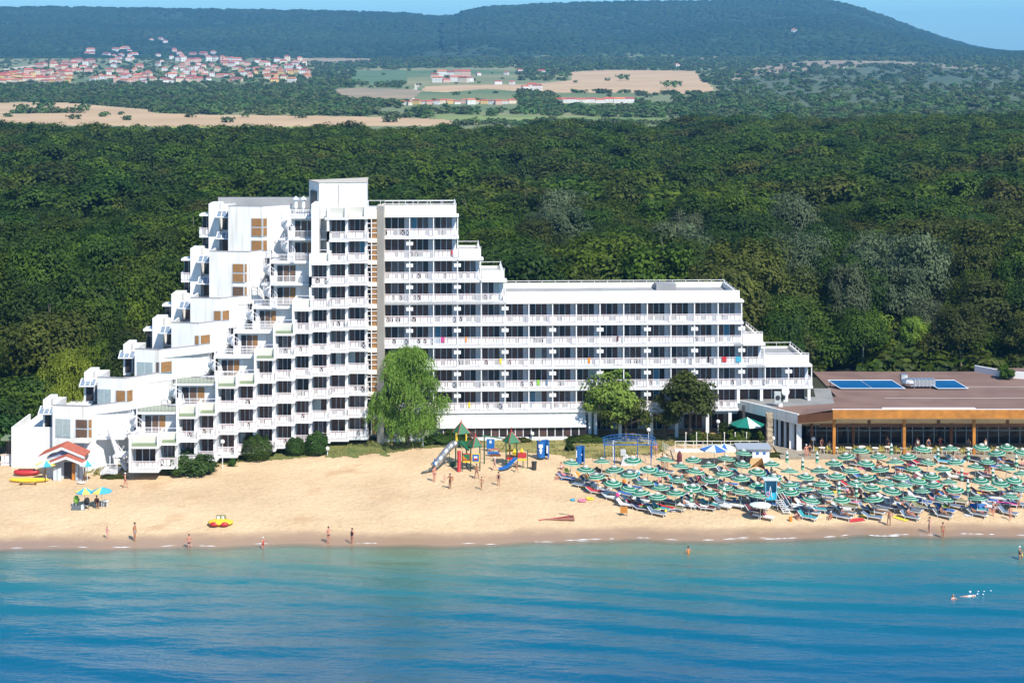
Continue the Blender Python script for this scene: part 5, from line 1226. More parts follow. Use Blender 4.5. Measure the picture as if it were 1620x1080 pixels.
b_ = stand(762, 774, 'boy in green trunks holding a small yellow toy', 'walk', -.3, wear=('trunks', 'khaki'), skn='tan', h=1.45)
stand(788.7, 768.5, 'dark-haired woman in a black one-piece standing apart on the sand', 'stand', .5, fem=True, wear=('suit', 'black'), skn='tan', h=1.6)
stand(783, 744, 'woman in a white hat and blue bottoms striding behind the boy', 'walk', -1.9, fem=True, wear=('trunks', 'blue'), skn='fair', hair='cap', h=1.6)
stand(817, 747, 'child in dark trunks running past the blue slide', 'walk', 1.4, wear=('trunks', 'navy'), skn='tan', hair='cap', h=1.4)
stand(620, 705.5, 'man in a red shirt and blue shorts in the shade of the willow', 'stand', .2, wear=('trunks', 'blue'), top='red', skn='red')
stand(1030.4, 722, 'woman in an orange bikini walking beside a man near the blue frame', 'walk', PI, fem=True, wear=('trunks', 'white'), top='orange', skn='tan', h=1.65)
stand(1038, 721, 'man in blue trunks walking beside a woman near the blue frame', 'walk', PI, wear=('trunks', 'blue'), skn='red', h=1.75)
stand(1275.6, 725.5, 'woman in a white sun hat and blue bottoms near the restaurant corner', 'stand', .3, fem=True, wear=('trunks', 'teal'), skn='red', hair='cap')
stand(1281, 724, 'man in a black shirt and trousers beside the restaurant corner', 'stand', .1, wear=('trunks', 'black'), top='black', skn='tan')
stand(1312.5, 719.5, 'waiter in a white shirt at the restaurant terrace edge', 'stand', .2, wear=('trunks', 'white'), top='white', skn='tan', hair='dark')
stand(1487.5, 713, 'waiter in a red shirt between terrace tables', 'reach', .2, wear=('trunks', 'black'), top='red', skn='tan')
stand(1611, 804, 'man in pale shorts standing by the last row of loungers', 'reach', .4, wear=('trunks', 'slate'), skn='tan', h=1.8)
stand(1598, 823, 'girl in a white skirt walking down towards the sea', 'walk', -.4, fem=True, wear=('trunks', 'white'), top='pink', skn='red', h=1.5)
stand(1559, 754, 'first of two women in red bikinis standing close together in the crowd', 'stand', .4, fem=True, wear=('trunks', 'red'), top='red', skn='red', h=1.65)
stand(1565, 755, 'second of two women in red bikinis, with blond hair', 'reach', -.5, fem=True, wear=('trunks', 'red'), top='magenta', skn='red', hair='blond', h=1.62)
stand(1501, 810, 'person in a dark shirt bending at the front row of parasols', 'reach', .9, wear=('trunks', 'black'), top='khaki', skn='brown')
stand(1257, 800, 'woman in white shorts standing at the lifeguard steps', 'reach', .9, fem=True, wear=('trunks', 'white'), top='orange', skn='tan')
stand(1357, 737, 'woman in a blue top standing under the rear parasols', 'stand', .5, fem=True, wear=('trunks', 'blue'), top='cyan', skn='red')
stand(1048, 741, 'man in a maroon shirt standing between parasols near the slipway', 'stand', 2.8, wear=('trunks', 'maroon'), top='maroon', skn='tan')
stand(1055, 742, 'woman in a black bikini beside the maroon-shirted man', 'stand', .2, fem=True, wear=('trunks', 'black'), top='black', skn='tan')

# ---------------------------------------------------------------- parasols
CG = mat('canvas_green', (.0, .135, .068), .8, .06, 3, rnd_obj=.12); CWH = mat('canvas_white', (.60, .66, .60), .8, .04, 3, rnd_obj=.08); CVAL = mat('canvas_valance', (.25, .48, .34), .8)
def make_parasol():
    t = thing('beach_parasol', 'x', 'parasol', (0, 0, 0)); t['_local'] = 1
    g = MB(); n = 10; rings = [(.20, 2.08, None), (.34, 2.04, CWH), (.68, 1.91, CG), (.76, 1.88, CWH), (1.02, 1.76, CG), (1.04, 1.75, CWH)]
    for (r0, z0, _), (r1, z1, m) in zip(rings, rings[1:]): g.lathe([(r0, z0), (r1, z1)], n, m)
    for i in range(n):
        a = 2 * PI * i / n; b = 2 * PI * (i + 1) / n; A_ = (1.04 * math.cos(a), 1.04 * math.sin(a)); B_ = (1.04 * math.cos(b), 1.04 * math.sin(b))
        g.add([(*A_, 1.748), (*B_, 1.748), (*B_, 1.67), ((A_[0] + B_[0]) / 2, (A_[1] + B_[1]) / 2, 1.64), (*A_, 1.67)], [(0, 1, 2, 3, 4)], CVAL)
    g.build('canopy', t)
    g = MB(); g.lathe([(0.0, 2.24), (.26, 2.16), (.28, 2.14)], n, CWH); g.build('vent_cap', t)
    g = MB(); 
    for i in range(n): a = 2 * PI * i / n; g.tube((.26 * math.cos(a), .26 * math.sin(a), 2.08), (.28 * math.cos(a), .28 * math.sin(a), 2.17), .025, n=4, m=DARKM)
    g.build('vent_struts', t)
    g = MB(); g.tube((0, 0, -.2), (0, 0, 2.28), .03, n=8, m=WHITE2); g.build('pole', t)
    g = MB()
    for i in range(n): a = 2 * PI * i / n; g.tube((.04 * math.cos(a), .04 * math.sin(a), 1.55), (.66 * math.cos(a), .66 * math.sin(a), 1.90), .012, n=4, m=RAIL)
    g.build('ribs', t); return t
def make_closed():
    t = thing('folded_parasol', 'x', 'parasol', (0, 0, 0)); t['_local'] = 1
    g = MB(); g.lathe([(.05, 1.0), (.20, 1.05), (.19, 1.3), (.17, 1.55), (.15, 1.8), (.13, 2.0), (.17, 2.05), (.03, 2.42)], 8, CG, (0, 0, 0), [CG, CVAL, CG, CWH, CG, CG, CWH]); g.build('canopy', t)
    g = MB(); g.tube((0, 0, -.2), (0, 0, 2.3), .03, n=8, m=WHITE2); g.build('pole', t); return t
U4 = [(177, 207), (392, 200), (603, 193), (810, 188), (1012, 180), (1222, 175), (1340, 150), (275, 260), (487, 250), (697, 243), (915, 233), (1123, 227), (1333, 217), (1540, 218), (367, 300), (583, 292), (800, 287), (1012, 268), (1225, 277), (1436, 267),
      (463, 342), (683, 338), (898, 328), (1117, 318), (1335, 318), (1545, 310), (563, 383), (788, 378), (1003, 378), (1222, 368), (1438, 362), (1600, 390), (668, 408), (890, 405), (1108, 403), (1328, 398), (1436, 425), (773, 435)]
U5 = [(520, 128), (925, 115), (1130, 112), (1325, 105), (1505, 105), (432, 163), (640, 162), (843, 160), (1447, 147), (1605, 138), (340, 217), (547, 210), (755, 210), (962, 203), (1167, 203), (1372, 197), (40, 263), (245, 262), (450, 260), (662, 255), (872, 255), (1075, 250), (1287, 245), (1495, 240),
      (140, 305), (358, 302), (570, 303), (783, 302), (993, 297), (1605, 282), (45, 355), (260, 352), (473, 345), (690, 345), (898, 340), (1115, 337), (1327, 328), (1545, 325), (150, 388), (590, 375), (806, 368), (1020, 362), (1455, 348),
      (52, 412), (277, 407), (716, 400), (935, 397), (1160, 387), (1375, 382), (1590, 378), (165, 462), (392, 460), (613, 460), (845, 457), (1072, 450), (1307, 443), (1522, 432)]
CLS = [(22, 190), (127, 240), (225, 195), (725, 140), (1040, 170), (1245, 170), (1568, 215), (1200, 310), (1410, 310), (372, 400), (490, 420), (1242, 385)]
KZ = 1620 / 380.
um = [(860 + x / KZ, 680 + y / KZ) for x, y in U4] + [(1240 + x / KZ, 680 + y / KZ) for x, y in U5]
def under(px, py, h):                    # ground point carrying something whose centre at height h shows at px, py
    z = 1.6
    for _ in range(10):
        p = at(px, py, z + h); z = gz(p.x, p.y)
    return Vector((p.x, p.y, bz(p.x, p.y)))
ups = []
for px, py in um: ups.append((px, py, under(px, py, 1.95)))
# rows: sort by distance, name rows from the sea
ups.sort(key=lambda t: t[2].y); rows = []
for q in ups:
    for r_ in rows:
        if abs(r_[0][2].y - q[2].y) < 1.15: r_.append(q); break
    else: rows.append([q])
par = make_parasol(); first = True; uinfo = []
for ri, r_ in enumerate(rows):
    r_.sort(key=lambda t: t[2].x)
    for ci, (px, py, p) in enumerate(r_):
        lb = f'open striped parasol, {nth(ci + 1)} from the left in the {nth(ri + 1)} row from the sea'
        uinfo.append((p, f'{nth(ci + 1)} parasol, {nth(ri + 1)} row'))
        if first: par.location = p; par['label'] = lb; par['group'] = 'striped parasols on the beach'; o = par; first = False
        else: o = dup(par, p, 0, lb)
        o.rotation_euler = (rnd.uniform(-.12, .12), rnd.uniform(-.12, .12), rnd.uniform(0, 6)); s_ = rnd.uniform(.9, 1.04); o.scale = (s_, s_, rnd.uniform(.93, 1.05))
cl = make_closed(); first = True
cps = sorted([(1240 + x / KZ, 680 + y / KZ) for x, y in CLS] + [(860 + 995 / KZ, 680 + 450 / KZ), (860 + 1218 / KZ, 680 + 435 / KZ)])
for i, (px, py) in enumerate(cps):
    p = under(px, py, 1.5); lb = f'folded green and white parasol, {nth(i + 1)} of the folded ones counted from the left'
    if first: cl.location = p; cl['label'] = lb; cl['group'] = 'folded parasols'; first = False; o = cl
    else: o = dup(cl, p, 0, lb)
# ---------------------------------------------------------------- loungers
PLW = mat('white_plastic', (.70, .70, .70), .4)
def make_lounger(back):
    t = thing('sun_lounger', 'x', 'sun lounger', (0, 0, 0)); t['_local'] = 1          # feet towards +x
    g = MB()
    for sy in (-.3, .3): g.box(-.35, 1.25, sy - .03, sy + .03, .28, .35, PLW)
    for i in range(9): g.box(-.3 + i * .17, -.2 + i * .17, -.27, .27, .30, .335, PLW)
    g.box(1.19, 1.25, -.27, .27, .281, .349, PLW); g.build('frame', t)
    g = MB(); c, s_ = math.cos(back), math.sin(back)
    for sy in (-.3, .3): g.tube((-.35, sy, .32), (-.35 - .72 * c, sy, .32 + .72 * s_), .03, n=4, m=PLW)
    for i in range(5):
        d = .1 + i * .15; x = -.35 - d * c; z = .32 + d * s_; g.tube((x, -.28, z), (x, .28, z), .04, n=4, m=PLW)
    g.build('backrest', t)
    for x in (-.25, 1.05):
        for sy in (-.27, .27):
            g = MB(); g.tube((x, sy, .3), (x + (.06 if x > 0 else -.06), sy * 1.08, -.03), .035, .03, 6, PLW); g.build('leg', t)
    g = MB(); n = Vector((s_, 0, c)) * .045
    B0 = Vector((-.33, 0, .36)); B1 = Vector((-.33 - .70 * c, 0, .36 + .70 * s_))
    pr = [Vector((1.2, 0, .36)), B0, B1]; 
    for a, b in zip(pr, pr[1:]):
        off = Vector((0, 0, .06)) if a.x > 0 else n
        g.add([a + V3(0, -.27, 0), b + V3(0, -.27, 0), b + V3(0, .27, 0), a + V3(0, .27, 0), a + V3(0, -.27, 0) + off, b + V3(0, -.27, 0) + off, b + V3(0, .27, 0) + off, a + V3(0, .27, 0) + off], [(0, 1, 2, 3), (7, 6, 5, 4), (0, 4, 5, 1), (1, 5, 6, 2), (2, 6, 7, 3), (3, 7, 4, 0)], WHITE2)
    g.build('mattress', t); return t
LG = [make_lounger(R(48)), make_lounger(R(30)), make_lounger(R(4))]; used = [False] * 3
MC = [('slate', 'slate blue'), ('slate', 'slate blue'), ('grey', 'dark grey'), ('white', 'white'), ('blue', 'blue'), ('maroon', 'maroon'), ('khaki', 'olive'), ('teal', 'teal'), ('grey', 'dark grey'), ('red', 'red'), ('navy', 'navy')]
spots = []
lr = random.Random(21)
def lounger(p, rz, var, col, cname, where, grp='white sun loungers on the beach'):
    src = LG[var]; st = ['with its back raised high', 'with its back half raised', 'lying flat'][var]
    lb = f'{cname} lounger {st}, {where}'
    if not used[var]: src.location = p; src.rotation_euler = (0, 0, rz); src['label'] = lb; src['group'] = grp; used[var] = True; o = src
    else: o = dup(src, p, rz, lb)
    for c in o.children:
        if c.name.startswith('mattress'): setmat(c, 0, CL[col])
    spots.append((Vector(p), rz, var)); return o
HAIRS = ['dark', 'dark', 'brown', 'blond', 'grey', 'cap']; cols = list(CL)
FRONT = -R(32)
for i, (p, w_) in enumerate(uinfo):
    sides = [1, -1] if lr.random() < .62 else [lr.choice([1, -1])]
    for sd in sides:
        rz = FRONT + lr.uniform(-.18, .18); q = Vector((p.x + lr.uniform(-.3, .1) + sd * .25, p.y + sd * .62 + lr.uniform(-.12, .12), 0)); q.z = bz(q.x, q.y)
        var = lr.choice([0, 0, 1, 1, 2]); col, cn = lr.choice(MC)
        where = f'{"far" if sd > 0 else "near"} side of the {w_}'
        lounger(q, rz, var, col, cn, where)
        if lr.random() < .36:
            fem = lr.random() < .55; k = lr.choice(['lie', 'lie', 'sit', 'prone']); wc = lr.choice(['black', 'navy', 'red', 'pink', 'magenta', 'blue', 'white', 'teal', 'yellow', 'maroon']); d = Vector((math.cos(rz), math.sin(rz), 0))
            pz = rz + PI / 2; off = d * (.02 if k == 'lie' else .25); hh = .40
            kk = k if not (k == 'lie' and var == 0) else 'sit'
            person(f'{dict(lie="reclining", sit="sitting", prone="sunbathing face down")[kk]} {"woman" if fem else "man"} in {wc}, {"far" if sd > 0 else "near"} side of the {w_}', (q.x + off.x, q.y + off.y, q.z + hh - (.02 if kk == 'lie' else 0)), pz, kk, lr.choice(list(SK)), fem, ('suit', wc) if fem else ('trunks', wc), None, lr.choice(HAIRS), lr.uniform(1.55, 1.8), 'bathers on the loungers')
    if lr.random() < .42:                # someone or something beside the pole
        q = Vector((p.x + lr.choice([-1.3, 1.5]), p.y + lr.uniform(-.8, .8), 0)); q.z = bz(q.x, q.y); wc = lr.choice(['black', 'navy', 'red', 'pink', 'teal', 'maroon', 'blue', 'magenta']); fem = lr.random() < .5
        kk = lr.choice(['sit', 'sit', 'reach'])
        person(f'{"seated" if kk == "sit" else "standing"} {"woman" if fem else "man"} in {wc} on the sand beside the {w_}', (q.x, q.y, q.z - .02), lr.uniform(-1, 1.4), kk, lr.choice(list(SK)), fem, ('suit', wc), None, lr.choice(HAIRS), lr.uniform(1.4, 1.75), 'bathers on the sand')
    if lr.random() < .55:
        q = Vector((p.x + lr.uniform(-1., 1.2), p.y + lr.uniform(-1, 1), 0)); q.z = bz(q.x, q.y); cc = lr.choice(cols)
        g = MB(); b_ = Vector((0, 0, 0)); sx, sy, sz = lr.uniform(.18, .32), lr.uniform(.12, .2), lr.uniform(.16, .3)
        g.ball((0, 0, sz), sx, sy, sz, CL[cc], 10, 6, lambda v: 1 + .15 * noise.noise(v * 2.5)); g.tube((-.1, 0, sz * 1.7), (0, 0, sz * 2.4), .018, n=5, m=CL[cc]); g.tube((.1, 0, sz * 1.7), (0, 0, sz * 2.4), .018, n=5, m=CL[cc])
        o = g.build('beach_bag', None, True); o.location = q; o.rotation_euler.z = lr.uniform(0, 6); tag(o, f'{cc} beach bag on the sand by the {w_}', 'bag', 'beach bags')
    if lr.random() < .3:
        q = Vector((p.x + lr.uniform(-1.4, 1.6), p.y + lr.uniform(-1.2, .4), 0)); cc = lr.choice(['red', 'pink', 'yellow', 'cyan', 'green', 'orange', 'white', 'magenta', 'blue']); rz = lr.uniform(-.8, .4)
        g = MB(); n = 8; d = Vector((math.cos(rz), math.sin(rz))); e = Vector((-d.y, d.x))
        G = [[Vector((q.x, q.y)) + d * (i / n * 1.7 - .85) + e * (j / 4 * .8 - .4) for i in range(n + 1)] for j in range(5)]
        vs_ = [(v.x, v.y, bz(v.x, v.y) + .05 + .02 * noise.noise(Vector((v.x * 4, v.y * 4, 0)))) for r2 in G for v in r2]
        g.add(vs_, [(j * (n + 1) + i, j * (n + 1) + i + 1, (j + 1) * (n + 1) + i + 1, (j + 1) * (n + 1) + i) for j in range(4) for i in range(n)], CL[cc])
        o = g.build('beach_towel', org=(q.x, q.y, bz(q.x, q.y))); tag(o, f'{cc} towel spread on the sand near the {w_}', 'towel', 'towels on the sand')
# front rows of loungers seen clear of the parasols
FR = [(950, 776, 1, 'white', 'second last pair at the quiet end'), (965, 783, 2, 'white', 'at the quiet end beside a sunbather'), (990, 785, 2, 'blue', 'next to the dark bag at the quiet end'), (938, 754, 0, 'grey', 'behind the green chair'), (921, 760, 0, 'orange', 'higher of two orange ones'), (935, 765, 0, 'orange', 'lower of two orange ones'),
      (1010, 795, 0, 'white', 'tall one behind the red towel'), (1028, 808, 2, 'green', 'green one at the front'), (1052, 806, 2, 'red', 'red one at the front'), (1085, 803, 2, 'white', 'first of a white pair'), (1103, 804, 2, 'white', 'second of a white pair'), (1112, 797, 0, 'khaki', 'beside the folded parasol'), (1140, 803, 2, 'white', 'pale pair before the blue tower'), (1160, 803, 2, 'white', 'next to the pale pair'), (1004, 802, 1, 'red', 'with a striped towel'), (1058, 798, 1, 'khaki', 'by a green-clad figure'), (1180, 800, 0, 'cyan', 'beside the tower'),
      (1206, 821, 2, 'white', 'under the lone white parasol'), (1328, 808, 0, 'white', 'white one in the open front'), (1340, 803, 0, 'khaki', 'olive one in the open front'), (1370, 808, 0, 'slate', 'blue one left of the standing man'), (1388, 808, 0, 'grey', 'grey one left of the standing man'), (1430, 809, 0, 'slate', 'blue one right of the standing man'), (1443, 808, 0, 'grey', 'grey one right of the standing man'),
      (1476, 808, 0, 'slate', 'slate one near the front centre'), (1490, 809, 0, 'slate', 'nearer the sea in the front centre'), (1270, 808, 2, 'white', 'below the front parasols'), (1290, 809, 2, 'teal', 'teal one below the front parasols'), (1345, 797, 2, 'pink', 'pink one behind the front'), (1568, 806, 1, 'white', 'beside the blue windbreak'), (1592, 801, 2, 'magenta', 'with bundled clothes'), (1603, 800, 2, 'slate', 'last in the front row'), (1260, 797, 1, 'red', 'by the lifeguard steps'),
      (1490, 733, 0, 'cyan', 'light blue one behind the last row'), (1510, 732, 0, 'cyan', 'light blue one behind the last row, further right')]
for px, py, var, col, wh in FR:
    p = ground(px, py); lounger(p, FRONT + lr.uniform(-.2, .2), var, col, dict(MC).get(col, col), wh)
for px, py, k, wc, sk_ in [(1288, 803, 'sit', 'yellow', 'tan'), (1232, 803, 'sit', 'orange', 'red'), (1560, 808, 'sit', 'blue', 'red'), (1574, 806, 'sit', 'slate', 'tan'), (1083, 799, 'sit', 'orange', 'red'), (1003, 800, 'lie', 'red', 'red'), (958, 778, 'sit', 'black', 'brown'), (888, 742, 'sit', 'white', 'red'), (1146, 797, 'lie', 'magenta', 'tan')]:
    p = ground(px, py); person(f'bather in {wc} {"sitting" if k == "sit" else "lying"} {dict([(1288, "before the middle front parasols"), (1232, "beside the lifeguard tower"), (1560, "at the blue windbreak"), (1574, "to the side of the windbreak group"), (1083, "behind a white lounger pair"), (1003, "on a striped towel at the front"), (958, "at the quiet end of the loungers"), (888, "on the sand by the green chair"), (1146, "in front of the third row")])[px]}', (p.x, p.y, p.z + (.38 if px in (958, 1003) else -.02)), lr.uniform(0, 1.2), k, sk_, lr.random() < .5, ('suit', wc), None, lr.choice(HAIRS), 1.65)
# ---------------------------------------------------------------- beach furniture and play area
def solo(mb, name, label, cat, p, smooth=False, group=None): return tag(mb.build(name, org=p, smooth=smooth), label, cat, group)
def L3(p): return lambda x, y, z: (p.x + x, p.y + y, p.z + z)
# two-tone parasols over the beach kiosk table
CY, CB = mat('canvas_yellow', (.75, .62, .12), .8), mat('canvas_sky', (.06, .38, .52), .8)
def multi_parasol(label, p, r0, h, cols_, n=8, rise=.45, tilt=0., name='beach_parasol', group=None):
    t = thing(name, label, 'parasol', p, 0, group); g = MB()
    for i in range(n):
        a = 2 * PI * i / n; b = 2 * PI * (i + 1) / n; m = cols_[i % len(cols_)]
        g.add([(p.x, p.y, p.z + h + rise), (p.x + r0 * math.cos(a), p.y + r0 * math.sin(a), p.z + h), (p.x + r0 * math.cos(b), p.y + r0 * math.sin(b), p.z + h), (p.x + r0 * math.cos(b), p.y + r0 * math.sin(b), p.z + h - .12), (p.x + r0 * math.cos(a), p.y + r0 * math.sin(a), p.z + h - .12)], [(0, 1, 2), (1, 2, 3, 4)], m)
    g.build('canopy', t); g = MB(); g.tube((p.x, p.y, p.z - .2), (p.x, p.y, p.z + h + rise), .03, m=WHITE2); g.build('pole', t); t.rotation_euler.x = tilt; return t
pA = ground(134, 803); pB = ground(161, 803)
multi_parasol('yellow and blue parasol over the pile of bags and chairs on open sand', pA, 1.0, 1.75, [CY, CB]); multi_parasol('blue and yellow parasol over the seated dark figure on open sand', pB, 1.1, 1.8, [CB, CB, CY])
multi_parasol('blue and yellow parasol at the door of the tiled shed', ground(73, 762), 1.1, 2.0, [CB, CY, CWH]); multi_parasol('pale parasol on a blue pole at the right side of the tiled shed', ground(138, 762), .95, 2.0, [CB, CWH, CWH])
def table(label, p, r0=.4, m=PLW):
    t = thing('table', label, 'table', p); g = MB(); g.lathe([(0, .74), (r0, .74), (r0, .70), (0, .70)], 12, m, (p.x, p.y, p.z)); g.build('tabletop', t)
    for a in range(4):
        g = MB(); c, s_ = math.cos(a * PI / 2 + .7), math.sin(a * PI / 2 + .7); g.tube((p.x + c * r0 * .6, p.y + s_ * r0 * .6, p.z + .7), (p.x + c * r0 * .9, p.y + s_ * r0 * .9, p.z), .025, n=5, m=m); g.build('leg', t)
def chair(label, p, rz, m, group=None, src=[None]):
    if src[0] is None:
        t = thing('plastic_chair', label, 'chair', (0, 0, 0)); t['_local'] = 1
        g = MB(); g.box(-.24, .24, -.24, .24, .42, .46, PLW); g.build('seat', t)
        g = MB(); g.add([(-.24, .22, .46), (.24, .22, .46), (.22, .34, .88), (-.22, .34, .88), (-.24, .26, .46), (.24, .26, .46), (.22, .38, .88), (-.22, .38, .88)], [(0, 1, 2, 3), (7, 6, 5, 4), (3, 2, 6, 7), (0, 3, 7, 4), (1, 5, 6, 2)], PLW); g.build('backrest', t)
        for sx in (-.25, .25): g = MB(); g.box(sx - .02, sx + .02, -.22, .26, .62, .66, PLW); g.tube((sx, -.2, .4), (sx, -.2, .64), .02, n=4, m=PLW); g.build('armrest', t)
        for sx in (-.22, .22):
            for sy in (-.22, .22): g = MB(); g.tube((sx, sy, .43), (sx * 1.1, sy * 1.15, -.02), .025, n=5, m=PLW); g.build('leg', t)
        src[0] = t; t.location = p; t.rotation_euler = (0, 0, rz)
        if group: t['group'] = group
        o = t
    else:
        o = dup(src[0], p, rz, label)
        if group: o['group'] = group
    for c in o.children: setmat(c, 0, m)
    return o
chair('grey plastic chair under the yellow and blue parasol', pA + V3(.3, -.5, 0), .4, CL['grey']); chair('white plastic chair heaped with yellow vests under the blue and yellow pair', pA + V3(-1., .2, 0), -.5, PLW)
chair('chair under the seated dark figure on open sand', pB + V3(-.55, 0, 0), .3, CL['grey'])
person('dark-clothed person sitting under the blue and yellow parasol on open sand', (pB.x - .55, pB.y, pB.z + .42), .5, 'chair', skn='brown', wear=('trunks', 'black'), top='maroon')
table('round table between the dark figure and the blue parasol pole', pB + V3(.4, .1, 0), .35)
g = MB(); g.ball((pA.x - .9, pA.y, pA.z + .9), .3, .25, .45, CL['green'], 8, 6, lambda v: 1 + .2 * noise.noise(v * 2)); solo(g, 'life_vest', 'yellow-green life vest hung on the chair under the parasol', 'vest', pA, True)
g = MB(); g.ball((pA.x + .35, pA.y - .45, pA.z + .85), .3, .25, .4, CL['black'], 8, 6, lambda v: 1 + .2 * noise.noise(v * 2)); solo(g, 'rucksack', 'black rucksack on the chair under the parasol', 'bag', pA, True)
g = MB(); g.box(pA.x - 1.2, pA.x - .3, pA.y - .9, pA.y - .4, pA.z, pA.z + .35, CL['grey']); g.box(pA.x - .2, pA.x + .1, pA.y - .9, pA.y - .5, pA.z, pA.z + .5, FRAME); solo(g, 'cool_box', 'grey cool box standing on open sand by the chairs', 'box', pA)
# green chair at the quiet end, orange board, bin
chair('lime green chair at the quiet end of the loungers', ground(898, 751), 2.6, CL['green'])
def sign_board():
    p = ground(987, 816); t = thing('notice_board', 'blank orange wooden board on two legs in the open sand', 'sign', p); g = MB(); g.box(p.x - .38, p.x + .38, p.y, p.y + .05, p.z + .35, p.z + 1.05, WOODO); g.build('board', t)
    for sx in (-.33, .33): g = MB(); g.box(p.x + sx - .03, p.x + sx + .03, p.y + .055, p.y + .1, p.z - .1, p.z + 1.0, WOODB); g.build('leg', t)
sign_board()
p = ground(845, 743); g = MB(); g.lathe([(.26, 0), (.30, .85), (.33, .87), (.33, .95), (0, 1.0)], 12, DARKM, p); solo(g, 'litter_bin', 'black litter bin beside the smaller climbing tower', 'bin', p, False)
p = ground(1251, 824.5); g = MB(); g.lathe([(.16, 0), (.2, .5), (.0, .5)], 10, CL['orange'], p); solo(g, 'bucket', 'small orange bucket in front of the lifeguard steps', 'bucket', p)
# rafts, boards
def raft(name, label, cat, px, py, L_, W_, H_, m, m2=None, rz=0.):
    p = ground(px, py); g = MB(); n = 14; T_ = Matrix.Translation(p) @ Matrix.Rotation(rz, 4, 'Z'); g.T = T_
    def prof(t): return (1 - abs(2 * t - 1) ** 2.6) ** .5
    rg = []
    for i in range(n + 1):
        t = min(.995, max(.005, i / n)); w = W_ * prof(t) * .5; h = H_ * (.35 + .65 * prof(t)); x = (t - .5) * L_; lift = .35 * H_ * (abs(2 * t - 1) ** 3)
        rg.append([(x, w * math.cos(a), lift + h * .5 + h * .5 * math.sin(a)) for a in [2 * PI * k / 10 for k in range(10)]])
    for a, b in zip(rg, rg[1:]): g.add(a + b, [(k, (k + 1) % 10, 10 + (k + 1) % 10, 10 + k) for k in range(10)], m)
    for c in (rg[0], rg[-1]): g.add(c, [tuple(range(10))], m)
    if m2:
        for i in (4, 7, 10): x = (i / n - .5) * L_; g.box(x - .3, x + .3, -.2, .2, H_ * .98, H_ * 1.05, m2)
    return solo(g, name, label, cat, p, True)
raft('kayak', 'upper yellow kayak lying in front of the tiled shed', 'kayak', 46, 762, 4.4, .8, .5, YELP, None, .02); raft('pedal_boat', 'red boat lying behind the yellow kayak', 'boat', 42, 752, 2.9, 1.1, .7, REDP, CL['maroon'], .03)
p = ground(45, 767); g = MB(); g.box(p.x - .95, p.x + .95, p.y - .2, p.y + .2, p.z + .38, p.z + .44, YELP); g.box(p.x - .95, p.x + .95, p.y + .22, p.y + .26, p.z + .5, p.z + .62, YELP)
for sx in (-.8, .8): g.box(p.x + sx - .04, p.x + sx + .04, p.y - .18, p.y + .24, p.z - .02, p.z + .38, WOODB)
solo(g, 'bench', 'low yellow bench in front of the yellow kayak', 'bench', p)
raft('surfboard', 'white board lying on the sand at the shed corner', 'board', 129, 765, 1.0, .6, .25, PLW)
p = ground(349, 830); t = thing('inflatable_raft', 'round yellow and red inflatable towing raft alone on the sand', 'raft', p); g = MB()
g.ball((p.x, p.y, p.z + .3), 1.35, .85, .32, YELP, 20, 8, lambda v: 1 + .03 * math.sin(9 * math.atan2(v.y, v.x))); g.build('tube', t, True)
g = MB(); 
for sx in (-.55, .45): g.ball((p.x + sx, p.y - .62, p.z + .25), .5, .28, .24, REDP, 12, 6)
g.build('red_panel', t, True); g = MB(); g.box(p.x - .5, p.x + .5, p.y + .2, p.y + .45, p.z + .5, p.z + .95, CL['khaki']); g.box(p.x - .4, p.x - .12, p.y + .15, p.y + .199, p.z + .58, p.z + .88, PLW); g.box(p.x + .08, p.x + .34, p.y + .15, p.y + .199, p.z + .58, p.z + .88, PLW); g.build('seat_back', t)
# windsurf rig heap
p = ground(885, 822); g = MB(); 
g.add([(p.x - 1.2, p.y, p.z + .12), (p.x + 1.5, p.y + .5, p.z + .45), (p.x + 1.6, p.y - .1, p.z + .15), (p.x + .2, p.y - .35, p.z + .12)], [(0, 1, 2, 3)], mat('sail_brown', (.28, .12, .08), .6))
g.path([(p.x + 1.7 * math.cos(a) * .9, p.y + .1, p.z + .15 + .5 * math.sin(a)) for a in [0, .4, .8, 1.2, 1.6]], .04, 5, DARKM); g.tube((p.x - 2.2, p.y - .2, p.z + .06), (p.x + 1.5, p.y + .2, p.z + .4), .04, m=CL['red']); g.tube((p.x - 1.5, p.y - .1, p.z + .1), (p.x + 1.6, p.y - .3, p.z + .16), .1, .12, 8, MATS['sail_brown'])
solo(g, 'windsurf_rig', 'folded brown windsurf sail with red mast lying on the sand', 'sail', p)
for i, (px, py, c, w_) in enumerate([(921, 793, 'pink', 'pink swim ring'), (933, 790, 'yellow', 'yellow swim ring'), (906, 792, 'cyan', 'small blue and green float')]):
    p = ground(px, py); g = MB(); 
    for k in range(12):
        a, b = 2 * PI * k / 12, 2 * PI * (k + 1) / 12; q = .38 if i < 2 else .2; g.tube((p.x + q * math.cos(a), p.y + q * math.sin(a), p.z + .1), (p.x + q * math.cos(b), p.y + q * math.sin(b), p.z + .1), .1, m=CL[c])
    solo(g, 'swim_ring', w_ + ' on open sand left of the loungers', 'swim ring', p, True)
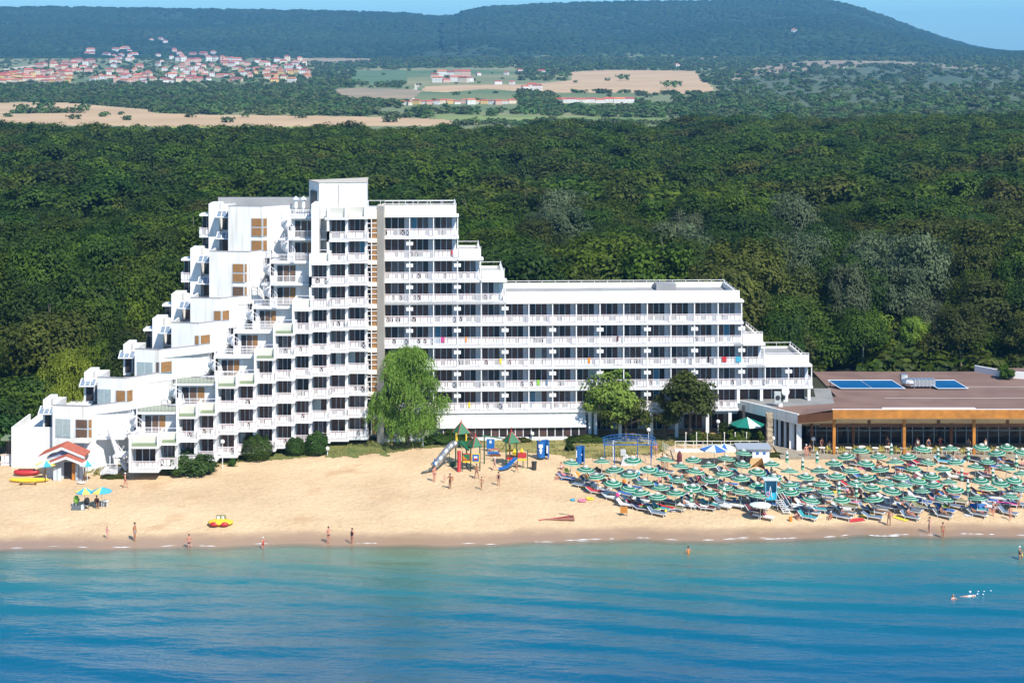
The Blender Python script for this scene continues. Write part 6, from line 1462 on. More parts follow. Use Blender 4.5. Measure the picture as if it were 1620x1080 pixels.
# lone white parasol and the seated pair
p = ground(1203, 822); multi_parasol('flat white parasol nearest the sea beside the blue tower', p, 1.15, 1.6, [CWH], 10, .28)
chair('dark chair under the flat white parasol nearest the sea', p + V3(.25, .3, 0), .2, CL['maroon']); person('dark-clothed person sitting under the flat white parasol', (p.x + .25, p.y + .3, p.z + .42), .2, 'chair', skn='brown', wear=('trunks', 'black'), top='maroon')
p = ground(1548, 806); g = MB(); g.add([(p.x - .9, p.y, p.z), (p.x + .9, p.y - .2, p.z), (p.x + .9, p.y + .1, p.z + .65), (p.x - .9, p.y + .3, p.z + .65)], [(0, 1, 2, 3)], CL['blue']); g.box(p.x - .95, p.x - .9, p.y + .1, p.y + .15, p.z, p.z + .75, PLW); g.box(p.x + .9, p.x + .95, p.y, p.y + .05, p.z, p.z + .75, PLW); solo(g, 'windbreak', 'bright blue windbreak at the right-hand front row', 'windbreak', p)
# lifeguard tower
p = ground(1219, 805); f_ = L3(p); t = thing('lifeguard_tower', 'blue and grey lifeguard cabin on a white frame among the parasols', 'tower', p)
LBL = mat('light_blue_board', (.16, .42, .55), .6); TUR = mat('turquoise_board', (.02, .40, .58), .6)
def bx(g, x0, x1, y0, y1, z0, z1, m): g.box(p.x + x0, p.x + x1, p.y + y0, p.y + y1, p.z + z0, p.z + z1, m)
g = MB(); bx(g, -.62, -.55, -.5, .5, 1.2, 3.2, LBL); bx(g, .55, .62, -.5, .5, 1.2, 3.2, LBL); bx(g, -.55, .55, .43, .5, 1.2, 3.2, LBL); bx(g, -.55, .55, -.5, -.44, 1.2, 1.9, TUR); bx(g, -.6, .6, -.5, .5, 1.12, 1.2, TUR); g.build('cabin', t)
g = MB(); bx(g, -.8, .8, -.65, .65, 3.2, 3.3, FRAME); g.build('roof', t)
for sx in (-.6, .6):
    for sy in (-.45, .45): g = MB(); g.tube(f_(sx, sy, 1.15), f_(sx * 1.2, sy * 1.2, -.1), .05, m=PLW); g.build('leg', t)
g = MB()
for sx in (.5, 1.2): g.tube(f_(sx, -.5, 1.2), f_(sx + .7, -1.6, 0), .05, m=PLW); g.tube(f_(sx, -.5, 2.0), f_(sx + .7, -1.6, .8), .03, m=PLW)
for i in range(7): t_ = (i + .5) / 7; g.box(p.x + .5 + .7 * t_, p.x + 1.25 + .7 * t_, p.y - .5 - 1.1 * t_ - .1, p.y - .5 - 1.1 * t_ + .1, p.z + 1.2 * (1 - t_) - .03, p.z + 1.2 * (1 - t_), PLW)
g.build('steps', t); g = MB(); g.path([f_(-.3, -.52, 1.3), f_(-.1, -.52, 2.6), f_(.1, -.52, 1.3)], .04, 5, PLW); g.build('frame_brace', t)
g = MB()
for k in range(10): a, b = 2 * PI * k / 10, 2 * PI * (k + 1) / 10; g.tube(f_(-.35 + .2 * math.cos(a), -.58, 1.75 + .2 * math.sin(a)), f_(-.35 + .2 * math.cos(b), -.58, 1.75 + .2 * math.sin(b)), .05, m=CL['pink'])
solo(g, 'life_ring', 'pink and white life ring hung on the lifeguard cabin', 'life ring', p, True)
# blue cabins
def cabin(label, px, py, w_):
    p = ground(px, py); t = thing('changing_cabin', label, 'cabin', p, 0, 'blue changing cabins'); r0 = w_ / 2
    for (cx, a0_, a1_) in ((-r0 * .35, .7 * PI, 2.2 * PI), (r0 * .35, -.3 * PI, 1.1 * PI)):
        g = MB(); n = 12; rr = r0 * .75
        for i in range(n):
            a, b = a0_ + (a1_ - a0_) * i / n, a0_ + (a1_ - a0_) * (i + 1) / n
            g.quad((p.x + cx + rr * math.cos(a), p.y + rr * math.sin(a), p.z + .25), (p.x + cx + rr * math.cos(b), p.y + rr * math.sin(b), p.z + .25), (p.x + cx + rr * math.cos(b), p.y + rr * math.sin(b), p.z + 2.15), (p.x + cx + rr * math.cos(a), p.y + rr * math.sin(a), p.z + 2.15), BLUEP)
            g.tube((p.x + cx + rr * math.cos(a), p.y + rr * math.sin(a), p.z + 2.15), (p.x + cx + rr * math.cos(b), p.y + rr * math.sin(b), p.z + 2.15), .04, n=4, m=BLUEP)
        g.build('screen', t)
    for sx in (-r0, 0, r0): g = MB(); g.tube((p.x + sx * .9, p.y - .1, p.z - .1), (p.x + sx * .9, p.y - .1, p.z + 2.2), .04, m=GRND); g.build('post', t)
    return p, t, r0
p, t, r0 = cabin('wide blue changing cabin with a white emblem, near the black bin', 859, 726, 1.35)
g = MB(); yy = p.y - r0 * .78; g.box(p.x - .52, p.x - .02, yy, yy + .02, p.z + 1.45, p.z + 1.85, PLW); g.box(p.x - .38, p.x - .16, yy - .004, yy + .016, p.z + .75, p.z + 1.46, PLW); g.box(p.x - .46, p.x - .08, yy - .006, yy + .0, p.z + 1.05, p.z + 1.25, PLW); g.build('white_emblem', t)
g = MB(); g.box(p.x + .40, p.x + .6, yy + .05, yy + .07, p.z + .8, p.z + 1.7, PLW); g.build('white_emblem', t)
p, t, r0 = cabin('narrower blue changing cabin next to the lawn shrub', 918, 735, .95)
g = MB(); yy = p.y - r0 * .78; g.box(p.x - .5, p.x - .34, yy + .1, yy + .12, p.z + .9, p.z + 1.75, PLW); g.box(p.x + .1, p.x + .2, yy, yy + .02, p.z + 1.2, p.z + 1.35, PLW); g.build('white_emblem', t)
# blue frame
p = ground(998, 736); t = thing('pergola_frame', 'open blue metal pergola frame with a rounded netted top', 'pergola', p)
for sx, sy in ((-1.9, 0), (2.35, 0), (-2.9, 3.2), (1.0, 3.2), (2.7, 3.2)): g = MB(); g.tube((p.x + sx, p.y + sy, p.z - .1), (p.x + sx, p.y + sy, p.z + 2.45), .05, m=BLUEP); g.build('post', t)
g = MB()
for yy in (-.3, .8, 1.9, 3.3):
    pts_ = [(p.x + x, p.y + yy, p.z + 2.45 + .45 * max(0, 1 - (x / 2.9) ** 2) ** .5) for x in [-3.2 + 6.3 * i / 10 for i in range(11)]]; g.path(pts_, .035, 4, BLUEP)
for x in [-3.2 + 6.3 * i / 14 for i in range(15)]: z = 2.45 + .45 * max(0, 1 - (x / 2.9) ** 2) ** .5; g.tube((p.x + x, p.y - .4, p.z + z), (p.x + x * .95, p.y + 3.5, p.z + z), .022, n=4, m=BLUEP)
g.box(p.x - 3.2, p.x + 3.1, p.y - .35, p.y - .28, p.z + 2.4, p.z + 2.5, BLUEP); g.build('top_frame', t)
p2_ = ground(995, 737); g = MB(); 
for i in range(5): g.box(p2_.x - .9 + i * .06, p2_.x + .9 - i * .25, p2_.y + .2, p2_.y + 1., p2_.z + i * .24, p2_.z + i * .24 + .19, PLW)
for i in range(6): g.box(p2_.x - .95, p2_.x - .35, p2_.y + .1, p2_.y + .9, p2_.z + 1.2 + i * .1, p2_.z + 1.26 + i * .1, PLW)
solo(g, 'lounger_stack', 'white stack of spare loungers under the blue frame', 'lounger stack', p2_)
p = ground(970, 728); g = MB(); g.tube(p - V3(0, 0, .1), p + V3(0, 0, 2.3), .07, m=PLW); g.tube(p + V3(0, 0, 2.3), p + V3(.3, -.2, 2.25), .04, m=PLW); g.lathe([(.1, 0), (.02, .08)], 8, FRAME, p + V3(.3, -.2, 2.17)); solo(g, 'beach_shower', 'white beach shower post beside the blue frame', 'shower', p)
# lamps
GLB = mat('lamp_globe', (.8, .8, .78), .3)
def lamp(label, px, py, h):
    p = ground(px, py); t = thing('lamp_post', label, 'street lamp', p, 0, 'globe lamps'); g = MB(); g.tube(p - V3(0, 0, .1), p + V3(0, 0, h - .25), .055, .04, 8, PLW); g.build('pole', t); g = MB(); g.ball(p + V3(0, 0, h), .25, .25, .25, GLB, 14, 8); g.build('globe', t, True)
lamp('tall white globe lamp between the spiky shrub and the round bush', 352, 741, 3.1); lamp('short globe lamp on the lawn corner below the clipped bushes', 518, 721, .9); lamp('globe lamp between the light green tree and the blue frame', 1026, 704, 1.9)
lamp('globe lamp half hidden by the laurel shrub', 1136, 700, 2.6); lamp('low globe lamp at the foot of the stone pillar', 1223.5, 706, 1.0); lamp('low globe lamp in front of the willow', 669, 706, 1.2); lamp('globe lamp by the restaurant terrace posts', 1287, 716, 1.7); lamp('short globe lamp before the dining room glass', 842, 697, .9)
for i, px in enumerate((1085, 1102, 1119, 1146, 1163, 1181)):
    p = ground(px, 710); g = MB(); g.tube(p - V3(0, 0, .1), p + V3(0, 0, 1.9), .045, m=CREAM); g.ball(p + V3(0, 0, 1.95), .09, .09, .09, CREAM, 8, 5); solo(g, 'post', f'thin cream post behind the terrace rail, {nth(i + 1)} from the left', 'post', p, False, 'thin cream posts')
# terrace rail, wall, kiosk, canopies
p = ground(1130, 714); t = thing('terrace_railing', 'white railing and low wall along the beach terrace', 'railing', p)
g = MB(); rail_thin(g, (X(1068, p.y), p.y), (X(1215, p.y), p.y + .2), p.z + .3, .9, 1.1, CREAM, 2); g.build('rail', t); g = MB(); g.box(X(1068, p.y), X(1215, p.y), p.y - .2, p.y + .1, p.z - .2, p.z + .32, WHITE2); g.build('base_wall', t)
g = MB(); rail_thin(g, (X(1049, p.y), p.y + .4), (X(1066, p.y - 3), p.y - 3.2), p.z + .1, .9, .5, CREAM, 2); g.build('rail', t)
p = ground(1192, 738); t = thing('beach_kiosk', 'low white kiosk with a flat grey roof behind the parasols', 'kiosk', p); g = MB(); g.box(p.x - 1.7, p.x + 1.9, p.y + .3, p.y + 2.6, p.z, p.z + 2.0, WHITE2); g.box(p.x - 1.5, p.x - .1, p.y + .24, p.y + .3, p.z + .3, p.z + 1.7, DARKM); g.build('wall', t); g = MB(); g.box(p.x - 1.9, p.x + 2.1, p.y, p.y + 2.8, p.z + 2.0, p.z + 2.15, mat('blue_grey_roof', (.32, .36, .42), .6)); g.build('roof', t)
g = MB()
for k in (.5, 1.3): g.box(p.x + k - .16, p.x + k + .16, p.y + .26, p.y + .3, p.z + 1.35, p.z + 1.65, CL['blue'])
g.build('blue_sign', t)
p = ground(1197, 742); g = MB(); g.add([(p.x - 1., p.y, p.z), (p.x + 1., p.y - .2, p.z), (p.x + .9, p.y + 1.2, p.z), (p.x - .8, p.y + 1.2, p.z), (p.x - .6, p.y + .5, p.z + 1.15), (p.x + .7, p.y + .4, p.z + 1.25)], [(0, 4, 3), (0, 4, 5), (5, 1, 2), (4, 5, 2, 3)], mat('tent_tan', (.48, .30, .13), .8)); solo(g, 'beach_tent', 'small tan beach tent in front of the kiosk', 'tent', p)
multi_parasol('big blue and white parasol by the terrace wall', ground(1130, 735), 1.7, 1.9, [CL['blue'], CWH], 8, .5)
multi_parasol('blue and white parasol just behind the big blue one', ground(1146, 733), 1.2, 2.0, [CL['blue'], CWH, CWH], 9, .4)
p = ground(1182, 704); t = multi_parasol('large green parasol with white panels towering over the laurel shrub', p, 2.1, 2.6, [mat('parasol_teal', (.0, .17, .12), .8), MATS['parasol_teal'], CWH, MATS['parasol_teal']], 8, .85)
g = MB(); p = ground(1075, 738); g.ball(p + V3(0, 0, .95), .3, .25, .9, CL['maroon'], 8, 8, lambda v: 1 + .15 * noise.noise(v * 2)); g.tube(p, p + V3(0, 0, 1.9), .03, m=WOODB); solo(g, 'wrapped_parasol', 'dark red wrapped parasol standing by the terrace wall', 'parasol', p, True)
p = ground(1078, 728); g = MB(); g.tube(p + V3(-1.9, .6, .1), p + V3(-.2, -.6, -.1), .22, .22, 6, mat('driftwood', (.10, .08, .07), .9)); g.tube(p + V3(-.9, 0, .0), p + V3(-1.3, .2, 1.2), .1, .06, 6, MATS['driftwood']); solo(g, 'driftwood', 'dark timber ramp lying at the end of the terrace rail', 'timber', p)
# terrace furniture of the restaurant
chair_y = mat('chair_yellow', (.50, .42, .10), .6); k_ = 0
for i in range(15):
    px = 1300 + i * 21.5 + rnd.uniform(-3, 3); y = rnd.uniform(209.6, 211); q = Vector((X(px, y), y, 2.13))
    for j, (dx, rz) in enumerate(((-.6, 1.4), (.6, -1.5))):
        if rnd.random() < .12: continue
        chair(f'yellow terrace chair {"left" if j == 0 else "right"} of the {nth(i + 1)} table from the restaurant corner', q + V3(dx, rnd.uniform(-.2, .2), 0), rz + rnd.uniform(-.4, .4), chair_y, 'restaurant terrace chairs')
    table(f'round terrace table, {nth(i + 1)} from the restaurant corner', q, .42, CREAM)
    if rnd.random() < .4: person(f'{rnd.choice(["diner in a dark shirt", "diner in dark clothes"])} standing behind the {nth(i + 1)} terrace table', q + V3(.2, 1.1, 0), rnd.uniform(-1, 1), 'stand', wear=('trunks', 'black'), top=rnd.choice(['grey', 'navy', 'maroon', 'white']))
# ---------------------------------------------------------------- tiled shed
p = ground(100, 758); t = thing('beach_shed', 'small blue-grey shed with two red tiled porch roofs and an open dark door', 'shed', p)
def gable(mb, x0, x1, y0, y1, ze, zr, m, th=.12):
    xm = (x0 + x1) / 2
    for (a, b) in ((x0, xm), (x1, xm)):
        mb.add([(a, y0, ze), (b, y0, zr), (b, y1, zr), (a, y1, ze), (a, y0, ze - th), (b, y0, zr - th), (b, y1, zr - th), (a, y1, ze - th)], [(0, 1, 2, 3), (7, 6, 5, 4), (0, 4, 5, 1), (0, 3, 7, 4), (2, 6, 7, 3)], m)
    n = 14
    for s_, xe in ((1, x0), (-1, x1)):
        for i in range(n):
            y = y0 + (y1 - y0) * (i + .5) / n; mb.tube((xe, y, ze + .02), (xm, y, zr + .02), .05, n=4, m=m)
wx0, wx1 = p.x - 1.9, p.x + 1.9
g = MB(); g.box(wx0, wx1, p.y + .3, p.y + 2.6, p.z - .1, p.z + 2.5, BLUEW); g.add([(wx0, p.y + .3, p.z + 2.5), (wx1, p.y + .3, p.z + 2.5), ((wx0 + wx1) / 2, p.y + .3, p.z + 3.4)], [(0, 1, 2)], mat('lilac_board', (.33, .33, .45), .7)); g.build('wall', t)
g = MB(); gable(g, wx0 - .9, wx1 + .5, p.y - .1, p.y + 2.8, p.z + 2.6, p.z + 3.7, CLAY); rf = g.build('roof', t)
g = MB(); gable(g, wx0 - .93, wx1 + .53, p.y - .2, p.y - .1, p.z + 2.5, p.z + 3.6, WHITE2, .16); g.build('barge_board', rf)
g = MB(); gable(g, wx0 + .2, wx1 + 1.0, p.y - 1.3, p.y + .3, p.z + 2.0, p.z + 2.9, CLAY); rf = g.build('porch_roof', t); g = MB(); gable(g, wx0 + .17, wx1 + 1.03, p.y - 1.4, p.y - 1.3, p.z + 1.9, p.z + 2.8, WHITE2, .16); g.build('barge_board', rf)
g = MB(); g.box(p.x + .05, p.x + 1.0, p.y + .2, p.y + .29, p.z, p.z + 1.9, DARKM); g.build('doorway', t); g = MB(); g.box(p.x + 1.05, p.x + 1.4, p.y - .3, p.y + .25, p.z, p.z + 1.9, WOODO); g.build('door', t)
g = MB(); g.box(p.x - 1.0, p.x - .1, p.y - .5, p.y - .42, p.z, p.z + 1.5, BLUEW); g.box(p.x - .6, p.x - .5, p.y - .52, p.y - .5, p.z, p.z + 1.5, GLASS4); g.build('shutter', t)
g = MB(); g.box(p.x + 1.5, p.x + 2.3, p.y - .5, p.y - .42, p.z, p.z + 1.9, mat('shed_pale', (.45, .47, .50), .6)); g.box(p.x + 1.86, p.x + 1.92, p.y - .53, p.y - .5, p.z, p.z + 1.9, DARKM); g.build('shutter', t)
for sx in (-1.7, 2.7): g = MB(); g.tube((p.x + sx, p.y - 1.2, p.z - .1), (p.x + sx, p.y - 1.2, p.z + 2.0), .06, m=WOODB); g.build('post', t)
bush_at('leafy creeper on the right post of the tiled shed', 123, 752, .4, .8, LM, 77, leaf=.1); bush_at('weedy grass clump on the sand beside the shed', 176, 757, .9, .2, LO, 78, leaf=.1, wx=2.)
# ---------------------------------------------------------------- playground
def roof4(mb, c, hw, z0, z1, m, mr):
    P_ = [(c[0] - hw, c[1] - hw, z0), (c[0] + hw, c[1] - hw, z0), (c[0] + hw, c[1] + hw, z0), (c[0] - hw, c[1] + hw, z0)]; A_ = (c[0], c[1], z1)
    T_ = Matrix.Translation(Vector((c[0], c[1], 0))) @ Matrix.Rotation(.5, 4, 'Z') @ Matrix.Translation(-Vector((c[0], c[1], 0)))
    P_ = [T_ @ Vector(q) for q in P_]
    for i in range(4): mb.add([P_[i], P_[(i + 1) % 4], A_], [(0, 1, 2)], m); mb.tube(P_[i], A_, .04, n=4, m=mr); mb.tube(P_[i], P_[(i + 1) % 4], .04, n=4, m=m)
    mb.tube(A_, (A_[0], A_[1], A_[2] + .55), .03, n=4, m=WOODB); mb.lathe([(.1, 0), (.02, .25)], 6, mr, A_)
p = ground(735, 744); f_ = L3(p); play = thing('climbing_tower', 'larger playground tower with two green roofs and a steel tube slide', 'playground', p)
s_m = 13.1
def pz(px): return (px - 735) / s_m
for (cx, cy, hw, deck, eave, apex) in ((pz(729), 2.2, .75, 2.3, 3.9, 5.2), (pz(751), .4, .62, 1.2, 2.75, 4.0)):
    for sx in (-1, 1):
        for sy in (-1, 1): g = MB(); g.box(p.x + cx + sx * hw * .85 - .06, p.x + cx + sx * hw * .85 + .06, p.y + cy + sy * hw * .85 - .06, p.y + cy + sy * hw * .85 + .06, p.z - .2, p.z + eave + .1, GRND); g.build('post', play)
    g = MB(); g.box(p.x + cx - hw * .85, p.x + cx + hw * .85, p.y + cy - hw * .85, p.y + cy + hw * .85, p.z + deck, p.z + deck + .08, WOODB); g.build('deck', play)
    g = MB(); roof4(g, (p.x + cx, p.y + cy), hw * 1.05, p.z + eave, p.z + apex, GRNP, REDP); g.build('roof', play)
def pan(x0, x1, y, z0, z1, m, fm, ins, nm='panel'):
    g = MB(); g.box(p.x + x0, p.x + x1, p.y + y, p.y + y + .06, p.z + z0, p.z + z1, fm); g.box(p.x + x0 + .1, p.x + x1 - .1, p.y + y - .02, p.y + y - .001, p.z + z0 + .1, p.z + z1 - .1, m)
    if ins: g.box(p.x + (x0 + x1) / 2 - .2, p.x + (x0 + x1) / 2 + .2, p.y + y - .04, p.y + y - .021, p.z + (z0 + z1) / 2 - .2, p.z + (z0 + z1) / 2 + .2, ins); g.box(p.x + (x0 + x1) / 2 - .2, p.x + (x0 + x1) / 2 + .2, p.y + y - .06, p.y + y - .041, p.z + (z0 + z1) / 2 - .2, p.z + (z0 + z1) / 2 - .02, REDP)
    g.build(nm, play)
pan(pz(745.5), pz(758), -.35, 1.05, 2.05, BLUEP, YELP, PLW); pan(pz(731), pz(744), -.3, 1.2, 2.05, GRNP, REDP, None); 
g = MB(); g.add([f_(pz(732), -.33, 1.3), f_(pz(740), -.33, 1.3), f_(pz(732), -.33, 1.9)], [(0, 1, 2)], WOODO); g.box(p.x + pz(731), p.x + pz(744), p.y - .3, p.y - .22, p.z + 1.02, p.z + 1.18, YELP); g.build('panel', play)
for px in (731.5, 744.5): g = MB(); g.box(p.x + pz(px) - .05, p.x + pz(px) + .05, p.y - .3, p.y - .2, p.z - .1, p.z + 2.3, GRND); g.build('post', play)
g = MB(); g.path([f_(pz(726.5), -.6, .0), f_(pz(727), -.2, 1.1), f_(pz(726.5), .3, 2.2)], .22, 8, REDP); g.build('climbing_wall', play)
g = MB(); g.path([f_(pz(727), 1.2, 3.2), f_(pz(738), .4, 2.3)], .08, 6, GRND); g.path([f_(pz(729), 1.0, 3.1), f_(pz(741), .3, 2.3)], .12, 6, GRNP); g.box(p.x + pz(724), p.x + pz(746), p.y + 1.4, p.y + 1.5, p.z + 2.3, p.z + 3.1, GRNP); g.build('balustrade', play)
g = MB(); g.box(p.x + pz(721), p.x + pz(724), p.y + 1.4, p.y + 1.5, p.z + 2.9, p.z + 4, YELP); g.box(p.x + pz(736), p.x + pz(738), p.y + 1.4, p.y + 1.5, p.z + 3.1, p.z + 3.9, YELP); g.build('panel', play)
g = MB()  # tube slide
P_ = [f_(pz(722), 1.6, 2.75), f_(pz(717), 1.3, 2.72), f_(pz(710), .9, 2.35), f_(pz(702), .4, 1.65), f_(pz(694), -.1, .95), f_(pz(688), -.4, .62)]
g.path(P_, .42, 14, STEEL)
for a, b in zip(P_, P_[1:]): g.tube(Vector(a).lerp(Vector(b), .97), b, .45, .45, 14, STEEL)
g.build('tube_slide', play, True); g = MB(); g.add([f_(pz(688), -.85, .35), f_(pz(688), -.1, .35), f_(pz(671), -.9, .12), f_(pz(671), -1.5, .12)], [(0, 1, 2, 3)], STEEL); g.build('slide_lip', play)
g = MB()
for sy in (-.9, .1): g.box(p.x + pz(689), p.x + pz(690.5), p.y + sy - .12, p.y + sy + .12, p.z - .1, p.z + 1.35, BLUEP)
g.box(p.x + pz(689), p.x + pz(690.5), p.y - .9, p.y + .1, p.z + 1.0, p.z + 1.25, BLUEP); g.build('slide_mouth_frame', play)
g = MB(); g.ball(f_(pz(688.8), -.4, .62), .05, .4, .4, DARKM, 10, 8); g.build('slide_mouth', play)
g = MB(); g.box(p.x + pz(712), p.x + pz(722), p.y + 1.5, p.y + 1.58, p.z, p.z + .7, GRND); g.box(p.x + pz(711), p.x + pz(712), p.y + 1.5, p.y + 1.6, p.z - .1, p.z + 2.0, GRND); g.build('low_panel', play)
g = MB(); g.tube(f_(pz(760), 3, 3.4), f_(pz(805), 3, 2.9), .07, m=GRNP); g.tube(f_(pz(764), 3, -.1), f_(pz(764), 3, 3.4), .07, m=GRND); g.tube(f_(pz(803), 3, -.1), f_(pz(803), 3, 2.9), .07, m=GRND); g.build('monkey_bar', play)
person('child in white sitting high on the larger climbing tower', f_(pz(729), 1.7, 2.4), .4, 'chair', skn='red', fem=True, wear=('suit', 'white'), hair='blond', h=1.25)
p = ground(809, 739); f_ = L3(p); s2 = thing('climbing_tower', 'smaller playground tower with one green roof and a blue slide', 'playground', p)
def qz(px): return (px - 809) / 13.2
for sx in (-.62, .62):
    for sy in (0, 1.2): g = MB(); g.box(p.x + sx - .06, p.x + sx + .06, p.y + sy - .06, p.y + sy + .06, p.z - .2, p.z + 2.9, GRND); g.build('post', s2)
g = MB(); roof4(g, (p.x, p.y + .6), .78, p.z + 2.85, p.z + 4.1, GRNP, REDP); g.build('roof', s2)
g = MB(); g.box(p.x - .6, p.x + .6, p.y, p.y + 1.2, p.z + 1.15, p.z + 1.22, WOODB); g.box(p.x - .6, p.x + .6, p.y + 1.15, p.y + 1.25, p.z + 1.6, p.z + 1.8, YELP); g.box(p.x - .55, p.x + .3, p.y - .05, p.y + .0, p.z + .9, p.z + 1.15, REDP); g.build('deck', s2)
g = MB(); g.box(p.x + .75, p.x + 1.75, p.y - .5, p.y - .44, p.z + 1.2, p.z + 1.8, REDP); g.box(p.x + .7, p.x + 1.8, p.y - .52, p.y - .46, p.z + .9, p.z + 1.1, YELP); g.build('panel', s2)
for sx in (.7, 1.35, 1.85): g = MB(); g.box(p.x + sx - .05, p.x + sx + .05, p.y - .5, p.y - .4, p.z - .2, p.z + (1.2 if sx == 1.35 else 2.1), GRND); g.build('post', s2)
for k, (sx) in enumerate((.35, 1.2)): g = MB(); g.lathe([(.28, 0), (.05, .42)], 5, YELP, f_(sx, -.2 + k * .3, 1.8)); g.box(p.x + sx - .25, p.x + sx + .25, p.y - .25 + k * .3, p.y - .2 + k * .3, p.z + 1.5, p.z + 1.85, YELP); g.build('yellow_turret', s2)
g = MB(); P_ = [Vector(f_(.55, -.5, 1.2)), Vector(f_(.25, -.75, .95)), Vector(f_(-.4, -1.1, .35)), Vector(f_(-.9, -1.4, .18)), Vector(f_(-1.35, -1.6, .15))]; w_ = V3(.16, -.26, 0)
for a, b in zip(P_, P_[1:]):
    g.quad(a - w_, a + w_, b + w_, b - w_, BLUEP)
    for s_ in (-1, 1): g.quad(a + w_ * s_, b + w_ * s_, b + w_ * s_ + V3(0, 0, .16), a + w_ * s_ + V3(0, 0, .16), BLUEP)
g.build('slide', s2)
# spring toys and blue board behind
p = ground(777, 714); g = MB(); g.box(p.x - .55, p.x + .4, p.y, p.y + .08, p.z + .35, p.z + 1.5, BLUEP); g.box(p.x - .2, p.x + .05, p.y - .02, p.y - .001, p.z + 1.0, p.z + 1.35, PLW); g.box(p.x - .5, p.x - .42, p.y, p.y + .1, p.z - .1, p.z + .35, GRND); g.box(p.x + .28, p.x + .36, p.y, p.y + .1, p.z - .1, p.z + .35, GRND); solo(g, 'play_board', 'blue play board with a white mark behind the seesaw', 'play board', p)
p = ground(783, 721); g = MB(); g.box(p.x - .9, p.x + .5, p.y - .2, p.y + .2, p.z + .25, p.z + .5, BLUEP); g.box(p.x - .5, p.x + .7, p.y - .25, p.y - .2, p.z + .0, p.z + .3, WOODB)
g.path([(p.x + .6 * math.cos(a), p.y, p.z + .45 + .45 * math.sin(a)) for a in [PI * k / 8 for k in range(9)]], .05, 6, REDP); solo(g, 'spring_rocker', 'blue and red rocking toy between the two climbing towers', 'rocker', p)
# towels drying on the hotel balconies
for lb, pxl, k, c, w_ in [('magenta towel over the rail beside the willow top', 697, 3, 'magenta', .5), ('pink towel on the fourth balcony above the playground', 700, 3, 'pink', .4), ('lime towel over a rail left of the light green tree', 848, 1, 'green', .5), ('lilac towel next to the lime towel', 862, 1, 'slate', .35), ('yellow cloth on the balcony above the green roofs', 740, 0, 'yellow', .35), ('yellow towel on a rail above the dining room', 789, 2, 'yellow', .4), ('orange towel on the third balcony row', 735, 3, 'orange', .3),
                          ('red and white towel near the end of the wing', 1142, 2, 'red', .8), ('light blue towel near the end of the wing', 1164, 2, 'cyan', .9), ('black towel near the stepped end of the wing', 1119, 2, 'black', .3), ('pink towel above the entrance', 1050, 0, 'magenta', .7), ('red towel on the upper rail of the tower end', 713, 7, 'red', .25), ('maroon towel on the longest upper balcony', 975, 3, 'maroon', .25), ('orange towel in the middle of the wing', 929, 2, 'orange', .4)]:
    uu = u(pxl); z = ZB[k] + 1.29; w_ = w_ * .7; g = MB(TW); g.box(uu, uu + w_, -.09, -.06, z - .62, z, CL[c]); g.box(uu, uu + w_, -.09, .07, z + .001, z + .02, CL[c]); g.box(uu, uu + w_, .055, .075, z - .4, z, CL[c])
    q = TW @ V3(uu, 0, z); solo(g, 'towel', lb + ' of the hotel' if 'hotel' not in lb and 'wing' not in lb else lb, 'towel', q, False, 'towels on the hotel rails')

# ---------------------------------------------------------------- villages
def winmat(name, wall, dark, sx, sz):
    m = bpy.data.materials.new(name); m.use_nodes = True; N = m.node_tree.nodes; L = m.node_tree.links; b = N['Principled BSDF']; b.inputs['Roughness'].default_value = .8
    tc = N.new('ShaderNodeTexCoord'); sp = N.new('ShaderNodeSeparateXYZ'); L.new(tc.outputs['Object'], sp.inputs[0])
    def wv(o_, k, th):
        a = N.new('ShaderNodeMath'); a.operation = 'MULTIPLY'; L.new(o_, a.inputs[0]); a.inputs[1].default_value = k; f = N.new('ShaderNodeMath'); f.operation = 'FRACT'; L.new(a.outputs[0], f.inputs[0])
        c = N.new('ShaderNodeMath'); c.operation = 'LESS_THAN'; L.new(f.outputs[0], c.inputs[0]); c.inputs[1].default_value = th; return c.outputs[0]
    ad = N.new('ShaderNodeMath'); ad.operation = 'ADD'; L.new(sp.outputs['X'], ad.inputs[0]); L.new(sp.outputs['Y'], ad.inputs[1])
    mu = N.new('ShaderNodeMath'); mu.operation = 'MULTIPLY'; L.new(wv(ad.outputs[0], 1 / sx, .45), mu.inputs[0]); L.new(wv(sp.outputs['Z'], 1 / sz, .5), mu.inputs[1])
    mx = N.new('ShaderNodeMix'); mx.data_type = 'RGBA'; L.new(mu.outputs[0], mx.inputs[0]); mx.inputs[6].default_value = (*wall, 1); mx.inputs[7].default_value = (*dark, 1); L.new(mx.outputs[2], b.inputs['Base Color']); return m
HW = [winmat('house_white', (.72, .70, .66), (.12, .12, .14), 3, 3), winmat('house_cream', (.70, .60, .46), (.14, .11, .10), 3, 3), winmat('house_ochre', (.68, .48, .20), (.15, .10, .08), 3.2, 3), winmat('house_pink', (.62, .42, .34), (.14, .09, .09), 3, 3)]
TR = [mat('tile_red', (.42, .10, .065), .8, .15, .3), mat('tile_orange', (.50, .17, .09), .8, .15, .3), mat('tile_dark', (.30, .08, .07), .8, .15, .3)]
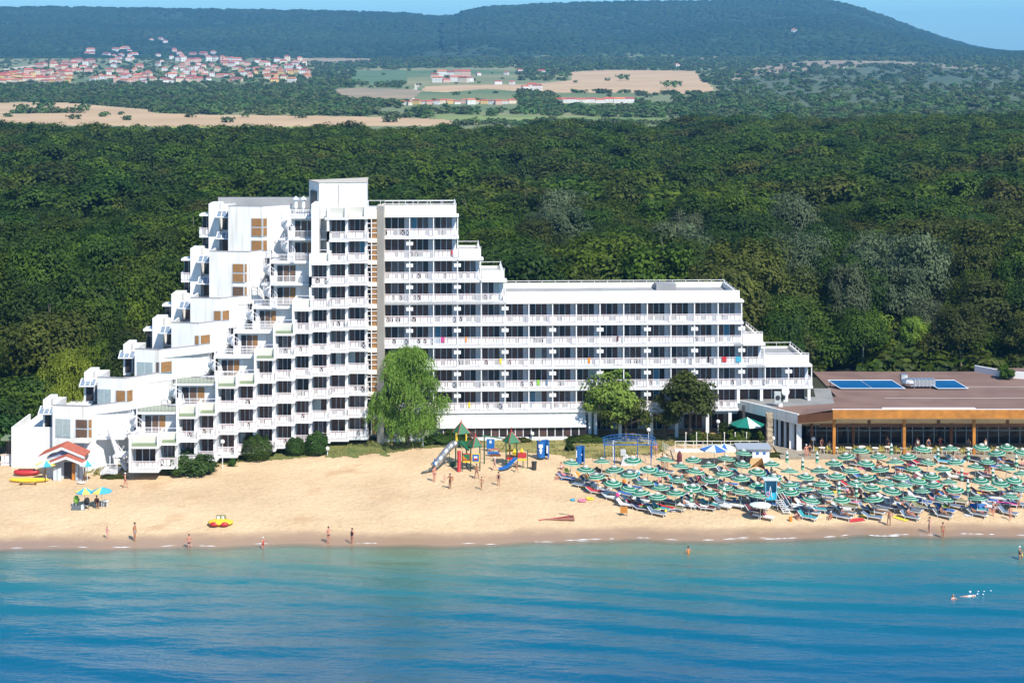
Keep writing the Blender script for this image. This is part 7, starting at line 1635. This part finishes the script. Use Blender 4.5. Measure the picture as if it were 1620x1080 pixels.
def house_meshes(w_, d, h, rh, ov, hip):
    a = MB(); a.box(-w_ / 2, w_ / 2, -d / 2, d / 2, -2, h, WHITE)
    if hip < .01: a.add([(-w_ / 2, -d / 2, h), (-w_ / 2, d / 2, h), (-w_ / 2, 0, h + rh * .9)], [(0, 1, 2)], WHITE); a.add([(w_ / 2, -d / 2, h), (w_ / 2, d / 2, h), (w_ / 2, 0, h + rh * .9)], [(0, 1, 2)], WHITE)
    b = MB(); W, Dd, k = w_ / 2 + ov, d / 2 + ov, hip * d / 2
    b.add([(-W, -Dd, h), (W, -Dd, h), (W, Dd, h), (-W, Dd, h), (-W + k, 0, h + rh), (W - k, 0, h + rh)], [(0, 1, 5, 4), (2, 3, 4, 5), (1, 2, 5), (3, 0, 4), (0, 3, 2, 1)], WHITE)
    out = []
    for q, n in ((a, 'wall'), (b, 'roof')):
        me = bpy.data.meshes.new(n); me.from_pydata(q.v, [], q.f); me.materials.append(WHITE); out.append(me)
    return out
HT = {'small': house_meshes(9, 8, 6, 2., .5, 1), 'tall': house_meshes(10, 9, 8.5, 2.2, .5, 1), 'long': house_meshes(17, 9, 8, 2.4, .6, .6), 'block': house_meshes(20, 10, 11, 3., .7, .5), 'row': house_meshes(26, 9, 10, 4.0, .6, .3)}
def terr(px, v):
    lo, hi = 1000., 5400.
    for _ in range(18):
        md_ = (lo + hi) / 2
        if prj(X(px, md_), md_, thz(px, md_))[1] > v: lo = md_
        else: hi = md_
    return Vector((X(px, lo), lo, thz(px, lo)))
vr = random.Random(8); HS = []
def cluster(px0, px1, v0, v1, n, kinds_, walls, where, skew=0.):
    k = 0; tries = 0
    while k < n and tries < n * 60:
        tries += 1; px = vr.uniform(px0, px1); v = vr.uniform(v0, v1) + skew * (px - px0)
        if any(abs(px - q[0]) < 6.2 and abs(v - q[1]) < 3.2 for q in HS): continue
        HS.append((px, v, vr.choice(kinds_), vr.choice(walls), where)); k += 1
cluster(0, 112, 118, 134, 34, ['block', 'tall', 'long', 'block'], [1, 1, 2, 3], 'dense lower quarter'); cluster(60, 145, 98, 120, 20, ['tall', 'long', 'small'], [0, 1, 3], 'slope above the dense quarter')
cluster(132, 152, 82, 92, 3, ['long', 'tall'], [0, 3], 'top edge'); cluster(168, 216, 80, 103, 14, ['long', 'tall', 'small'], [0, 0, 1], 'white upper group'); cluster(140, 240, 104, 133, 26, ['small', 'long', 'tall'], [0, 1, 3], 'middle slope')
cluster(180, 330, 122, 134, 20, ['tall', 'long', 'block'], [1, 3, 0], 'lower edge'); cluster(250, 345, 84, 110, 20, ['long', 'tall', 'small'], [0, 0, 3], 'upper middle'); cluster(250, 345, 108, 124, 14, ['tall', 'small'], [0, 1, 3], 'middle terraces')
cluster(345, 492, 96, 112, 24, ['tall', 'long'], [0, 3, 1], 'upper far side'); cluster(345, 492, 112, 132, 34, ['tall', 'long', 'small'], [0, 1, 2, 3], 'lower far side'); cluster(236, 262, 65, 70, 3, ['small'], [0], 'wooded hilltop')
cluster(-2, 10, 120, 136, 2, ['block'], [1], 'photograph edge')
# the complexes on the plain
for px, v, kd, wl, wh in [(688, 124, 'block', 1, 'hilltop complex'), (699, 121, 'block', 0, 'hilltop complex'), (712, 121, 'block', 0, 'hilltop complex'), (725, 120, 'block', 1, 'hilltop complex'), (737, 121, 'block', 3, 'hilltop complex'), (692, 131, 'block', 0, 'hilltop complex'), (706, 131, 'long', 3, 'hilltop complex'), (720, 130, 'block', 0, 'hilltop complex'), (733, 131, 'block', 1, 'hilltop complex'), (744, 130, 'tall', 0, 'hilltop complex'),
                         (831, 143, 'block', 0, 'lone courtyard house'), (841, 142, 'block', 0, 'lone courtyard house'), (850, 143, 'block', 0, 'lone courtyard house'), (788, 134, 'long', 0, 'open fields'), (810, 134, 'small', 0, 'open fields'), (757, 120, 'small', 0, 'open fields'), (801, 119, 'small', 0, 'open fields'), (822, 116, 'small', 0, 'open fields'), (857, 117, 'long', 0, 'open fields'), (676, 181, 'small', 3, 'sunflower edge'), (1547, 190, 'long', 0, 'edge of the wood'), (1071, 107, 'small', 0, 'hill foot'), (1256, 52, 'small', 0, 'hill side')]: HS.append((px, v, kd, wl, wh))
for i in range(17): HS.append((637 + i * 10.8, 166.5 - (i > 1) * 1.5 + vr.uniform(-1, 1), ['long', 'tall', 'block', 'long'][i % 4], [0, 1, 2, 0, 3][i % 5], 'long lower terrace'))
for i in range(8): HS.append((889 + i * 15.1, 163 + vr.uniform(-.3, .3), 'row', 0, 'white terrace by the meadow'))
if True:
    HS.sort(key=lambda q: (q[4], q[0])); cnt = {}; tot = {}
    wn = ['white', 'cream', 'ochre', 'pink']; tn = ['red', 'orange', 'dark red']
    for (px, v, kd, wl, wh) in HS:
        cnt[wh] = cnt.get(wh, 0) + 1; q = terr(px, v); r_ = vr.uniform(-.5, .5) if kd not in ('row',) else .05; ti = vr.choice([0, 0, 1, 2]) if wl else vr.choice([0, 1, 2])
        big = dict(small=7.5, tall=8.5, long=12, block=14, row=16)[kd] * vr.uniform(.85, 1.15) * q.y / F / dict(small=9, tall=10, long=17, block=20, row=26)[kd]
        t = thing('village_house', f'{dict(small="small", tall="two-storey", long="long", block="tall blocky", row="long terraced")[kd]} {wn[wl]} {tn[ti]}-roofed house, {nth(cnt[wh])} from left, {wh}', 'house', (q.x, q.y, q.z - .3), r_, 'houses on the far slopes')
        t.scale = (big, big, big)
        for nm, me in zip(('wall', 'roof'), HT[kd]):
            c = mkobj(nm, me, t); setmat(c, 0, HW[wl] if nm == 'wall' else TR[ti])
# ---------------------------------------------------------------- light, air, camera
SUN = Vector((.50, -.80, .0)).normalized() * math.cos(R(47)); SUN.z = math.sin(R(47))
l = bpy.data.lights.new('sun', 'SUN'); l.energy = 4.8; l.angle = R(.53); l.color = (1, .95, .86)
o = bpy.data.objects.new('sun', l); C.objects.link(o); o.rotation_euler = SUN.to_track_quat('Z', 'Y').to_euler(); o.location = (60, -60, 120)
w = bpy.data.worlds.new('World'); bpy.context.scene.world = w; w.use_nodes = True; N = w.node_tree.nodes; L = w.node_tree.links
sk = N.new('ShaderNodeTexSky'); sk.sky_type = 'NISHITA'; sk.sun_disc = False; sk.sun_elevation = R(47)
sk.sun_rotation = math.atan2(SUN.x, SUN.y)
sk.air_density = 1.0; sk.dust_density = .3; sk.ozone_density = 4.; sk.altitude = 0
bg = N['Background']; hs = N.new('ShaderNodeMix'); hs.data_type = 'RGBA'; hs.blend_type = 'MULTIPLY'; hs.inputs[0].default_value = 1; hs.inputs[7].default_value = (.52, .88, 1.1, 1); L.new(sk.outputs[0], hs.inputs[6]); L.new(hs.outputs[2], bg.inputs[0]); bg.inputs[1].default_value = .115
hz = MB(); hz.box(-7000, 7000, -300, 13000, -4.6, 330, WHITE); ho = hz.build('haze'); ho.data.materials.clear()
hm = bpy.data.materials.new('haze'); hm.use_nodes = True; N = hm.node_tree.nodes
for n in list(N):
    if n.type != 'OUTPUT_MATERIAL': N.remove(n)
pv = N.new('ShaderNodeVolumePrincipled'); pv.inputs['Color'].default_value = (.20, .56, 1., 1); pv.inputs['Density'].default_value = HAZE; pv.inputs['Anisotropy'].default_value = .0
hm.node_tree.links.new(pv.outputs[0], N['Material Output'].inputs['Volume']); ho.data.materials.append(hm); struct(ho, 'stuff')
cam = bpy.data.cameras.new('camera'); co = bpy.data.objects.new('camera', cam); C.objects.link(co)
cam.sensor_width = 36; cam.lens = F / 1620 * 36; cam.shift_y = -(540 - HY) / 1620; cam.clip_end = 40000; cam.clip_start = .5
co.location = (0, 0, HC); co.rotation_euler = (R(90), 0, 0)
sc = bpy.context.scene; sc.camera = co
sc.render.engine = 'CYCLES'
sc.view_settings.view_transform = 'Standard'; sc.view_settings.look = 'None'; sc.view_settings.exposure = .47; sc.view_settings.gamma = 1
cy = sc.cycles; cy.max_bounces = 5; cy.diffuse_bounces = 3; cy.glossy_bounces = 3; cy.transmission_bounces = 2; cy.volume_bounces = 0; cy.transparent_max_bounces = 8
cy.caustics_reflective = False; cy.caustics_refractive = False; cy.use_denoising = True; cy.use_adaptive_sampling = True
